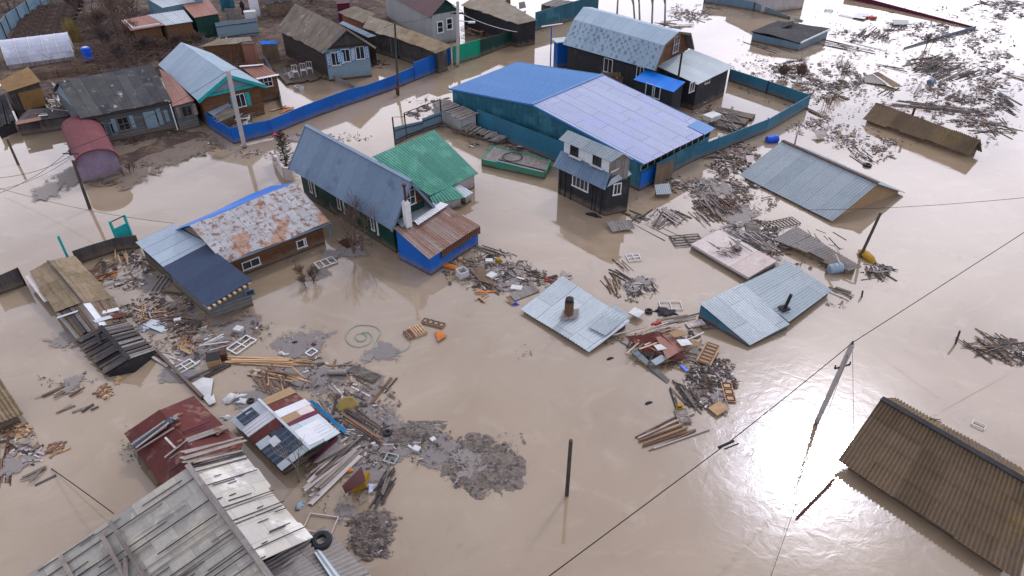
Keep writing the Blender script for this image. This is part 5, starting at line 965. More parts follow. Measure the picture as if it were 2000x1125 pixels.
shed('shed', 'low shed of grey boards under the rusty white edged roof', 'shed', [q('R1', 960, 262, 1.8), q('R1', 1130, 240, 1.8), q('R1', 1150, 290, 1.3), q('R1', 985, 315, 1.3)], 'board_grey', 'board_dark', 'planks', .1, .1, rag=.25, jit=.06, z0=0, miss=.1)
# dark plank deck with chairs
H = single(MB().planks(q('R2', 500, 500, .35), q('R2', 840, 480, .35), q('R2', 900, 560, .2), q('R2', 600, 620, .2), w_=.3, rag=.3, jit=.04), 'deck', 'board_dark', 'dark plank deck beside the log house holding white chairs', 'deck')
def chair(p, rz, lab, tip=0):
    H = thing('chair', lab, 'chair', p, 'white chairs on the dark deck'); M = Matrix.Rotation(rz, 3, 'Z') @ Matrix.Rotation(tip, 3, 'X'); V = lambda x, y, z: p + M @ Vector((x, y, z))
    s = 1.1
    for x, y in ((-.22, -.22), (.22, -.22), (.22, .22), (-.22, .22)): part(MB().tube(V(x * 1.2 * s, y * 1.2 * s, 0), V(x * s, y * s, .45 * s), .03), 'leg', 'plastic_white', H)
    part(MB().hexa([V(-.24 * s, -.24 * s, .43 * s), V(.24 * s, -.24 * s, .43 * s), V(.24 * s, .24 * s, .43 * s), V(-.24 * s, .24 * s, .43 * s)], [V(-.24 * s, -.24 * s, .47 * s), V(.24 * s, -.24 * s, .47 * s), V(.24 * s, .24 * s, .47 * s), V(-.24 * s, .24 * s, .47 * s)]), 'seat', 'plastic_white', H)
    b = MB()
    for x in (-.22, 0, .22): b.tube(V(x * s, .24 * s, .45 * s), V(x * s, .30 * s, .92 * s), .025)
    b.tube(V(-.24 * s, .31 * s, .92 * s), V(.24 * s, .31 * s, .92 * s), .03); part(b, 'backrest', 'plastic_white', H)
for x, y, rz, lab, tp in ((600, 560, 1.2, 'white chair toppled over at the left end of the row', 1.2), (668, 560, .4, 'white chair next to the toppled one', 0), (728, 548, .3, 'white chair between two upright chairs', 0), (772, 535, .2, 'white chair at the right end of the row', 0)): chair(q('R2', x, y, .38), rz, lab, tp)
# ---------------------------------------------------------------- poles and wires
def pole(name, label, b, t, r0, r1, mt, z=None, square=False, extra=None, group=None):
    B = G(*U(*b)); z = z or vz(U(*b), U(*t)); T = G(*U(*t), z); H = thing(name, label, 'pole', (B.x, B.y, 0), group); d = (T - B) / z
    m = MB(); bb = B - d * 1.0
    (m.bar(bb, T, r0 * 2, r0 * 1.7) if square else m.tube(bb, T, r0, r1)); part(m, 'shaft', mt, H); return H, B, T
H, cB, cT = pole('utility_pole', 'grey concrete utility pole leaning in the open water at right', ('F', 1594, 827), ('F', 1665, 672), .11, .1, 'concrete', square=True); print('cpole', cT)
part(MB().bar(cT - (cT - cB) * .27 - Vector((.35, .1, 0)), cT - (cT - cB) * .27 + Vector((.35, .1, .05)), .06), 'crossarm', 'iron', H)
for s in (-.35, .35): p = cT - (cT - cB) * .27 + Vector((s, s * .3, .05)); part(MB().tube(p, p + Vector((0, 0, .16)), .04, .025), 'insulator', 'soot', H)
p = cT; part(MB().tube(p + Vector((-.02, 0, 0)), p + Vector((-.02, 0, .16)), .05, .03), 'insulator', 'soot', H)
H, b1, t1 = pole('utility_pole', 'grey concrete pole at the corner of the blue fence', ('F', 478, 289), ('F', 445, 138), .16, .11, 'concrete', square=True)
H, b2_, t2 = pole('utility_pole', 'dark wooden pole halfway along the blue fence', ('F', 778, 186), ('F', 771, 45), .12, .08, 'wood_pole'); part(MB().box(b2_ + Vector((0, -.2, .5)), .3, .25, .7), 'pole_foot', 'rusty_iron', H)
H, b3, t3 = pole('utility_pole', 'tall concrete pole in front of the emerald gate', ('F', 894, 130), ('F', 894, 3), .16, .12, 'concrete', square=True); part(MB().tube(t3 + Vector((0, 0, -1.8)), t3 + Vector((1.0, 0, -1.9)), .05).box(t3 + Vector((1.3, 0, -1.95)), .7, .3, .14), 'lamp_arm', 'white_paint', H)
for a_, b_ in ((-.8, .8), (-.5, .5)): part(MB().bar(t3 + Vector((a_, 0, -.9 + a_ * .3)), t3 + Vector((b_, 0, -.9 + a_ * .3)), .08), 'crossarm', 'iron', H)
H, b4, t4 = pole('utility_pole', 'thin dark wooden pole in front of the rust red garage', ('F', 176, 408), ('F', 135, 293), .12, .08, 'wood_pole'); part(MB().box(t4 - Vector((0, .12, .5)), .35, .06, .3), 'pole_sign', 'white_paint', H); part(MB().bar(t4 - Vector((.5, 0, .25)), t4 + Vector((.5, 0, -.25)), .07), 'crossarm', 'wood_pole', H)
H, b5, t5 = pole('utility_pole', 'dark wooden stump of a pole in the empty water at bottom centre', ('F', 1107, 967), ('F', 1115, 860), .085, .075, 'wood_pole')
pole('utility_pole', 'leaning dark pole rising beside the orange boat at right', ('F', 1680, 502), ('F', 1720, 416), .10, .08, 'wood_pole', z=2.6)
pole('post', 'short grey post in the water at the far left', ('F', 36, 322), ('F', 14, 272), .1, .08, 'wood_pole', z=1.7)
pole('post', 'short post rising behind the silvery roof with the tan gable', ('R8', 475, 195), ('R8', 492, 122), .07, .06, 'concrete', z=1.3)
pole('post', 'small dark stake at the right edge near the floating twigs', ('F', 1866, 672), ('F', 1875, 646), .05, .05, 'wood_pole', z=.8)
pole('post', 'tiny dark stake right of the twin corrugated roofs', ('F', 1683, 580), ('F', 1685, 568), .06, .05, 'wood_pole', z=.4)
single(MB().tube(G(1556, 1012, .05), G(1627, 938, .12), .05).tube(G(1557, 1010, .08), G(1629, 936, .16), .04), 'floating_pole', 'rusty_iron', 'thin reddish pole floating near the mossy barn', 'pole')
def wire(label, P, r=.018, sag=.6, m_='soot', name='wire'):
    mb = MB()
    for A, B in zip(P, P[1:]):
        n = 14; pts = []
        for i in range(n + 1):
            t = i / n; p = A.lerp(B, t); p = p - Vector((0, 0, sag * 4 * t * (1 - t))); pts.append(p)
        for a_, b_ in zip(pts, pts[1:]): mb.tube(a_, b_, r, n=5, cap=False)
    single(mb, name, m_, label, 'wire')
wire('thick black cable crossing from the bottom edge over the leaning concrete pole', [G(1068, 1127, 7.0) + (G(1068, 1127, 7.0) - G(1418, 868, 5.6)) * 2.5, G(1418, 868, 5.6), cT + Vector((0, 0, .1)), G(2040, 428, 6.5) + (G(2040, 428, 6.5) - cT) * .8], .017, .05)
x_ = G(1418, 868, 5.6); s_ = thing('cable_splice', 'dark splice hanging on the thick black cable', 'splice', x_); part(MB().tube(x_ - Vector((.28, .12, .02)), x_ + Vector((.28, .12, .03)), .045), 'clamp', 'soot', s_); part(MB().bar(x_ + Vector((-.1, -.2, 0)), x_ + Vector((.42, .02, .02)), .035), 'tail', 'soot', s_)
wire('thin wire running down from the concrete pole to the bottom edge', [cT - (cT - cB) * .1, G(1480, 1200, 0)], .009, .2)
wire('thin wire hanging straight down beside the concrete pole', [cT, G(1668, 850, 1.2)], .009, .02)
wire('faint wires from the concrete pole corner toward the black slate roof, upper left', [t4, t1], .014, .4)
wire('sagging wire between the fence corner pole and the halfway pole', [t1, t2], .014, .5)
wire('sagging wire between the halfway pole and the tall concrete pole', [t2, t3], .014, .5)
wire('wire leaving the garage pole toward the left edge', [t4, G(-10, 380, 4.0)], .014, .3)
wire('second wire leaving the garage pole toward the left edge, lower', [t4 - Vector((0, 0, .4)), G(-10, 348, 4.4)], .014, .3)
wire('wire from the pole in front of the garage down to the rusty tin house', [t4 - Vector((0, 0, .5)), G(0, 370, .3)], .012, .3)
wire('wire crossing the water to the blue back slope of the rusty house', [G(0, 368, 3.8), G(340, 436, 2.6)], .012, .3)
wire('white cable from the tall concrete pole to the turquoise doors', [t3 - Vector((0, 0, 1.0)), q('R3', 500, 195, 2.3)], .035, .25, 'white_paint')
wire('thin cable lying across the water to the big grey roof', [G(100, 915, .03), G(222, 1003, .9)], .02, -.05)
wire('thin wires reaching from the far right to the silvery roof, the upper one', [G(2040, 382, 7), G(1560, 410, 3)], .012, .2)
# ================================================================ PLANTS
def grow(mb, p, d, Lg, r, depth, spread=.5, nb=3, up=.15, minr=.006):
    n = 3; q_ = p
    for i in range(n):
        d = (d + Vector((random.uniform(-1, 1), random.uniform(-1, 1), random.uniform(-.6, 1))) * .16 + Vector((0, 0, up * .3))).normalized()
        e = q_ + d * Lg / n; mb.tube(q_, e, max(r, minr), max(r * .8, minr), n=4 if r < .03 else 6, cap=False); r *= .82; q_ = e
        if depth > 0 and i > 0 or (depth > 0 and i == 0 and depth < 3):
            for k in range(nb if i == n - 1 else max(1, nb - 1)):
                nd = (d + Vector((random.uniform(-1, 1), random.uniform(-1, 1), random.uniform(-.5, .9))) * spread * 1.6).normalized()
                grow(mb, q_, nd, Lg * random.uniform(.5, .75), r * .7, depth - 1, spread, nb, up, minr)
def tree(name, label, p, h, r, m_, depth=4, spread=.5, nb=3, cat='tree', group=None, stems=1, minr=.006, lean=Vector()):
    p = Vector(p); p.z = max(p.z * (p.x > -20), gh(p.x, p.y)); H = thing(name, label, cat, p, group); t = MB(); c = MB()
    for s in range(stems):
        o_ = Vector((random.uniform(-.3, .3), random.uniform(-.3, .3), 0)) * (stems > 1); d = (Vector((random.uniform(-.25, .25), random.uniform(-.25, .25), 1)) * (1 if stems == 1 else 1) + lean + (o_ * 1.5 if stems > 1 else Vector())).normalized()
        a = p + o_; b = a + d * h * .4; t.tube(a - Vector((0, 0, .6)), b, r, r * .7, n=7)
        for k in range(nb + 1): nd = (d + Vector((random.uniform(-1, 1), random.uniform(-1, 1), random.uniform(0, .8))) * spread).normalized(); grow(c, a.lerp(b, random.uniform(.5, 1)) if k else b, nd, h * .38, r * .55, depth - 1, spread, nb, .15, minr)
    part(t, 'trunk', m_, H); part(c, 'crown', m_, H); return H
tree('bush', 'big bare brown bush in the water between the rusty roof and the blue house', q('R6', 690, 940), 3.0, .06, 'branch', 4, .55, 2, 'bush', stems=4, minr=.007)
tree('tree', 'bare little tree growing up in front of the patchwork roof', q('S4', 758, 1080), 2.6, .045, 'branch_pale', 3, .45, 2, minr=.006)
tree('bush', 'bare twigs of a drowned bush near the floating white window frame', q('S2', 1165, 455), 1.0, .03, 'branch', 3, .7, 3, 'bush', stems=4, minr=.008)
for i, (z, x, y, h, lab) in enumerate((('R4', 510, 480, 1.2, 'dense reddish brown bush in the far debris field, right one of a pair'), ('R4', 410, 470, 1.1, 'dense brown bush in the far debris field, left one of a pair'), ('R4', 745, 520, 2.3, 'tall thin bare shrub in the far debris field'), ('R4', 670, 650, .9, 'low bare shrub near the corner of the blue grey yard fence'), ('R4', 1290, 290, 1.4, 'pale bare shrub at the end of the dark blue fence top'), ('R5', 940, 340, .8, 'tuft of dead weeds by the mauve garage front'))):
    tree('bush', lab, q(z, x, y), h, .03, 'branch', 3, .7, 3 if i < 2 else 2, 'bush', stems=6 if i < 2 else 4, minr=.011)
for i, (x, y, h, sp_) in enumerate(((1110, 95, 6.5, 'leftmost'), (1222, 120, 7.0, 'second from the left'), (1252, 130, 6.8, 'third from the left'), (1325, 145, 7.4, 'second from the right'), (1405, 150, 7.2, 'rightmost'))):
    tree('birch_tree', 'bare birch behind the gambrel roof, %s of five' % sp_, q('R3', x, y), h, .14, 'birch', 3, .35, 3, 'tree', 'bare birches behind the gambrel roof', minr=.025)
ul = [(235, 70, 4.2), (262, 45, 5.0), (215, 30, 4.4), (190, 75, 2.6), (170, 40, 3.2), (290, 110, 1.8), (330, 130, 1.4), (350, 100, 1.3), (240, 125, 1.8), (270, 95, 2.4), (300, 78, 1.7), (210, 100, 2.2), (315, 105, 1.4), (20, 22, 3.0), (55, 10, 3.0), (385, 85, 1.2), (560, 18, 2.5), (610, 8, 3.0)]
for i, (x, y, h) in enumerate(ul):
    tree('bush', 'bare purplish brown thicket bush in the upper left garden', G(x, y, .4), h, .05, 'branch_dark' if i % 3 else 'branch', 4, .7, 2, 'bush', 'thicket bushes in the upper left garden', stems=6, minr=.014)
m = MB(); p0 = q('T2', 830, 455, .5)
for k in range(260): a = random.random() * 6.28; r_ = random.random() * .8; b = p0 + Vector((math.cos(a) * r_, math.sin(a) * r_ * .8, 0)); m.tube(b, b + Vector((random.uniform(-.4, .4), random.uniform(-.3, .3), random.uniform(1.2, 2.6))), .018, .006, n=3, cap=False)
single(m, 'grass_clump', 'straw', 'tall yellow clump of dry grass in the upper left garden', 'grass')
def brush(c, R, n, label, m_='branch', L0=(1.0, 2.6)):
    mb = MB(); c = Vector(c); c.z = gh(c.x, c.y)
    for k in range(n):
        a = random.random() * 6.28; r_ = random.random() ** .5; p = Vector(c) + Vector((R[0] * r_ * math.cos(a), R[1] * r_ * math.sin(a), (1 - r_) * R[2] * random.random()))
        d = Vector((random.uniform(-1, 1), random.uniform(-1, 1), random.uniform(-.1, .35))).normalized(); e = p + d * random.uniform(*L0); mb.tube(p, e, .03, .012, n=3, cap=False); f = e + (d + Vector((random.uniform(-1, 1), random.uniform(-1, 1), .2))).normalized() * .5; mb.tube(e, f, .014, .008, n=3, cap=False)
    return single(mb, 'brushwood', m_, label, 'brushwood')
brush(G(255, 105, .4), (6, 3, 1.4), 420, 'great heap of cut brushwood behind the black tar roof', 'branch'); brush(G(330, 80, .4), (6, 3.5, 1.2), 380, 'pale heap of twigs below the rusty white edged roof', 'branch_pale', (.6, 1.8)); brush(G(190, 130, .4), (4, 2.5, .8), 160, 'brushwood spread around the blue barrel', 'branch'); brush(G(275, 60), (9, 6, 1.6), 620, 'dark tangle of brushwood filling the middle of the upper left garden', 'branch_dark', (1.2, 3.2)); brush(G(400, 140), (5, 3, .8), 260, 'brushwood behind the pale blue roof', 'branch'); brush(G(30, 20), (9, 8, 1.8), 380, 'dark brush outside the garden fence at the top left corner', 'branch_dark', (1.2, 3)); brush(G(590, 30), (9, 6, 1.2), 380, 'dark brush behind the log house at the top edge', 'branch_dark', (1, 2.6))
m = MB(); t = MB(); p0 = q('R6', 215, 395); H = thing('spruce_tree', 'small dark spruce beside the slate blue house', 'tree', p0)
t.tube(p0 - Vector((0, 0, .5)), p0 + Vector((0, 0, 3.0)), .08, .02)
for k in range(120):
    z = .3 + 2.7 * (k / 120); L_ = (.95 * (1 - z / 3.4) + .12) * random.uniform(.55, 1.2); a = k * 2.4 + random.uniform(-.5, .5); d = Vector((math.cos(a), math.sin(a), random.uniform(.1, .6))).normalized(); b = p0 + Vector((0, 0, z)); e = b + d * L_; m.tube(b, e, .015, .006, n=3, cap=False)
    for j in range(16): s_ = random.uniform(.15, 1); o_ = b.lerp(e, s_); dd = (d + Vector((random.uniform(-1, 1), random.uniform(-1, 1), random.uniform(-.4, .8))) * .8).normalized() * .17; sd = d.cross(dd).normalized() * .02; m.face([o_ - sd, o_ + sd, o_ + dd])
part(t, 'trunk', 'branch', H); part(m, 'crown', 'needle', H)
m = MB(); A, B = q('R6', 125, 345), q('R6', 205, 460); m.slab(A, B, -1, 1.0, th=.2); m.slab(B, q('R6', 262, 465), -1, 1.0, th=.2); single(m, 'wall', 'concrete_pink', 'low rusty wall stub beside the small spruce', 'wall')
# ================================================================ FLOATING THINGS
def fl(name, m_, label, cat, mb, group=None): return single(mb, name, m_, label, cat, group)
def wframe(z, x, y, w_, h_, ang, nx, ny, label, m_='white_paint', t=.05, tilt=0, cat='window frame'):
    p = q(z, x, y, .07); yw = yawpx(*U(z, x, y), ang); X = Vector((math.cos(yw), math.sin(yw), 0)); Y = Vector((-X.y, X.x, tilt)); mb = MB()
    P = lambda a, b: p + X * a + Y * b
    for i in range(nx + 1): a = -w_ / 2 + i * w_ / nx; mb.bar(P(a, -h_ / 2), P(a, h_ / 2), t, .04)
    for j in range(ny + 1): b = -h_ / 2 + j * h_ / ny; mb.bar(P(-w_ / 2, b) + Vector((0, 0, .003)), P(w_ / 2, b) + Vector((0, 0, .003)), t, .04)
    return fl('window_frame' if cat == 'window frame' else 'grille', m_, label, cat, mb)
wframe('S2', 1282, 316, 1.15, .75, 20, 3, 1, 'white window frame floating nearest the rusty tin house'); wframe('S2', 722, 862, 1.25, .75, 35, 2, 2, 'white window frame floating beside the grey scum below the navy roof', t=.06)
wframe('S2', 338, 1010, .95, .6, 30, 2, 2, 'white window frame floating next to the green bottle'); wframe('S2', 1188, 912, .45, .4, 35, 1, 1, 'tiny white window frame at the end of the lumber bundle', t=.06)
wframe('S5', 1130, 705, 1.15, .75, -8, 1, 1, 'large pale empty frame floating by the corrugated roof with the tyre', 'wood_white', .04); wframe('S6', 1828, 196, .8, .7, 5, 2, 2, 'faint white frame floating in the open water, centre right', t=.035)
wframe('T7', 195, 885, 1.9, 1.2, 5, 2, 4, 'dark metal grille floating beside the pinkish concrete roof', 'iron', .05, cat='grille'); wframe('T7', 1050, 735, 2.6, .9, 12, 10, 1, 'row of thin dark slats barely above water near the tan gable', 'iron', .04, cat='grille')
wframe('S7', 450, 270, 1.2, .7, 0, 2, 1, 'thin white frame floating behind the black tarpaulin', t=.035); wframe('S1', 1170, 280, 1.7, .5, 55, 1, 2, 'grey wooden trestle leaning in the water by the navy roof', 'wood_grey', .07, cat='trestle'); wframe('S1', 1255, 345, 1.3, .12, -8, 3, 1, 'sunken rung of a ladder beside the grey trestle', 'wood_dark', .05, cat='ladder')
wframe('S7', 680, 378, 1.3, .45, 8, 3, 1, 'dark wooden ladder end beside the blue walled shed', 'wood_dark', .07, cat='ladder'); wframe('S8', 1422, 305, .5, .32, -25, 1, 1, 'small pale frame floating alone near the right edge', t=.03)
wframe('S4', 1440, 920, .5, .45, -15, 1, 1, 'small grey window sash floating below the loose planks', 'grey_tin', .06); wframe('T6', 1405, 120, 1.1, .9, 50, 2, 1, 'faint metal bicycle-like frame floating far off at the top', 'iron', .05, cat='frame')
def door(z, x, y, w_, h_, ang, label, m_, n=3, pm=None, zz=.08):
    p = q(z, x, y, zz); yw = yawpx(*U(z, x, y), ang); H = thing('door', label, 'door', p); part(MB().box(p, h_, w_, .05, yw), 'door_leaf', m_, H); c_, s_ = math.cos(yw), math.sin(yw); X = Vector((c_, s_, 0)); Y = Vector((-s_, c_, 0)); mb = MB()
    for i in range(n):
        a = -h_ / 2 + h_ * (i + .5) / n; hw = h_ / n * .36; hb = w_ * .36; C_ = p + X * a + Vector((0, 0, .035))
        for u0, v0, u1, v1 in ((-hw, -hb, hw, -hb), (hw, -hb, hw, hb), (hw, hb, -hw, hb), (-hw, hb, -hw, -hb)): mb.bar(C_ + X * u0 + Y * v0, C_ + X * u1 + Y * v1, .05, .03)
    part(mb, 'moulding', pm or m_, H); return H
door('S4', 1238, 298, .62, 1.65, -22, 'pale grey panelled door floating among boards, centre left', 'pale_wall', 3); door('S6', 362, 678, .42, 1.3, -15, 'dark edged pinkish panel door floating alone in open water', 'wood_new', 4, 'wood_dark')
door('S7', 768, 748, .5, 1.25, -75, 'peach panelled door floating right of the tangled heap', 'wood_new', 3, 'rusty_iron'); door('S7', 658, 535, .75, 1.65, 62, 'peach panelled door leaning on the collapsed red sheets', 'wood_new', 6, 'wood_brown', .22)
door('R6', 628, 895, .7, 1.0, -35, 'dark maroon door with a white edge floating by the bare bush', 'rusty_iron', 2); door('T7', 800, 780, .9, 1.3, -75, 'pale brown board panel floating above the pinkish concrete roof', 'wood_grey', 2)
door('S7', 517, 878, .6, .9, -70, 'grey sunk door at the foot of the tangled heap', 'wood_grey', 2); door('S7', 585, 372, .45, 1.0, 12, 'pinkish board floating by the dark ladder end', 'concrete_pink', 1)
def pallet(z, x, y, ang, label, m_, sc_=1.0):
    p = q(z, x, y, .06); yw = yawpx(*U(z, x, y), ang); X = Vector((math.cos(yw), math.sin(yw), 0)); Y = Vector((-X.y, X.x, 0)); H = thing('pallet', label, 'pallet', p)
    for k in range(5): part(MB().bar(p + X * (-.5 * sc_) + Y * ((k - 2) * .17 * sc_) + Vector((0, 0, .08)), p + X * (.5 * sc_) + Y * ((k - 2) * .17 * sc_) + Vector((0, 0, .08)), .11 * sc_, .025), 'slat', m_, H)
    for k in range(3): part(MB().bar(p + X * ((k - 1) * .43 * sc_) - Y * .4 * sc_, p + X * ((k - 1) * .43 * sc_) + Y * .4 * sc_, .1 * sc_, .1), 'stringer', m_, H)
pallet('S6', 250, 735, -50, 'light wooden pallet floating beside the green hose', 'wood_new', .85); pallet('S6', 195, 760, -50, 'darker pallet half under the light one beside the hose', 'wood_brown', .7)
def barrel_(p, r, h, label, m_, lie=None, name='barrel', cat='barrel', lid=None):
    H = thing(name, label, cat, p); m = MB(); d = Vector((0, 0, 1)) if lie is None else Vector((math.cos(lie), math.sin(lie), .12)).normalized(); a = Vector(p) + (Vector((0, 0, r * .6)) - d * h / 2 if lie is not None else Vector()); pr_ = [(0, .85), (.08, 1), (.3, 1), (.33, 1.05), (.36, 1), (.64, 1), (.67, 1.05), (.7, 1), (.92, 1), (1, .85)]
    for (t0, k0), (t1, k1) in zip(pr_, pr_[1:]): m.tube(a + d * h * t0, a + d * h * t1, r * k0, r * k1, n=16, cap=t0 == 0 or t1 == 1)
    part(m, 'drum', m_, H); part(MB().tube(a + d * h, a + d * (h + .03), r * .5, r * .5, n=12), 'lid', lid or m_, H)
barrel_(q('R8', 335, 178, 0), .34, .95, 'blue plastic barrel floating by the far end of the yard fence', 'plastic_blue', .1); barrel_(q('T2', 985, 665, .5), .45, 1.35, 'upright blue barrel in the upper left garden', 'plastic_blue', lid='plastic_white')
barrel_(q('T5', 118, 720, 0), .3, .9, 'upright blue drum standing beside the black annex wall', 'plastic_blue'); barrel_(q('T5', 25, 715, 0), .22, .6, 'white drum standing by the black annex wall', 'plastic_white'); barrel_(q('T5', 72, 745, 0), .18, .5, 'small grey can between the white drum and the blue drum', 'grey_tin')
barrel_(q('R8', 720, 965, .1), .3, .8, 'pale blue drum lying under the tilted brown corrugated roof', 'tin_blue', .15); barrel_(q('S4', 1045, 300, .05), .14, .95, 'grey green cylinder floating left of the pale grey door', 'pale_wall', -.1, 'canister', 'canister')
barrel_(q('R4', 1305, 510, .05), .3, .7, 'dark blue drum among the far right planks', 'slateblue_roof', .6)
for z, x, y, R_, lab in (('S6', 775, 195, .24, 'small black tyre in the debris drift behind the blue walled annex'), ('S7', 330, 302, .22, 'black tyre floating beside the black tarpaulin'), ('R8', 920, 320, .32, 'black tyre floating alone in the far right drift'), ('T8', 708, 905, .2, 'dark ring of rubber near the brown plank fan'), ('S4', 410, 497, .17, 'grey tyre ring left of the patchwork roof')):
    single(MB().torus(q(z, x, y, .08), R_ * .72, R_ * .3), 'tyre', 'rubber', lab, 'tyre', smooth=True)
for z, x, y, lab in (('S7', 122, 570, 'black half sunk tyre arc in open water below the silvery roof'), ('S7', 335, 815, 'thin black crescent of a tyre in open water left of the tangled heap')):
    p = q(z, x, y, 0); single(MB().torus(p - Vector((0, 0, .22)), .24, .08, Vector((.25, -.5, .25))), 'tyre', 'rubber', lab, 'tyre', smooth=True)
def crate(z, x, y, sx, sy, sz, ang, label, m_, name='box', cat='box', lid=None, zz=0, open_=False):
    p = q(z, x, y, zz); yw = yawpx(*U(z, x, y), ang); H = thing(name, label, cat, p); m = MB(); X = Vector((math.cos(yw), math.sin(yw), 0)); Y = Vector((-X.y, X.x, 0))
    if open_:
        m.box(p + Vector((0, 0, .05)), sx, sy, .05, yw)
        for a, b in ((X * sx / 2, Y * sy / 2), (-X * sx / 2, Y * sy / 2)): m.slab(p + a - b, p + a + b, 0, sz, th=.04)
        for a, b in ((Y * sy / 2, X * sx / 2), (-Y * sy / 2, X * sx / 2)): m.slab(p + a - b, p + a + b, -.01, sz - .01, th=.04)
        part(m, 'case', m_, H)
    else:
        m.box(p + Vector((0, 0, sz / 2)), sx, sy, sz, yw); part(m, 'case', m_, H); part(MB().box(p + Vector((0, 0, sz + .015)), sx * 1.05, sy * 1.05, .03, yw), 'lid', lid or m_, H)
    return H
crate('S6', 575, 335, .55, .55, .45, 20, 'white open metal box floating beside the long orange boat', 'plastic_white', open_=True); crate('S6', 790, 348, .5, .45, .22, 35, 'white square lid box in the middle of the debris drift', 'plastic_white'); crate('S6', 770, 238, .42, .3, .2, 0, 'white carton in the back of the debris drift', 'plastic_white')
crate('S6', 560, 218, .25, .2, .15, 10, 'cream small box at the left end of the debris drift', 'cardboard'); crate('S6', 970, 425, .62, .4, .06, -8, 'flat white board in the debris drift near the silvery roof', 'plastic_white', 'board', 'board'); crate('S6', 930, 280, .35, .25, .12, 5, 'dark green box at the back of the debris drift', 'dark_green')
crate('S6', 900, 335, .3, .26, .12, 20, 'white toilet-seat shaped tray in the debris drift', 'plastic_white', 'tray', 'tray', 'soot'); crate('S6', 1000, 360, .45, .14, .08, -15, 'long dark box with a pale lid in the debris drift', 'iron', lid='plastic_white')
crate('S2', 705, 768, .42, .36, .14, -15, 'white foam box floating in the grey scum below the navy roof', 'plastic_white', 'foam_box', 'foam box'); crate('S2', 300, 710, .34, .2, .16, 10, 'white canister beside the crumpled pale sheet', 'plastic_white', 'canister', 'canister'); crate('S2', 545, 985, .62, .62, .42, 12, 'cream armchair shaped box with a dark top at the left end of the lumber', 'cardboard', 'stool', 'stool', 'soot')
crate('S2', 605, 955, .35, .4, .4, 12, 'dark brown cube between the cream box and the lumber', 'rusty_iron'); crate('R2', 540, 990, .8, .45, .12, -10, 'pink basin floating by the blue fence', 'pink', 'basin', 'basin', open_=True); crate('R2', 690, 655, .95, .5, .3, -20, 'white bathtub standing in the flooded yard', 'plastic_white', 'bathtub', 'bathtub', open_=True)
crate('R2', 345, 165, 1.3, .9, 1.3, 5, 'tall white crate in the upper left yards', 'plastic_white', zz=.5); crate('S4', 815, 885, .4, .3, .12, 0, 'white plastic tray at the right end of the grey planks', 'plastic_white') if 0 else None
crate('F', 814, 880, .3, .25, .15, -20, 'pale cube floating in the centre, lower of two', 'plastic_white'); crate('F', 846, 861, .22, .2, .12, 30, 'pale cube floating in the centre, upper of two', 'plastic_white')
crate('S7', 500, 822, .22, .2, .2, 10, 'yellow bucket in the tangled heap', 'ochre', 'bucket', 'bucket', open_=True, zz=.25); crate('S7', 712, 842, .75, .55, .05, 30, 'cream chipboard sheet at the lower right of the tangled heap', 'cardboard', 'board', 'board', zz=.08)
crate('F', 1243, 612, .62, .62, .05, -25, 'white sheet with reddish stains beside the silvery roof', 'plastic_white', 'board', 'board', zz=.25); crate('F', 1390, 232, 1.3, .9, .35, 20, 'white box trailer top just behind the lilac roof', 'plastic_white', zz=.6)
crate('R2', 480, 190, 1.5, 1.5, .6, 5, 'round pale dish leaning in the yards left of the log house', 'plastic_white', 'tank', 'tank', 'steel_fence', zz=.4) if 0 else None
# orange boat-like float (two), red and blue lumps
def hull(z, x, y, L_, w_, h_, ang, label, m_, tilt=0, name='float', cat='float'):
    p = q(z, x, y, 0.02); yw = yawpx(*U(z, x, y), ang); X = Vector((math.cos(yw), math.sin(yw), tilt)); Y = Vector((-X.y, X.x, 0)).normalized(); m = MB(); n = 12; k = 10; R = []
    for i in range(n + 1):
        t = i / n; s_ = max(.12, (1 - abs(2 * t - 1) ** 3.2)) ; R.append([p + X * (L_ * (t - .5)) + Y * (math.cos(2 * math.pi * j / k) * w_ / 2 * s_) + Vector((0, 0, (math.sin(2 * math.pi * j / k) * .8 + .5) * h_ / 2 * s_)) for j in range(k)])
    for i in range(n):
        for j in range(k): m.face([R[i][j], R[i][(j + 1) % k], R[i + 1][(j + 1) % k], R[i + 1][j]])
    m.face(R[0]); m.face(R[-1][::-1])
    if cat in ('bag', 'bundle', 'rag', 'tarpaulin', 'heap', 'lump', 'scrap'):
        for v in m.v: o_ = v - p; v += o_ * (.75 * noise.noise(v * (2.2 / L_)) + .5 * noise.noise(v * 6)) ; v.z -= abs(noise.noise(v * 4)) * h_ * .5
    return single(m, name, m_, label, cat, smooth=True)
hull('S6', 468, 265, 1.65, .42, .25, -16, 'long orange capsule touching the blue walled annex', 'orange_vinyl'); hull('R8', 915, 885, 1.5, .6, .5, -35, 'orange yellow hull under the leaning dark pole', 'ochre', -.12)
hull('S6', 840, 222, .42, .34, .3, 0, 'ochre lump in the back of the debris drift', 'ochre'); hull('S6', 1195, 365, .45, .3, .22, -10, 'bright red bag at the upper corner of the silvery roof', 'plastic_red', name='bag', cat='bag'); hull('S6', 965, 540, .35, .2, .16, -10, 'bright blue bag at the left corner of the silvery roof', 'plastic_blue', name='bag', cat='bag')
hull('S4', 300, 470, .95, .5, .28, 20, 'white cloth bundle floating left of the patchwork roof, the larger', 'plastic_white', name='bundle', cat='bundle'); hull('S4', 345, 503, .5, .32, .2, -10, 'white cloth bundle floating left of the patchwork roof, the smaller', 'plastic_white', name='bundle', cat='bundle'); hull('S4', 228, 623, .5, .28, .2, 0, 'white bag floating by the left corner of the patchwork roof', 'plastic_white', name='bag', cat='bag')
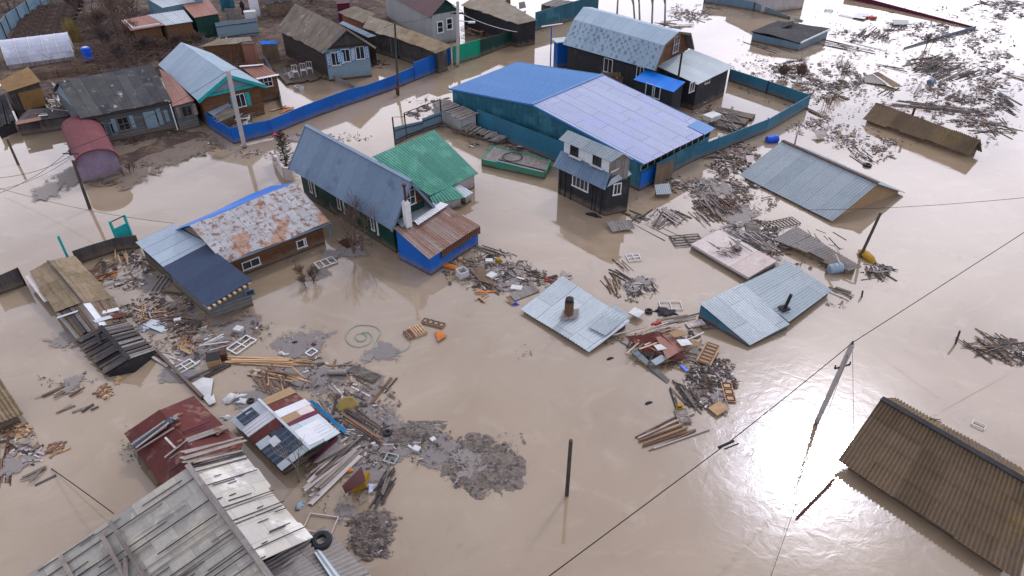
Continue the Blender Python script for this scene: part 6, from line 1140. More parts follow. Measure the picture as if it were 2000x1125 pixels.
hull('S2', 75, 762, .6, .34, .22, 10, 'crumpled pale plastic bundle at the corner of the crumpled sheet', 'poly_film', name='bundle', cat='bundle'); hull('S5', 975, 560, .45, .3, .2, 70, 'pale blue rag floating beside the cream white roof slope', 'tin_blue', name='rag', cat='rag')
hull('S5', 1160, 445, .28, .16, .12, 30, 'bright blue bottle under the grey plank stack', 'plastic_blue', name='bottle', cat='bottle'); hull('S5', 1535, 425, .35, .28, .2, 60, 'pale blue plastic bag beside the yellow kennel', 'poly_film', name='bag', cat='bag'); hull('S5', 1360, 295, .34, .22, .16, 20, 'orange brown brick lump behind the brown kennel roof', 'orange_vinyl', name='lump', cat='lump')
hull('S2', 400, 1020, .2, .16, .12, 40, 'bright green plastic bag by the floating window frame', 'plastic_green', name='bag', cat='bag'); hull('S2', 432, 985, .42, .16, .13, 45, 'pale green glass bottle by the floating window frame', 'poly_film', name='bottle', cat='bottle'); hull('S2', 345, 1080, .3, .14, .08, 5, 'light blue scrap at the end of the sunken fence top', 'plastic_blue', name='bottle', cat='bottle')
hull('T8', 410, 660, .8, .4, .3, 30, 'grey bag on top of the straw coloured disc', 'steel_fence', name='bag', cat='bag'); single(MB().tube(q('T8', 400, 705, .02), q('T8', 400, 705, .1), .5, .45, n=20), 'disc', 'straw', 'straw coloured round disc floating in the middle of the boards', 'disc')
hull('S7', 415, 308, 1.6, .7, .22, -5, 'black crumpled tarpaulin floating between the twin sunken roofs', 'tar', name='tarpaulin', cat='tarpaulin'); hull('R7', 880, 680, .95, .42, .2, -20, 'dark purple bundle of cloth floating in front of the two storey house', 'cloth_dark', name='bundle', cat='bundle')
hull('R8', 1700 / 9, 748, .8, .4, .25, -20, 'pale blue grey bundle on the pinkish concrete roof edge', 'poly_film', name='bundle', cat='bundle'); hull('S4', 735, 70, .3, .16, .1, 10, 'small black blob in the grey scum, upper left of the hose', 'rubber', name='bottle', cat='bottle'); hull('S4', 872, 85, .38, .22, .14, -20, 'dark red cloth scrap in the grey scum right of the black blob', 'maroon', name='rag', cat='rag')
hull('R4', 935, 110, 1.7, 1.0, .4, 0, 'red heap floating beside a white patch near the top right', 'plastic_red', name='heap', cat='heap'); hull('S7', 375, 372, .5, .3, .25, 0, 'red cloth behind the collapsed red sheets', 'plastic_red', name='rag', cat='rag')
for k, (z, x, y) in enumerate((('S4', 630, 152), ('S4', 665, 158), ('S4', 812, 285))): hull(z, x, y, .3, .17, .12, 10 * k, ['left white scrap behind the lumber bundle', 'right white scrap behind the lumber bundle', 'white cup in the grey scum under the lumber bundle'][k], 'plastic_white', name='scrap', cat='scrap')
# kennel
def kennel():
    a, b, c, d = q('S5', 1300, 405, .75), q('S5', 1458, 250, .85), q('S5', 1490, 370, .95), q('S5', 1330, 468, .55)
    H = thing('kennel', 'little ochre kennel tipped over under a brown sheet roof', 'kennel', ((a + c) / 2)); part(MB().sheet(a, b, c, d, sag=.02, nv=3), 'roof', 'redtin' if 0 else 'darkred_roof', H)
    A, B, D_, E_ = q('S5', 1360, 440, .45), q('S5', 1480, 375, .6), q('S5', 1490, 420, .1), q('S5', 1375, 472, .05); bk = Vector((.1, .55, .05)); part(MB().hexa([A, B, D_, E_], [A + bk, B + bk, D_ + bk, E_ + bk]), 'wall', 'ochre', H)
kennel()
# metal sheets afloat
def fsheet(z, pts, label, m_, pitch=0, zs=(.12, .12, .08, .08), sag=.06):
    P = [q(z, x, y, h) for (x, y), h in zip(pts, zs)]; return single(MB().sheet(*P, pitch=pitch, amp=.02, sag=sag, nv=5), 'metal_sheet', m_, label, 'sheet')
fsheet('S7', [(200, 440), (380, 415), (540, 560), (360, 560)], 'big rust red sheet on the collapsed shed between the twin roofs', 'red_roof', zs=(.3, .7, .55, .25), sag=.25); fsheet('S7', [(370, 440), (470, 425), (540, 500), (430, 560)], 'rust red buckled sheet right of the biggest one on the collapsed shed', 'redtin', zs=(.75, .7, .5, .6), sag=.2)
fsheet('S7', [(215, 510), (250, 500), (445, 680), (430, 700)], 'long slate blue strip sliding off the collapsed shed', 'steel_fence', zs=(.3, .35, .05, .03)); fsheet('S7', [(340, 575), (400, 540), (440, 560), (370, 600)], 'crumpled silvery sheet at the front of the collapsed shed', 'grey_tin', zs=(.4, .5, .45, .3)); fsheet('S7', [(435, 420), (510, 405), (550, 430), (470, 450)], 'orange tan plywood sheet on top of the collapsed shed', 'tan_board', zs=(.9, .9, .8, .8)); fsheet('S7', [(545, 465), (600, 470), (630, 490), (560, 500)], 'tan plywood sheet at the right end of the collapsed shed', 'tan_board', zs=(.6, .6, .5, .5)); fsheet('S7', [(480, 460), (540, 455), (570, 485), (510, 495)], 'white insulation sheet on the collapsed shed', 'plastic_white', zs=(.75, .7, .65, .7)); fsheet('S7', [(355, 490), (395, 485), (430, 510), (380, 520)], 'small white scrap of sheet on the collapsed shed', 'plastic_white', zs=(.6, .62, .6, .6)); fsheet('S7', [(495, 600), (510, 597), (550, 625), (535, 637)], 'bright blue strip at the front of the collapsed shed', 'plastic_blue', zs=(.1, .1, .05, .05))
fsheet('S1', [(1050, 580), (1110, 535), (1275, 560), (1190, 635)], 'crumpled pale metal sheet floating below the orange board heap', 'pale_tin', sag=.2); fsheet('T1', [(790, 50), (900, -10), (1005, 0), (965, 262)], 'large cream plastic sheet floating above the red roof', 'plastic_white', zs=(.1, .1, .1, .1)); fsheet('T1', [(960, 190), (1010, 150), (1030, 230), (965, 262)], 'corner scrap of the cream plastic sheet above the red roof', 'plastic_white', zs=(.12,) * 4)
fsheet('S4', [(838, 500), (862, 492), (1108, 712), (1100, 742)], 'long bright blue board beside the patchwork roof', 'cyan_paint', zs=(.3, .35, .2, .15)); fsheet('R4', [(950, 445), (985, 438), (1135, 528), (1075, 530)], 'grey corrugated sheet in the far debris field, the upper one', 'brown_corr', .25, (.5, .5, .2, .25)); fsheet('R4', [(905, 460), (950, 450), (1040, 520), (900, 500)], 'grey corrugated sheet in the far debris field, the lower one', 'grey_corr', .25, (.3, .4, .15, .1))
fsheet('S8', [(1408, 398), (1545, 468), (1520, 505), (1385, 430)], 'small ribbed pale sheet poking out behind the mossy barn ridge', 'white_wall', .25, (.6, .6, .3, .3)); fsheet('R7', [(965, 722), (1130, 715), (1160, 770), (1010, 795)], 'floating grey plank raft below the two storey house', 'board_grey', .2, (.3, .35, .2, .1)); fsheet('S4', [(1055, 780), (1105, 835), (900, 950), (845, 945)], 'torn maroon and grey board panel under the patchwork roof', 'board_grey', 0, (.5, .45, .3, .3)); fsheet('S4', [(1010, 785), (1052, 775), (870, 945), (838, 950)], 'maroon strip along the panel under the patchwork roof', 'maroon', 0, (.58, .55, .35, .35)); fsheet('R3', [(510, 15), (545, 8), (555, 45), (512, 55)], 'white sheet standing by the top edge shed', 'plastic_white', 0, (1.2, 1.2, .2, .2)); fsheet('T6', [(1010, 190), (1115, 235), (1095, 262), (1000, 245)], 'pale blue panel behind the floating tar topped shed', 'pale_tin', 0, (.9, .9, .3, .3)); fsheet('R4', [(1070, 118), (1170, 122), (1172, 150), (1080, 150)], 'dark grey panel floating near the top right', 'steel_fence', 0, (.3, .3, .15, .15)); fsheet('R4', [(860, 75), (935, 85), (900, 118), (830, 105)], 'bright white sheet floating by the red heap near the top right', 'plastic_white', 0, (.15,) * 4); fsheet('R4', [(590, 795), (655, 795), (668, 830), (620, 855)], 'grey box lid floating near the far end of the yard fence', 'concrete', 0, (.4, .4, .2, .15))
fsheet('R8', [(175, 262), (228, 262), (215, 305), (185, 305)], 'pinkish brown panel beside the silvery gabled roof', 'concrete_pink', 0, (.3, .3, .1, .1)); fsheet('S6', [(890, 485), (920, 480), (960, 530), (940, 540)], 'brown log end beside the blue bag', 'wood_brown', 0, (.2, .2, .15, .1)); fsheet('S6', [(370, 735), (425, 740), (460, 772), (395, 815)], 'salmon pink padded board floating below the dark edged panel', 'orange_vinyl', 0, (.1,) * 4); fsheet('S6', [(630, 290), (720, 260), (820, 400), (700, 370)], 'dark canvas sheet lying in the debris drift', 'board_brown', 0, (.15,) * 4, .2); fsheet('S6', [(920, 470), (1080, 370), (1140, 440), (960, 515)], 'grey panel half under water at the edge of the silvery roof', 'board_grey', 0, (.05, .1, .1, .05))
# hose
def hose():
    ctl = [(745, 160, 0), (0, 0, 0)]; pts = []
    raw = [(455, 160), (480, 185), (520, 185), (545, 155), (520, 125), (470, 135), (455, 160), (490, 187), (535, 175), (546, 140), (505, 122), (560, 120), (588, 160), (565, 205), (490, 232), (420, 215), (382, 170), (400, 110), (470, 65), (560, 62), (625, 80), (655, 120), (635, 165), (610, 200), (615, 240), (650, 270), (720, 283), (800, 275), (860, 250), (890, 205), (897, 160)]
    n = len(raw)
    for i in range(n - 1):
        p0, p1_, p2_, p3_ = raw[max(0, i - 1)], raw[i], raw[i + 1], raw[min(n - 1, i + 2)]
        for k in range(5):
            t = k / 5; f = lambda j: .5 * ((2 * p1_[j]) + (-p0[j] + p2_[j]) * t + (2 * p0[j] - 5 * p1_[j] + 4 * p2_[j] - p3_[j]) * t * t + (-p0[j] + 3 * p1_[j] - 3 * p2_[j] + p3_[j]) * t ** 3); pts.append(q('T8', f(0), f(1), .03))
    m = MB()
    for a_, b_ in zip(pts, pts[1:]):
        if (b_ - a_).length > 1e-4: m.tube(a_, b_, .016, n=6, cap=False)
    single(m, 'hose', 'hose_green', 'pale green garden hose looping on the open water', 'hose', smooth=True)
hose()
# ================================================================ SCUM, MOUNDS, LITTER
zk = [0]
def patch(u, v, ru, rv, m_, label=None, name='scum'):
    c = G(u, v); X = (G(u + ru, v) - c).length; Y = abs((G(u, v - rv) - c).y); m = MB(); n = 40; zk[0] += 1; z = .006 + .0022 * zk[0]; sd = random.random() * 50; rings = (0, .3, .55, .75, .9, 1.0)
    def P(i, r): a = 2 * math.pi * i / n; k = (1 + .35 * noise.noise(Vector((math.cos(a) * 1.3, math.sin(a) * 1.3, sd))) + .18 * noise.noise(Vector((math.cos(a) * 4, math.sin(a) * 4, sd)))) * r; return Vector((c.x + X * k * math.cos(a), c.y + Y * k * math.sin(a), z))
    for i in range(n):
        for r0, r1 in zip(rings, rings[1:]):
            if r0 == 0: m.face([P(i, 0), P(i, r1), P(i + 1, r1)], [(0, 0), (r1, 0), (r1, 0)])
            else: m.face([P(i, r0), P(i, r1), P(i + 1, r1), P(i + 1, r0)], [(r0, 0), (r1, 0), (r1, 0), (r0, 0)])
    o = m.build(name, m_, None); o['kind'] = 'stuff'; o['label'] = label or 'grey film of silt and scum floating on the brown water'; o['category'] = 'scum'
for a in [(330, 620, 95, 45), (400, 680, 90, 40), (470, 640, 70, 30), (590, 670, 75, 42), (560, 730, 120, 30), (640, 745, 85, 40), (690, 790, 95, 60), (720, 860, 80, 60), (780, 860, 110, 50), (850, 880, 70, 45), (745, 690, 60, 24), (500, 780, 60, 25), (300, 555, 60, 28), (350, 730, 60, 30), (720, 920, 60, 55), (680, 1000, 70, 40)]: patch(*a, 'scum_grey')
for a in [(620, 530, 55, 35), (690, 490, 70, 35), (970, 540, 110, 45), (130, 660, 60, 40), (140, 750, 60, 35), (30, 900, 55, 60), (720, 700, 40, 20), (1380, 770, 90, 70), (1320, 690, 110, 45), (1440, 480, 150, 60), (1390, 370, 120, 40), (1440, 420, 90, 40), (1250, 560, 60, 35), (130, 350, 70, 45), (95, 370, 60, 35), (90, 90, 1, 1), (600, 270, 50, 20), (640, 500, 50, 25), (480, 1010, 1, 1)]: patch(*a, 'scum_thin')
for a in [(300, 300, 150, 45), (250, 340, 80, 30), (350, 290, 90, 30), (440, 620, 60, 22)]: patch(*a, 'scum_brown', 'brown mat of dead weeds and silt beside the rust red garage')
def mound(u, v, ru, rv, h, label, m_='mud_mound', twig=0):
    c = G(u, v); X = (G(u + ru, v) - c).length; Y = abs((G(u, v - rv) - c).y); N_ = 46; m = MB(); sd = random.random() * 99; V_ = {}
    for i in range(N_ + 1):
        for j in range(N_ + 1):
            a, b = i / N_ * 2 - 1, j / N_ * 2 - 1; r = math.hypot(a, b); k = 1 - r * (1 + .55 * noise.noise(Vector((a * 1.5, b * 1.5, sd)))); f = noise.fractal(Vector((a * 4, b * 4, sd)), .8, 2.2, 5); f2 = abs(noise.noise(Vector((a * 16, b * 16, sd)))); V_[i, j] = Vector((c.x + a * X * 1.15, c.y + b * Y * 1.15, h * min(1, k * 1.1 + f * .75 - .08) + (.05 * f2 if k > .1 else 0)))
    for i in range(N_):
        for j in range(N_):
            P = [V_[i, j], V_[i + 1, j], V_[i + 1, j + 1], V_[i, j + 1]]
            if max(p.z for p in P) > -.01: m.face(P)
    for k in range(twig):
        a = random.random() * 6.28; r = random.random() ** .6; p = Vector((c.x + X * r * math.cos(a), c.y + Y * r * math.sin(a), h * (1 - r) * .8 + .03)); d = Vector((random.uniform(-1, 1), random.uniform(-1, 1), random.uniform(-.05, .25))); m.tube(p, p + d * random.uniform(.12, .4), .01, .006, n=3, cap=False)
    o = single(m, 'silt_mound', m_, label, 'silt mound'); o['kind'] = 'stuff'
patch(925, 905, 95, 55, 'scum_thin')
mound(945, 907, 72, 54, .09, 'large dark grey mat of silt and reeds in the lower centre', twig=420); mound(728, 1025, 50, 28, .09, 'dark clump of silt near the roof with the tyre, the upper part', twig=160); mound(722, 1065, 42, 26, .12, 'dark clump of silt near the roof with the tyre, the lower part', twig=140); mound(805, 850, 60, 24, .06, 'thin mat of silt above the large grey mat', twig=120)
LIT = [('plastic_white', .15), ('wood_grey', .25), ('wood_dark', .3), ('wood_brown', .15), ('wood_white', .15)]
def litter(items, label, sc_=1.0, mats=None, name='litter'):
    m = MB(); ms = mats or ['wood_dark', 'wood_grey', 'wood_brown', 'wood_white', 'plastic_white', 'branch_dark']
    for (u, v, ru, rv, n, s0, s1) in items:
        for k in range(n):
            a = random.random() * 6.28; r = random.random() ** .62; uu, vv = u + ru * r * math.cos(a), v + rv * r * math.sin(a); cl = noise.noise(Vector((uu * .035, vv * .07, 3.3)))
            if cl < .02 and random.random() < .85: continue
            p = G(uu, vv, random.uniform(.01, .08)); s_ = random.uniform(s0, s1)
            if random.random() < (.3 if p.y < 45 else .14):   # twigs and reeds caught in the drift
                m.m = ms.index('branch_dark') if 'branch_dark' in ms else 0; d = Vector((random.uniform(-1, 1), random.uniform(-1, 1), random.uniform(-.08, .2))).normalized(); k2 = s_ * random.uniform(1.5, 3.5); e = p + d * k2; r_ = .006 + .0002 * (p - C0).length; m.tube(p, e, r_, r_ * .6, n=3, cap=False); d2 = (d + Vector((random.uniform(-1, 1), random.uniform(-1, 1), .1)) * .6).normalized(); m.tube(p.lerp(e, .5), p.lerp(e, .5) + d2 * k2 * .5, r_ * .7, r_ * .4, n=3, cap=False); continue
            s_ = s_ * (2.2 if random.random() < .07 else 1); m.m = random.choices(range(len(ms)), weights=[4, 3, 2, 1.6, 1, 4][:len(ms)])[0]
            yw = random.random() * 3.14; x = Vector((math.cos(yw), math.sin(yw), random.uniform(-.15, .15))) * s_; y = Vector((-x.y, x.x, 0)) * random.uniform(.08, .6); z = Vector((0, 0, random.uniform(.008, .03)))
            c_ = [p - x - y, p + x - y * random.uniform(.3, 1), p + x * random.uniform(.5, 1) + y, p - x + y * random.uniform(.3, 1)]; m.hexa(c_, [k_ + z for k_ in c_])
    m.m = 0; o = m.build(name, ms, None); o['kind'] = 'stuff'; o['label'] = label; o['category'] = 'litter'
litter([(1810, 130, 200, 120, 2600, .05, .17), (1720, 230, 130, 60, 500, .04, .13), (1560, 165, 120, 40, 500, .05, .14), (1900, 230, 110, 60, 500, .04, .13), (1640, 60, 120, 50, 300, .04, .12), (1870, 60, 90, 32, 800, .08, .26), (1900, 130, 85, 45, 800, .08, .24), (1830, 120, 60, 26, 500, .1, .3), (1880, 200, 95, 48, 900, .1, .3), (1600, 150, 100, 26, 800, .1, .28), (1640, 165, 60, 30, 500, .08, .22), (1560, 130, 60, 16, 260, .08, .24), (1950, 20, 70, 18, 420, .1, .35), (1480, 125, 60, 22, 160, .06, .16), (1580, 190, 30, 16, 120, .06, .16), (1360, 25, 60, 20, 320, .08, .26), (1500, 80, 60, 18, 130, .08, .2), (1700, 70, 80, 14, 260, .08, .3)], 'scattered dark scraps and twigs drifting on the bright water, top right')
litter([(1650, 265, 50, 24, 380, .05, .16), (1705, 290, 48, 26, 380, .05, .2), (1600, 240, 30, 16, 160, .05, .15), (1440, 310, 45, 34, 520, .06, .24), (1380, 365, 80, 20, 700, .05, .2), (1470, 385, 52, 32, 560, .05, .2), (1400, 400, 45, 24, 320, .05, .2), (1465, 450, 60, 24, 420, .05, .2), (1520, 480, 40, 20, 240, .05, .18), (1430, 355, 40, 20, 200, .05, .2), (1710, 530, 35, 18, 160, .04, .16), (1600, 520, 50, 16, 120, .04, .15), (1290, 425, 34, 18, 110, .04, .15)], 'broken scraps of wood packed around the sunken roofs at right')
litter([(1390, 750, 48, 50, 1100, .03, .15), (1400, 715, 35, 16, 400, .03, .08), (1300, 670, 75, 34, 500, .03, .16), (1240, 565, 40, 26, 170, .03, .12), (960, 535, 95, 36, 620, .03, .16), (1070, 545, 50, 22, 150, .03, .12), (1955, 680, 55, 20, 180, .03, .2), (1985, 700, 30, 14, 120, .03, .15), (1640, 590, 30, 10, 60, .03, .1)], 'fine broken scraps around the drifts in the middle of the picture')
litter([(310, 605, 70, 32, 520, .02, .14), (380, 665, 90, 40, 420, .02, .12), (470, 650, 60, 26, 200, .02, .1), (610, 740, 120, 45, 520, .02, .12), (700, 800, 85, 60, 560, .02, .12), (720, 870, 60, 55, 360, .02, .12), (820, 870, 90, 40, 200, .02, .1), (940, 905, 85, 60, 260, .015, .05), (725, 1045, 45, 40, 160, .02, .07), (590, 670, 60, 30, 120, .015, .05), (240, 535, 70, 32, 420, .02, .15), (650, 960, 60, 40, 90, .02, .07), (130, 745, 60, 25, 60, .02, .1), (30, 860, 45, 40, 160, .02, .1), (200, 760, 40, 25, 60, .02, .08)], 'fine broken scraps among the boards at lower left')
litter([(620, 268, 110, 9, 150, .03, .14), (500, 300, 50, 10, 90, .03, .14), (820, 195, 60, 8, 60, .04, .16), (1010, 150, 70, 10, 110, .05, .2), (1060, 300, 90, 22, 260, .04, .2), (1000, 250, 60, 14, 140, .04, .2), (1300, 350, 50, 12, 120, .03, .14), (900, 490, 40, 12, 80, .02, .1), (560, 500, 60, 14, 70, .02, .1), (700, 470, 40, 16, 90, .02, .1), (250, 870, 14, 40, 40, .02, .08), (1230, 395, 30, 10, 30, .03, .1), (1560, 250, 30, 12, 60, .04, .16), (1030, 690, 30, 20, 30, .02, .08), (1190, 660, 30, 20, 60, .02, .1)], 'fine flotsam caught along the feet of walls and fences')
litter([(300, 285, 130, 34, 800, .03, .14), (250, 330, 70, 25, 300, .03, .12), (180, 215, 40, 10, 100, .05, .2)], 'pale scraps and dead stalks on the mud bank by the garage', mats=['branch_dark', 'leaf_litter', 'straw', 'wood_white'])
litter([(110, 205, 30, 20, 300, .15, .5), (250, 70, 130, 60, 900, .1, .45), (450, 50, 120, 50, 600, .1, .45), (540, 130, 60, 40, 200, .1, .4), (130, 150, 60, 14, 160, .08, .3), (340, 85, 60, 22, 260, .1, .4), (470, 90, 60, 30, 240, .1, .4), (30, 110, 30, 20, 100, .1, .35), (500, 60, 70, 30, 240, .1, .5), (640, 60, 60, 30, 160, .1, .4), (440, 215, 26, 22, 200, .05, .3), (110, 90, 100, 30, 260, .08, .3), (700, 30, 60, 25, 100, .1, .4), (960, 20, 60, 16, 150, .1, .4), (1010, 60, 60, 12, 60, .08, .3), (850, 215, 60, 20, 160, .06, .3), (905, 235, 60, 20, 200, .06, .3), (985, 280, 80, 16, 200, .06, .3), (1400, 225, 50, 20, 160, .06, .3), (1360, 190, 30, 14, 100, .06, .25)], 'scrap and rubbish lying about the yards')
# ploughed beds in the upper left garden
for k in range(7):
    a_, b_ = q('T2', 170 + k * 22, 395 - k * 48, .62), q('T2', 800 + k * 18, 330 - k * 46, .62); m = MB(); n = 26; d = Vector((0, 1, 0))
    for i in range(n):
        p0, p1_ = a_.lerp(b_, i / n), a_.lerp(b_, (i + 1) / n); h0 = .22 * noise.noise(p0 * 1.2) + .5; h1 = .22 * noise.noise(p1_ * 1.2) + .5; zz = Vector((0, 0, 1))
        m.face([p0 - d * .9, p1_ - d * .9, p1_ + zz * h1, p0 + zz * h0]); m.face([p0 + zz * h0, p1_ + zz * h1, p1_ + d * .9, p0 + d * .9])
    single(m, 'garden_bed', 'soil_dark', 'long dark raised bed of the ploughed garden, number %d from the greenhouse side' % (k + 1) if 0 else ['dark ploughed ridge nearest the greenhouse', 'second dark ploughed ridge counting from the greenhouse', 'third dark ploughed ridge counting from the greenhouse', 'middle dark ploughed ridge of the garden', 'third dark ploughed ridge counting from the top edge', 'second dark ploughed ridge counting from the top edge', 'dark ploughed ridge nearest the top edge'][k], 'garden bed', 'ploughed ridges of the upper left garden')
# ================================================================ PLANKS: individuals for the 290 that show largest, the rest in one drift
PL = []   # (pixel size, params)
def pile(z, x, y, rx, ry, ang, spread, n, l0, l1, tone, label, w_=(.08, .16), h=(.03, .3), name='plank', cat='plank', group=None, th=(.02, .04), cyl=False):
    if z in ('R4', 'R3') and l1 > 1.3: w_ = (w_[0] * .7, w_[1] * .7); l0, l1 = l0 * .85, l1 * .85
    s = ZN[z][0]; u, v = U(z, x, y); ru, rv = rx / s, ry / s; tn = tone if isinstance(tone, (list, tuple)) else [tone]
    for k in range(n):
        a = random.random() * 6.28; r = random.random() ** .55; uu, vv = u + ru * r * math.cos(a), v + rv * r * math.sin(a); hh_ = random.uniform(*h) * (1 - r * .7) * (.6 if h[1] < .6 else 1); p = G(uu, vv, hh_)
        yw = yawpx(uu, vv, ang + random.uniform(-spread, spread)); Lg = random.uniform(l0, l1); ww = random.uniform(*w_) * random.choice((.55, .75, .85, 1)); tt = random.uniform(*th) * .8; tl = random.gauss(0, .05) * min(1, 1.2 / Lg)
        if hh_ < .1: tl *= .4
        PL.append((Lg * (ww + tt) / (p - C0).length ** 2, dict(p=p, yw=yw, tl=tl, L=Lg, w=ww, t=tt, m=random.choice(tn), label=label, name=name, cat=cat, group=group or 'planks of the pile: ' + label, cyl=cyl)))
G4, B4, N4, W4 = ['wood_grey', 'wood_grey', 'wood_dark', 'wood_white'], ['wood_brown', 'wood_brown', 'wood_dark', 'wood_grey'], ['wood_new', 'wood_new', 'wood_white'], ['wood_white', 'wood_grey', 'wood_new']
pile('S4', 520, 205, 150, 32, -2, 2.5, 30, 2.4, 3.1, ['wood_new'], 'fresh orange plank of the long lumber bundle', (.07, .12), (.05, .28)); pile('S4', 800, 215, 60, 35, -2, 4, 22, .5, .8, ['wood_new', 'wood_grey'], 'short stacked plank at the right end of the lumber bundle', (.06, .09), (.05, .3), th=(.04, .07))
pile('S4', 570, 365, 120, 70, -50, 40, 38, .8, 1.9, B4 + ['wood_new'], 'brown plank in the crossed pile above the patchwork roof', (.06, .11)); pile('S4', 620, 300, 150, 45, -25, 20, 8, 1.6, 2.4, ['wood_brown', 'wood_new'], 'long brown plank lying across the crossed pile', (.07, .12))
for (x, y, a, L_, t) in ((1010, 270, 72, 1.5, 'wood_brown'), (1095, 235, 2, 1.7, 'wood_grey'), (1115, 300, -62, 1.6, 'wood_grey'), (1145, 345, 85, 1.0, 'wood_new'), (1200, 420, -28, 1.6, 'wood_white'), (1245, 375, -32, 1.2, 'wood_brown'), (1370, 420, 52, 1.8, 'wood_brown'), (1440, 380, 50, 1.1, 'wood_dark'), (1020, 425, -48, 1.7, 'wood_grey'), (1060, 430, -48, 1.6, 'wood_white'), (1200, 475, -28, .9, 'wood_dark'), (1465, 815, 3, 2.2, 'wood_white'), (1360, 930, -15, 1.1, 'wood_grey'), (1310, 985, -20, 1.2, 'wood_grey'), (1400, 985, 50, .7, 'wood_grey'), (1205, 845, 4, .9, 'wood_white'), (1470, 800, 0, .7, 'wood_dark'), (1240, 730, -35, 2.6, 'wood_brown'), (1330, 800, -35, .6, 'wood_dark'), (960, 700, 60, 1.2, 'wood_dark'), (1030, 520, 80, 1.3, 'wood_dark')): pile('S4', x, y, 2, 2, a, 1, 1, L_ * .95, L_ * 1.05, [t], 'single loose board floating right of the patchwork roof', (.10, .16), (.05, .12))
pile('S4', 1225, 672, 120, 50, -32, 6, 17, 1.6, 2.6, B4, 'brown plank in the fanned stack right of the long blue board', (.07, .12)); pile('S4', 930, 545, 70, 80, -58, 8, 10, .9, 1.6, ['wood_grey', 'wood_white', 'wood_brown'], 'board tucked behind the long blue board')
pile('S4', 1030, 985, 90, 110, 43, 4, 22, 2.2, 3.0, ['wood_grey', 'wood_white', 'wood_grey'], 'long grey board in the stack below the patchwork roof', (.12, .2), (.1, .45)); pile('S5', 1625, 400, 55, 100, 62, 14, 16, .8, 1.5, ['wood_dark', 'wood_grey'], 'dark grey plank in the upright clump beside the kennel', (.08, .14), (.05, .4)); pile('S4', 1030, 900, 110, 35, 35, 5, 9, 1.6, 2.2, ['wood_brown', 'wood_grey', 'wood_white'], 'worn corrugated strip in the stack below the patchwork roof', (.1, .18), (.2, .5))
pile('S2', 110, 625, 110, 70, 40, 80, 42, .4, 1.3, ['wood_new', 'wood_white', 'wood_brown', 'wood_new'], 'splintered cream and orange board in the heap left of the navy roof', (.06, .12)); pile('S2', 230, 690, 140, 45, 0, 25, 16, .8, 1.9, B4, 'dark brown board under the cream heap left of the navy roof'); pile('S2', 350, 780, 90, 70, 40, 50, 18, .5, 1.1, B4, 'brown board floating between the crumpled sheet and the scum'); pile('S2', 345, 880, 60, 45, 30, 80, 12, .3, .8, ['orange_vinyl', 'wood_new'], 'splayed orange splinter floating above the window frames', (.06, .14), th=(.01, .02)); pile('S2', 220, 960, 60, 55, -25, 25, 9, .6, 1.4, ['wood_white'], 'white painted board floating beside the sunken fence top', (.1, .18)); pile('S2', 575, 860, 80, 25, 5, 15, 5, .8, 1.4, ['wood_brown', 'wood_white'], 'board floating left of the white window frame'); pile('S2', 560, 830, 40, 10, 25, 5, 2, .8, 1.2, ['plastic_white'], 'white strip floating left of the white window frame'); pile('S2', 430, 1045, 150, 20, 28, 6, 4, 1.0, 2.0, ['wood_dark'], 'dark pole floating under the lumber bundle')
pile('S1', 730, 190, 85, 60, 50, 40, 26, .8, 1.7, B4 + ['orange_vinyl'], 'brown board in the heap behind the mossy slate roof'); pile('S1', 1000, 90, 100, 60, 10, 60, 22, .5, 1.4, G4, 'grey board in the heap at the foot of the pale tin roof'); pile('S1', 870, 265, 60, 15, 17, 3, 3, 1.1, 1.5, ['wood_grey'], 'grey slab floating right of the mossy slate roof', (.25, .35), (.02, .05)); pile('S1', 880, 90, 60, 40, -75, 12, 5, 1.0, 1.4, ['wood_new'], 'orange trestle leg by the turquoise gate', (.08, .1), (.3, .7))
# firewood
pile('S3', 60, 330, 110, 45, 20, 70, 46, .28, .5, ['wood_new', 'wood_new', 'wood_brown', 'wood_brown'], 'split firewood billet floating at the left edge', (.09, .16), (.02, .1), 'firewood', 'firewood', 'floating firewood billets', (.06, .1)); pile('S3', 150, 460, 90, 60, 20, 60, 40, .28, .5, ['wood_new', 'wood_white', 'wood_brown', 'wood_dark'], 'split firewood billet floating below the left edge cluster', (.09, .16), (.02, .1), 'firewood', 'firewood', 'floating firewood billets', (.06, .1)); pile('S3', 310, 440, 70, 30, 32, 25, 24, .28, .5, ['wood_new', 'wood_brown', 'wood_brown'], 'split firewood billet in the slanting string of billets', (.09, .16), (.02, .1), 'firewood', 'firewood', 'floating firewood billets', (.06, .1)); pile('S3', 560, 125, 42, 42, 20, 50, 26, .25, .45, ['wood_new', 'wood_brown', 'wood_brown'], 'split firewood billet in the small clump under the black plank roof', (.09, .15), (.02, .1), 'firewood', 'firewood', 'floating firewood billets', (.06, .1)); pile('S3', 650, 62, 35, 20, 20, 50, 8, .25, .45, ['wood_new'], 'split firewood billet nearest the black plank roof', (.08, .14), (.02, .06), 'firewood', 'firewood', 'floating firewood billets', (.05, .08)); pile('S3', 30, 500, 50, 90, 82, 8, 22, 1.2, 2.2, ['wood_brown', 'rusty_iron'], 'thin reddish batten lying upright in the scum at the left edge', (.04, .07), (.02, .06)); pile('S3', 330, 130, 140, 25, 25, 8, 7, .4, 1.1, ['wood_brown', 'wood_white'], 'brown slat drifting along the slack cable'); pile('S3', 420, 200, 100, 45, 28, 10, 7, .3, .8, ['wood_grey', 'wood_white', 'wood_dark'], 'grey slat drifting in the faint scum streak')
pile('S3', 200, 580, 100, 30, 30, 20, 6, .3, .9, ['wood_dark', 'wood_grey'], 'dark slat drifting by the cable end')
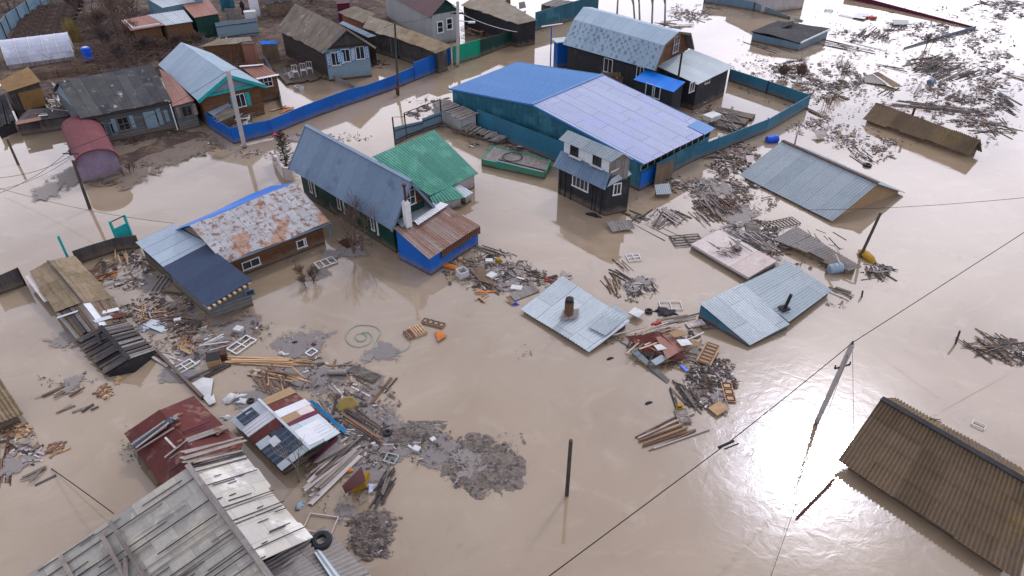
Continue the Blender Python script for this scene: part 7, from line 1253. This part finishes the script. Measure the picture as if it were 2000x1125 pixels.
# drift behind silvery roof
pile('S6', 800, 270, 260, 120, -30, 60, 60, .4, 1.5, ['wood_grey', 'wood_dark', 'wood_white', 'wood_brown', 'iron'], 'stick or lath in the debris drift beside the blue walled annex', (.03, .08)); pile('S6', 760, 140, 60, 20, -18, 4, 5, 1.2, 2.0, ['wood_grey', 'wood_dark'], 'long lath at the back of the debris drift', (.05, .08)); pile('S6', 1100, 320, 120, 30, -18, 10, 8, .8, 1.8, ['wood_dark'], 'dark thin pole between the drift and the silvery roof', (.03, .05)); pile('S6', 740, 400, 60, 40, -38, 6, 5, 1.0, 1.6, ['wood_dark', 'wood_brown'], 'dark pole at the front of the debris drift', (.05, .09)); pile('S6', 720, 450, 50, 10, -6, 4, 3, .7, 1.0, ['wood_brown', 'orange_vinyl'], 'reddish log floating in front of the debris drift', (.12, .18)); pile('S6', 710, 495, 35, 20, 10, 60, 5, .3, .6, ['wood_brown', 'wood_new'], 'brown chip in front of the reddish log')
pile('S7', 135, 155, 50, 45, -62, 14, 15, .8, 1.4, ['wood_new', 'wood_brown', 'rusty_iron'], 'orange brown lath in the small fan right of the silvery roof', (.05, .09)); pile('S7', 200, 60, 50, 30, -45, 8, 5, 1.0, 1.5, ['rusty_iron', 'wood_brown'], 'thin red lath above the orange fan', (.03, .05)); pile('S7', 170, 115, 60, 20, -28, 5, 4, 1.2, 1.8, ['wood_dark'], 'dark beam above the orange fan', (.1, .14)); pile('S7', 290, 175, 90, 60, -45, 70, 24, .4, 1.0, ['wood_dark', 'wood_grey', 'plastic_white', 'teal_paint'], 'stick in the grey tangle above the tarpaulin', (.03, .08))
# collapsed shed
pile('S7', 400, 500, 190, 90, 15, 50, 50, .6, 1.7, ['wood_brown', 'wood_new', 'wood_dark', 'wood_grey'], 'broken board in the collapsed shed between the twin roofs', (.07, .14), (.1, .8)); pile('S7', 350, 410, 130, 20, 17, 4, 9, 1.2, 2.2, ['wood_new', 'wood_white'], 'pale batten on top of the collapsed shed', (.06, .1), (.7, .95)); pile('S7', 430, 560, 120, 50, 70, 40, 30, .4, .9, ['wood_dark', 'wood_brown'], 'splintered dark board at the front of the collapsed shed', (.05, .1), (.1, .4)); pile('S7', 480, 455, 110, 6, 22, 2, 2, 2.0, 2.2, ['plastic_white'], 'long white batten across the collapsed shed', (.06, .08), (.95, 1.0)); pile('S7', 500, 345, 80, 20, 12, 4, 4, 1.4, 2.2, ['wood_grey'], 'long grey board behind the collapsed shed', (.08, .12))
pile('S7', 640, 700, 130, 110, -50, 70, 75, .5, 1.5, ['wood_grey', 'wood_white', 'wood_dark', 'wood_brown'], 'stick or board in the tangled heap left of the peach door', (.04, .12)); pile('S7', 545, 770, 90, 60, -45, 30, 26, .6, 1.5, ['wood_dark', 'wood_grey'], 'dark beam in the lower half of the tangled heap', (.06, .12)); pile('S7', 470, 960, 120, 55, 22, 5, 9, 2.2, 3.2, ['wood_new', 'wood_white', 'wood_brown'], 'long pole in the bundle below the tangled heap', (.07, .11), (.04, .25), th=(.06, .09)); pile('S7', 570, 640, 40, 40, 50, 6, 3, .8, 1.3, ['wood_dark'], 'dark stick at the upper left of the tangled heap', (.04, .06))
# right middle
pile('R7', 1350, 700, 130, 65, 48, 12, 16, .9, 1.8, ['wood_grey', 'wood_white', 'wood_dark'], 'pale plank in the V shaped pile beside the floating raft', (.08, .13)); pile('R7', 1400, 690, 90, 60, -35, 12, 12, .9, 1.8, ['wood_grey', 'wood_white', 'wood_dark'], 'grey plank crossing the V shaped pile beside the floating raft', (.08, .13)); pile('R7', 1195, 690, 50, 35, 5, 60, 10, .5, 1.0, ['wood_grey', 'wood_dark'], 'short plank touching the floating raft'); pile('R7', 1290, 785, 130, 12, -27, 2, 3, 2.6, 3.4, ['wood_dark', 'wood_grey'], 'long thin pole trailing right of the raft', (.05, .08), (.02, .05)); pile('R7', 1042, 655, 4, 3, -22, 1, 1, 2.0, 2.1, ['wood_dark'], 'lone dark beam floating above the raft', (.14, .16), (.03, .05), th=(.12, .14))
pile('T7', 440, 590, 130, 90, -42, 14, 48, 1.0, 2.4, ['wood_dark', 'wood_grey', 'wood_brown', 'wood_dark'], 'weathered plank in the big fan above the pinkish roof', (.09, .15), (.05, .5)); pile('T7', 350, 570, 90, 30, 30, 12, 12, .9, 1.7, ['wood_grey', 'wood_dark'], 'plank crossing the left side of the big fan', (.09, .14)); pile('T7', 330, 690, 90, 45, -45, 10, 7, .8, 1.5, ['wood_grey', 'wood_white'], 'separate short plank left of the standing log'); pile('T7', 590, 560, 90, 60, -45, 10, 18, 1.0, 2.0, ['wood_brown', 'wood_brown', 'rusty_iron'], 'reddish plank on the right side of the big fan', (.09, .15), (.1, .45)); pile('T7', 560, 200, 150, 90, -20, 70, 48, .6, 1.8, ['wood_white', 'wood_brown', 'wood_dark', 'rusty_iron', 'wood_grey'], 'broken board in the heap at the end of the warehouse fence', (.07, .14), (.04, .4)); pile('T7', 350, 400, 220, 55, 10, 70, 56, .4, 1.2, ['wood_grey', 'wood_dark', 'wood_white'], 'broken grey board in the wide drift by the tilted tin porch', (.06, .12)); pile('T7', 520, 310, 20, 60, -62, 3, 2, 1.7, 2.0, ['wood_dark'], 'dark beam pointing down from the heap by the warehouse fence', (.14, .18)); pile('T7', 560, 130, 190, 12, -3, 4, 4, 1.6, 2.8, ['wood_dark'], 'long dark pole along the foot of the yard fence', (.06, .09))
pile('T7', 740, 890, 210, 80, -32, 10, 34, 1.0, 2.4, ['wood_grey', 'wood_white', 'wood_dark'], 'grey pole in the bundle on the edge of the pinkish concrete roof', (.05, .11), (.3, .9)); pile('T7', 560, 960, 230, 90, -30, 40, 20, .4, 1.3, ['wood_white', 'wood_grey', 'concrete_pink', 'wood_brown'], 'thin slat strewn over the pinkish concrete roof', (.04, .12), (.82, .9)); pile('T7', 850, 850, 120, 60, -15, 50, 18, .5, 1.3, ['wood_white', 'wood_grey'], 'pale stick beside the pinkish concrete roof'); pile('T7', 1000, 950, 60, 80, -45, 50, 20, .4, 1.0, ['wood_brown', 'concrete_pink', 'wood_grey'], 'pinkish board chip between the concrete roof and the tilted brown roof')
pile('R8', 980, 970, 90, 50, -25, 50, 20, .5, 1.4, ['wood_dark', 'wood_grey', 'wood_white'], 'stick around the foot of the leaning dark pole'); pile('R8', 600, 770, 180, 60, -35, 30, 14, .5, 1.3, ['wood_grey', 'wood_dark'], 'stick lying on the tilted brown corrugated roof', (.05, .08), (1.0, 1.1)); pile('R8', 740, 890, 40, 60, -62, 8, 5, 1.0, 1.6, ['wood_white', 'wood_grey'], 'pale plank sliding off the tilted brown corrugated roof', (.1, .15), (.9, 1.0)); pile('R8', 880, 240, 90, 60, -38, 10, 9, .7, 1.8, ['wood_dark'], 'dark beam in the far right drift near the lone tyre', (.08, .14)); pile('R8', 560, 60, 90, 30, -30, 40, 12, .5, 1.2, G4, 'grey board at the near end of the far right drift')
pile('S7', 1370, 200, 60, 20, -20, 8, 5, .7, 1.4, ['wood_grey', 'wood_dark'], 'grey board at the right corner of the dark corrugated roof', (.1, .2)); pile('F', 1950, 678, 60, 18, -15, 35, 26, .8, 2.2, ['wood_dark', 'wood_grey', 'wood_brown'], 'branch or lath in the drift at the right edge', (.04, .09)); pile('S8', 1130, 270, 45, 10, -12, 3, 5, .9, 1.3, ['wood_dark'], 'dark stick caught on the mossy barn ridge', (.04, .07), (.8, 1.0))
# far right field
pile('R4', 1320, 400, 150, 55, 12, 14, 55, 2.0, 4.2, ['wood_dark', 'wood_grey', 'wood_dark', 'wood_brown'], 'dark board in the widest far right raft of boards', (.16, .26), (.05, .5)); pile('R4', 1480, 450, 110, 45, 22, 8, 24, 2.4, 4.4, ['wood_dark', 'wood_grey'], 'dark beam at the right side of the widest raft of boards', (.14, .24)); pile('R4', 1240, 550, 40, 35, 60, 3, 7, 3.4, 4.4, ['wood_white'], 'pale long board in the slanting far right stack', (.14, .2)); pile('R4', 1300, 655, 150, 16, -7, 2, 12, 5, 8.5, ['wood_brown', 'wood_dark', 'wood_grey'], 'very long beam floating behind the long low brown roof', (.18, .3), (.04, .25)); pile('R4', 1750, 640, 80, 50, -35, 8, 12, 1.8, 4.0, ['wood_dark'], 'dark beam near the right edge of the far field', (.14, .22)); pile('R4', 1690, 770, 120, 50, -25, 40, 26, 1.2, 3.4, ['wood_dark', 'wood_brown', 'wood_grey'], 'dark board below the very long beams', (.1, .2)); pile('R4', 1060, 560, 60, 12, 28, 6, 3, 2.2, 3.0, ['wood_dark'], 'dark beam below the far corrugated sheets', (.12, .18)); pile('R4', 1050, 415, 50, 12, -12, 6, 3, 2.4, 3.4, ['wood_dark'], 'dark beam above the far corrugated sheets', (.14, .2))
pile('R4', 930, 200, 60, 30, 38, 6, 18, 2.2, 3.6, ['wood_dark', 'wood_grey'], 'grey board in the left slanting stack near the top right', (.16, .24)); pile('R4', 1020, 215, 60, 25, 40, 15, 16, 1.6, 3.0, ['wood_grey', 'wood_dark'], 'grey board in the right slanting stack near the top right', (.14, .22)); pile('R4', 1110, 160, 60, 30, 10, 30, 22, 1.2, 2.8, ['wood_dark', 'wood_grey'], 'dark board by the grey panel near the top right', (.14, .22)); pile('R4', 800, 275, 150, 26, -11, 3, 9, 4, 7.5, ['wood_dark'], 'long branch like pole right of the tar topped shed', (.12, .18)); pile('R4', 300, 282, 70, 10, -18, 2, 3, 4, 6, ['wood_dark'], 'long branch below the left of the tar topped shed', (.14, .18)); pile('R4', 460, 370, 70, 8, 11, 2, 2, 4, 5, ['wood_dark'], 'long pole above the far pair of bushes', (.12, .16)); pile('R4', 1540, 90 / 2, 3, 3, 0, 1, 1, 1, 1.2, ['wood_dark'], 'tiny far board by the maroon fence top'); pile('R4', 1740, 20, 130, 22, -8, 30, 26, 2, 5, ['wood_dark', 'wood_brown'], 'dark board at the top right corner', (.16, .3)); pile('R4', 840, 105, 30, 8, -12, 2, 2, 3.5, 4.5, ['wood_dark'], 'dark pole left of the red heap near the top right', (.12, .16)); pile('R4', 570, 690, 40, 20, -28, 4, 4, 1.8, 2.4, ['wood_brown', 'wood_dark'], 'brown beam at the far corner of the yard fence', (.25, .35), (.1, .3)); pile('R4', 1690, 430, 30, 8, -10, 20, 3, 1.4, 2, ['wood_dark'], 'short dark board alone in the far field', (.2, .3)); pile('R4', 1850, 480, 30, 12, -15, 5, 3, 3, 4, ['wood_brown'], 'brown board at the right edge of the far field', (.2, .3))
pile('R3', 1560, 95, 130, 40, 10, 50, 46, 1.0, 2.6, ['wood_white', 'wood_brown', 'wood_grey'], 'pale board in the heap behind the birches', (.1, .2)); pile('R3', 1460, 150, 90, 25, 0, 15, 16, 1.4, 3.0, ['wood_dark', 'wood_grey'], 'dark board in the heap behind the birches', (.14, .24)); pile('R3', 220, 185, 45, 25, -12, 5, 16, 1.8, 2.8, ['wood_new', 'wood_brown'], 'orange board leaning in the yard behind the dark green fence', (.12, .2), (.3, 1.4)); pile('R3', 85, 215, 35, 12, -5, 30, 10, 1.0, 1.8, ['wood_new', 'wood_brown'], 'yellowish pallet board by the grey house with two windows', (.12, .18), (.2, .5)); pile('R3', 290, 185, 12, 25, 70, 4, 4, 1.6, 2.2, ['orange_vinyl', 'redtin'], 'rust orange board leaning behind the dark green fence', (.3, .4), (.5, 1.4))
pile('R1', 410, 760, 80, 90, -35, 50, 60, .8, 2.2, ['wood_white', 'wood_brown', 'wood_grey', 'plastic_white', 'wood_new'], 'pale splintered board in the scrap heap by the tan hut', (.08, .16), (.8, 2.6)); pile('R1', 290, 840, 90, 25, -10, 40, 26, .6, 1.5, ['plastic_white', 'wood_brown', 'plastic_red', 'pale_tin'], 'white or red scrap at the foot of the scrap heap', (.1, .25), (1.3, 1.7)); pile('R1', 380, 650, 60, 40, -30, 20, 16, 1.0, 2.2, ['wood_white', 'wood_dark'], 'pale pole above the scrap heap', (.08, .14), (1.5, 2.6)); pile('R1', 125, 350, 60, 40, 70, 30, 14, 1.4, 2.4, ['wood_white'], 'white stake in the bundle behind the greenhouse', (.06, .1), (.4, 1.4)); pile('R1', 20, 490, 30, 40, 30, 60, 14, .8, 1.8, ['wood_white', 'wood_brown'], 'pale board left of the greenhouse'); pile('R1', 1660, 300, 90, 20, 55, 12, 14, 1.0, 1.6, ['wood_white', 'wood_grey'], 'loose slat on the mud brick byre roof', (.1, .16), (2.3, 2.45)); pile('R2', 290, 860, 60, 80, 45, 60, 34, .7, 2.0, ['wood_white', 'wood_grey', 'wood_brown', 'plastic_white'], 'pale board in the corner of the blue fence', (.08, .18), (.2, 1.2)); pile('R2', 395, 1045, 80, 12, 12, 3, 4, 1.8, 2.6, ['wood_white'], 'pale board floating at the corner of the blue fence', (.2, .3), (.03, .08)); pile('R2', 560, 800, 60, 18, 15, 10, 7, .8, 1.6, ['redtin', 'wood_white', 'orange_vinyl'], 'reddish board in the yard behind the blue fence', (.2, .4)); pile('R2', 1260, 470, 60, 30, 20, 40, 12, .8, 2.0, ['plastic_white', 'wood_dark', 'redtin'], 'board under the shuttered house', (.12, .2)); pile('R3', 560, 890, 120, 30, -12, 20, 22, .8, 1.8, ['wood_grey', 'plastic_white', 'orange_vinyl', 'teal_paint', 'wood_brown'], 'board piled behind the green edged platform', (.12, .3), (.1, .5)); pile('R3', 250, 800, 120, 30, -12, 10, 22, 1.2, 2.8, ['wood_grey', 'wood_dark', 'wood_brown'], 'rotten board by the collapsed plank roof', (.14, .22), (.2, .7)); pile('R3', 130, 740, 70, 60, -20, 40, 24, .6, 1.6, ['wood_grey', 'wood_dark', 'plastic_white'], 'scrap board by the broken woodshed', (.1, .2)); pile('R3', 1790, 730, 70, 50, -35, 30, 34, 1.0, 2.2, ['wood_grey', 'wood_white', 'wood_dark'], 'board frame stacked in the yard beside the lilac roof', (.06, .12), (.3, 1.6)); pile('R3', 1620, 590, 50, 40, 60, 60, 26, .5, 1.2, ['wood_dark', 'plastic_white', 'iron'], 'scrap standing by the black annex', (.06, .14), (.1, 1.1))
PL.sort(key=lambda t: -t[0]); print('planks', len(PL))
PM = {}
def pmesh(k, mm):
    if (k, mm) not in PM:
        m = MB(); w0 = [random.uniform(-.12, .12) for _ in range(4)]; nseg = 4; bw = random.uniform(-.03, .03)
        C_ = [[Vector((-.5 + i / nseg, sy * .5 * (1 + random.uniform(-.04, .04)) + bw * math.sin(i / nseg * 3.14), sz * .5 + .25 * math.sin(i * 1.3 + k) * .4)) for sy, sz in ((-1, -1), (1, -1), (1, 1), (-1, 1))] for i in range(nseg + 1)]
        for i in range(nseg):
            for j in range(4): jj = (j + 1) % 4; m.face([C_[i][j], C_[i][jj], C_[i + 1][jj], C_[i + 1][j]], [(j * .3 + k, i * .5), (j * .3 + .2 + k, i * .5), (j * .3 + .2 + k, i * .5 + .5), (j * .3 + k, i * .5 + .5)])
        m.face(C_[0][::-1]); m.face(C_[-1]); me = bpy.data.meshes.new('plank'); me.from_pydata(m.v, [], m.f); u = me.uv_layers.new(name='UVMap'); u.data.foreach_set('uv', [c for f in m.uv for uv in f for c in uv]); me.materials.append(MT[mm]); PM[k, mm] = me
    return PM[k, mm]
NMAX = 285; cnt = {'plank': 0, 'firewood': 0}; rest = []; base = {}
for sz, d in PL:
    if cnt[d['name']] >= (NMAX if d['name'] == 'plank' else 150): rest.append(d); continue
    cnt[d['name']] += 1; me = pmesh(random.randrange(5), d['m'])
    if d['name'] not in base: base[d['name']] = o = bpy.data.objects.new(d['name'], me)
    else: o = base[d['name']].copy(); o.data = me
    COL.objects.link(o); o.location = d['p']; o.scale = (d['L'], d['w'], d['t']); o.rotation_euler = (random.uniform(-.1, .1), -d['tl'], d['yw']); o['label'] = d['label']; o['category'] = d['cat']; o['group'] = d['group']
ms = sorted({d['m'] for d in rest}); m = MB()
for d in rest: m.m = ms.index(d['m']); X = Vector((math.cos(d['yw']), math.sin(d['yw']), d['tl'])); m.bar(d['p'] - X * d['L'] / 2, d['p'] + X * d['L'] / 2, d['w'], d['t'])
m.m = 0
if rest: o = m.build('plank_drift', ms, None); o['kind'] = 'stuff'; o['label'] = 'smaller planks and sticks scattered through all the drifts'; o['category'] = 'planks'
# person walking in the far yard (dark clothes)
def person():
    p = q('T3', 545, 165, .9); me = bpy.data.meshes.new('person'); V_ = [(0, 0, .95), (0, 0, 1.15), (0, 0, 1.42), (0, 0, 1.56), (0, .02, 1.72), (.1, 0, .88), (.12, .02, .48), (.12, 0, .06), (.12, -.12, .03), (-.1, 0, .88), (-.14, .14, .48), (-.16, .3, .1), (-.16, .2, .03), (.2, 0, 1.38), (.27, -.05, 1.1), (.24, -.2, .88), (-.2, 0, 1.38), (-.27, .05, 1.1), (-.25, 0, .84)]
    E_ = [(0, 1), (1, 2), (2, 3), (3, 4), (0, 5), (5, 6), (6, 7), (7, 8), (0, 9), (9, 10), (10, 11), (11, 12), (2, 13), (13, 14), (14, 15), (2, 16), (16, 17), (17, 18)]; R_ = [.15, .16, .15, .06, .11, .11, .075, .055, .045, .11, .075, .055, .045, .08, .055, .04, .08, .055, .04]
    me.from_pydata(V_, E_, []); o = bpy.data.objects.new('person', me); COL.objects.link(o); o.location = p; me.skin_vertices or None
    bm = bmesh.new(); bm.from_mesh(me); ly = bm.verts.layers.skin.verify()
    for v, r in zip(bm.verts, R_): v[ly].radius = (r, r)
    bm.verts.ensure_lookup_table(); bm.verts[0][ly].use_root = True; bm.to_mesh(me); bm.free(); o.modifiers.new('skin', 'SKIN'); s = o.modifiers.new('sub', 'SUBSURF'); s.levels = s.render_levels = 2; me.materials.append(MT['cloth_dark']); tag(o, 'person in dark clothes walking between sheds in the upper left yards', 'person')
person()
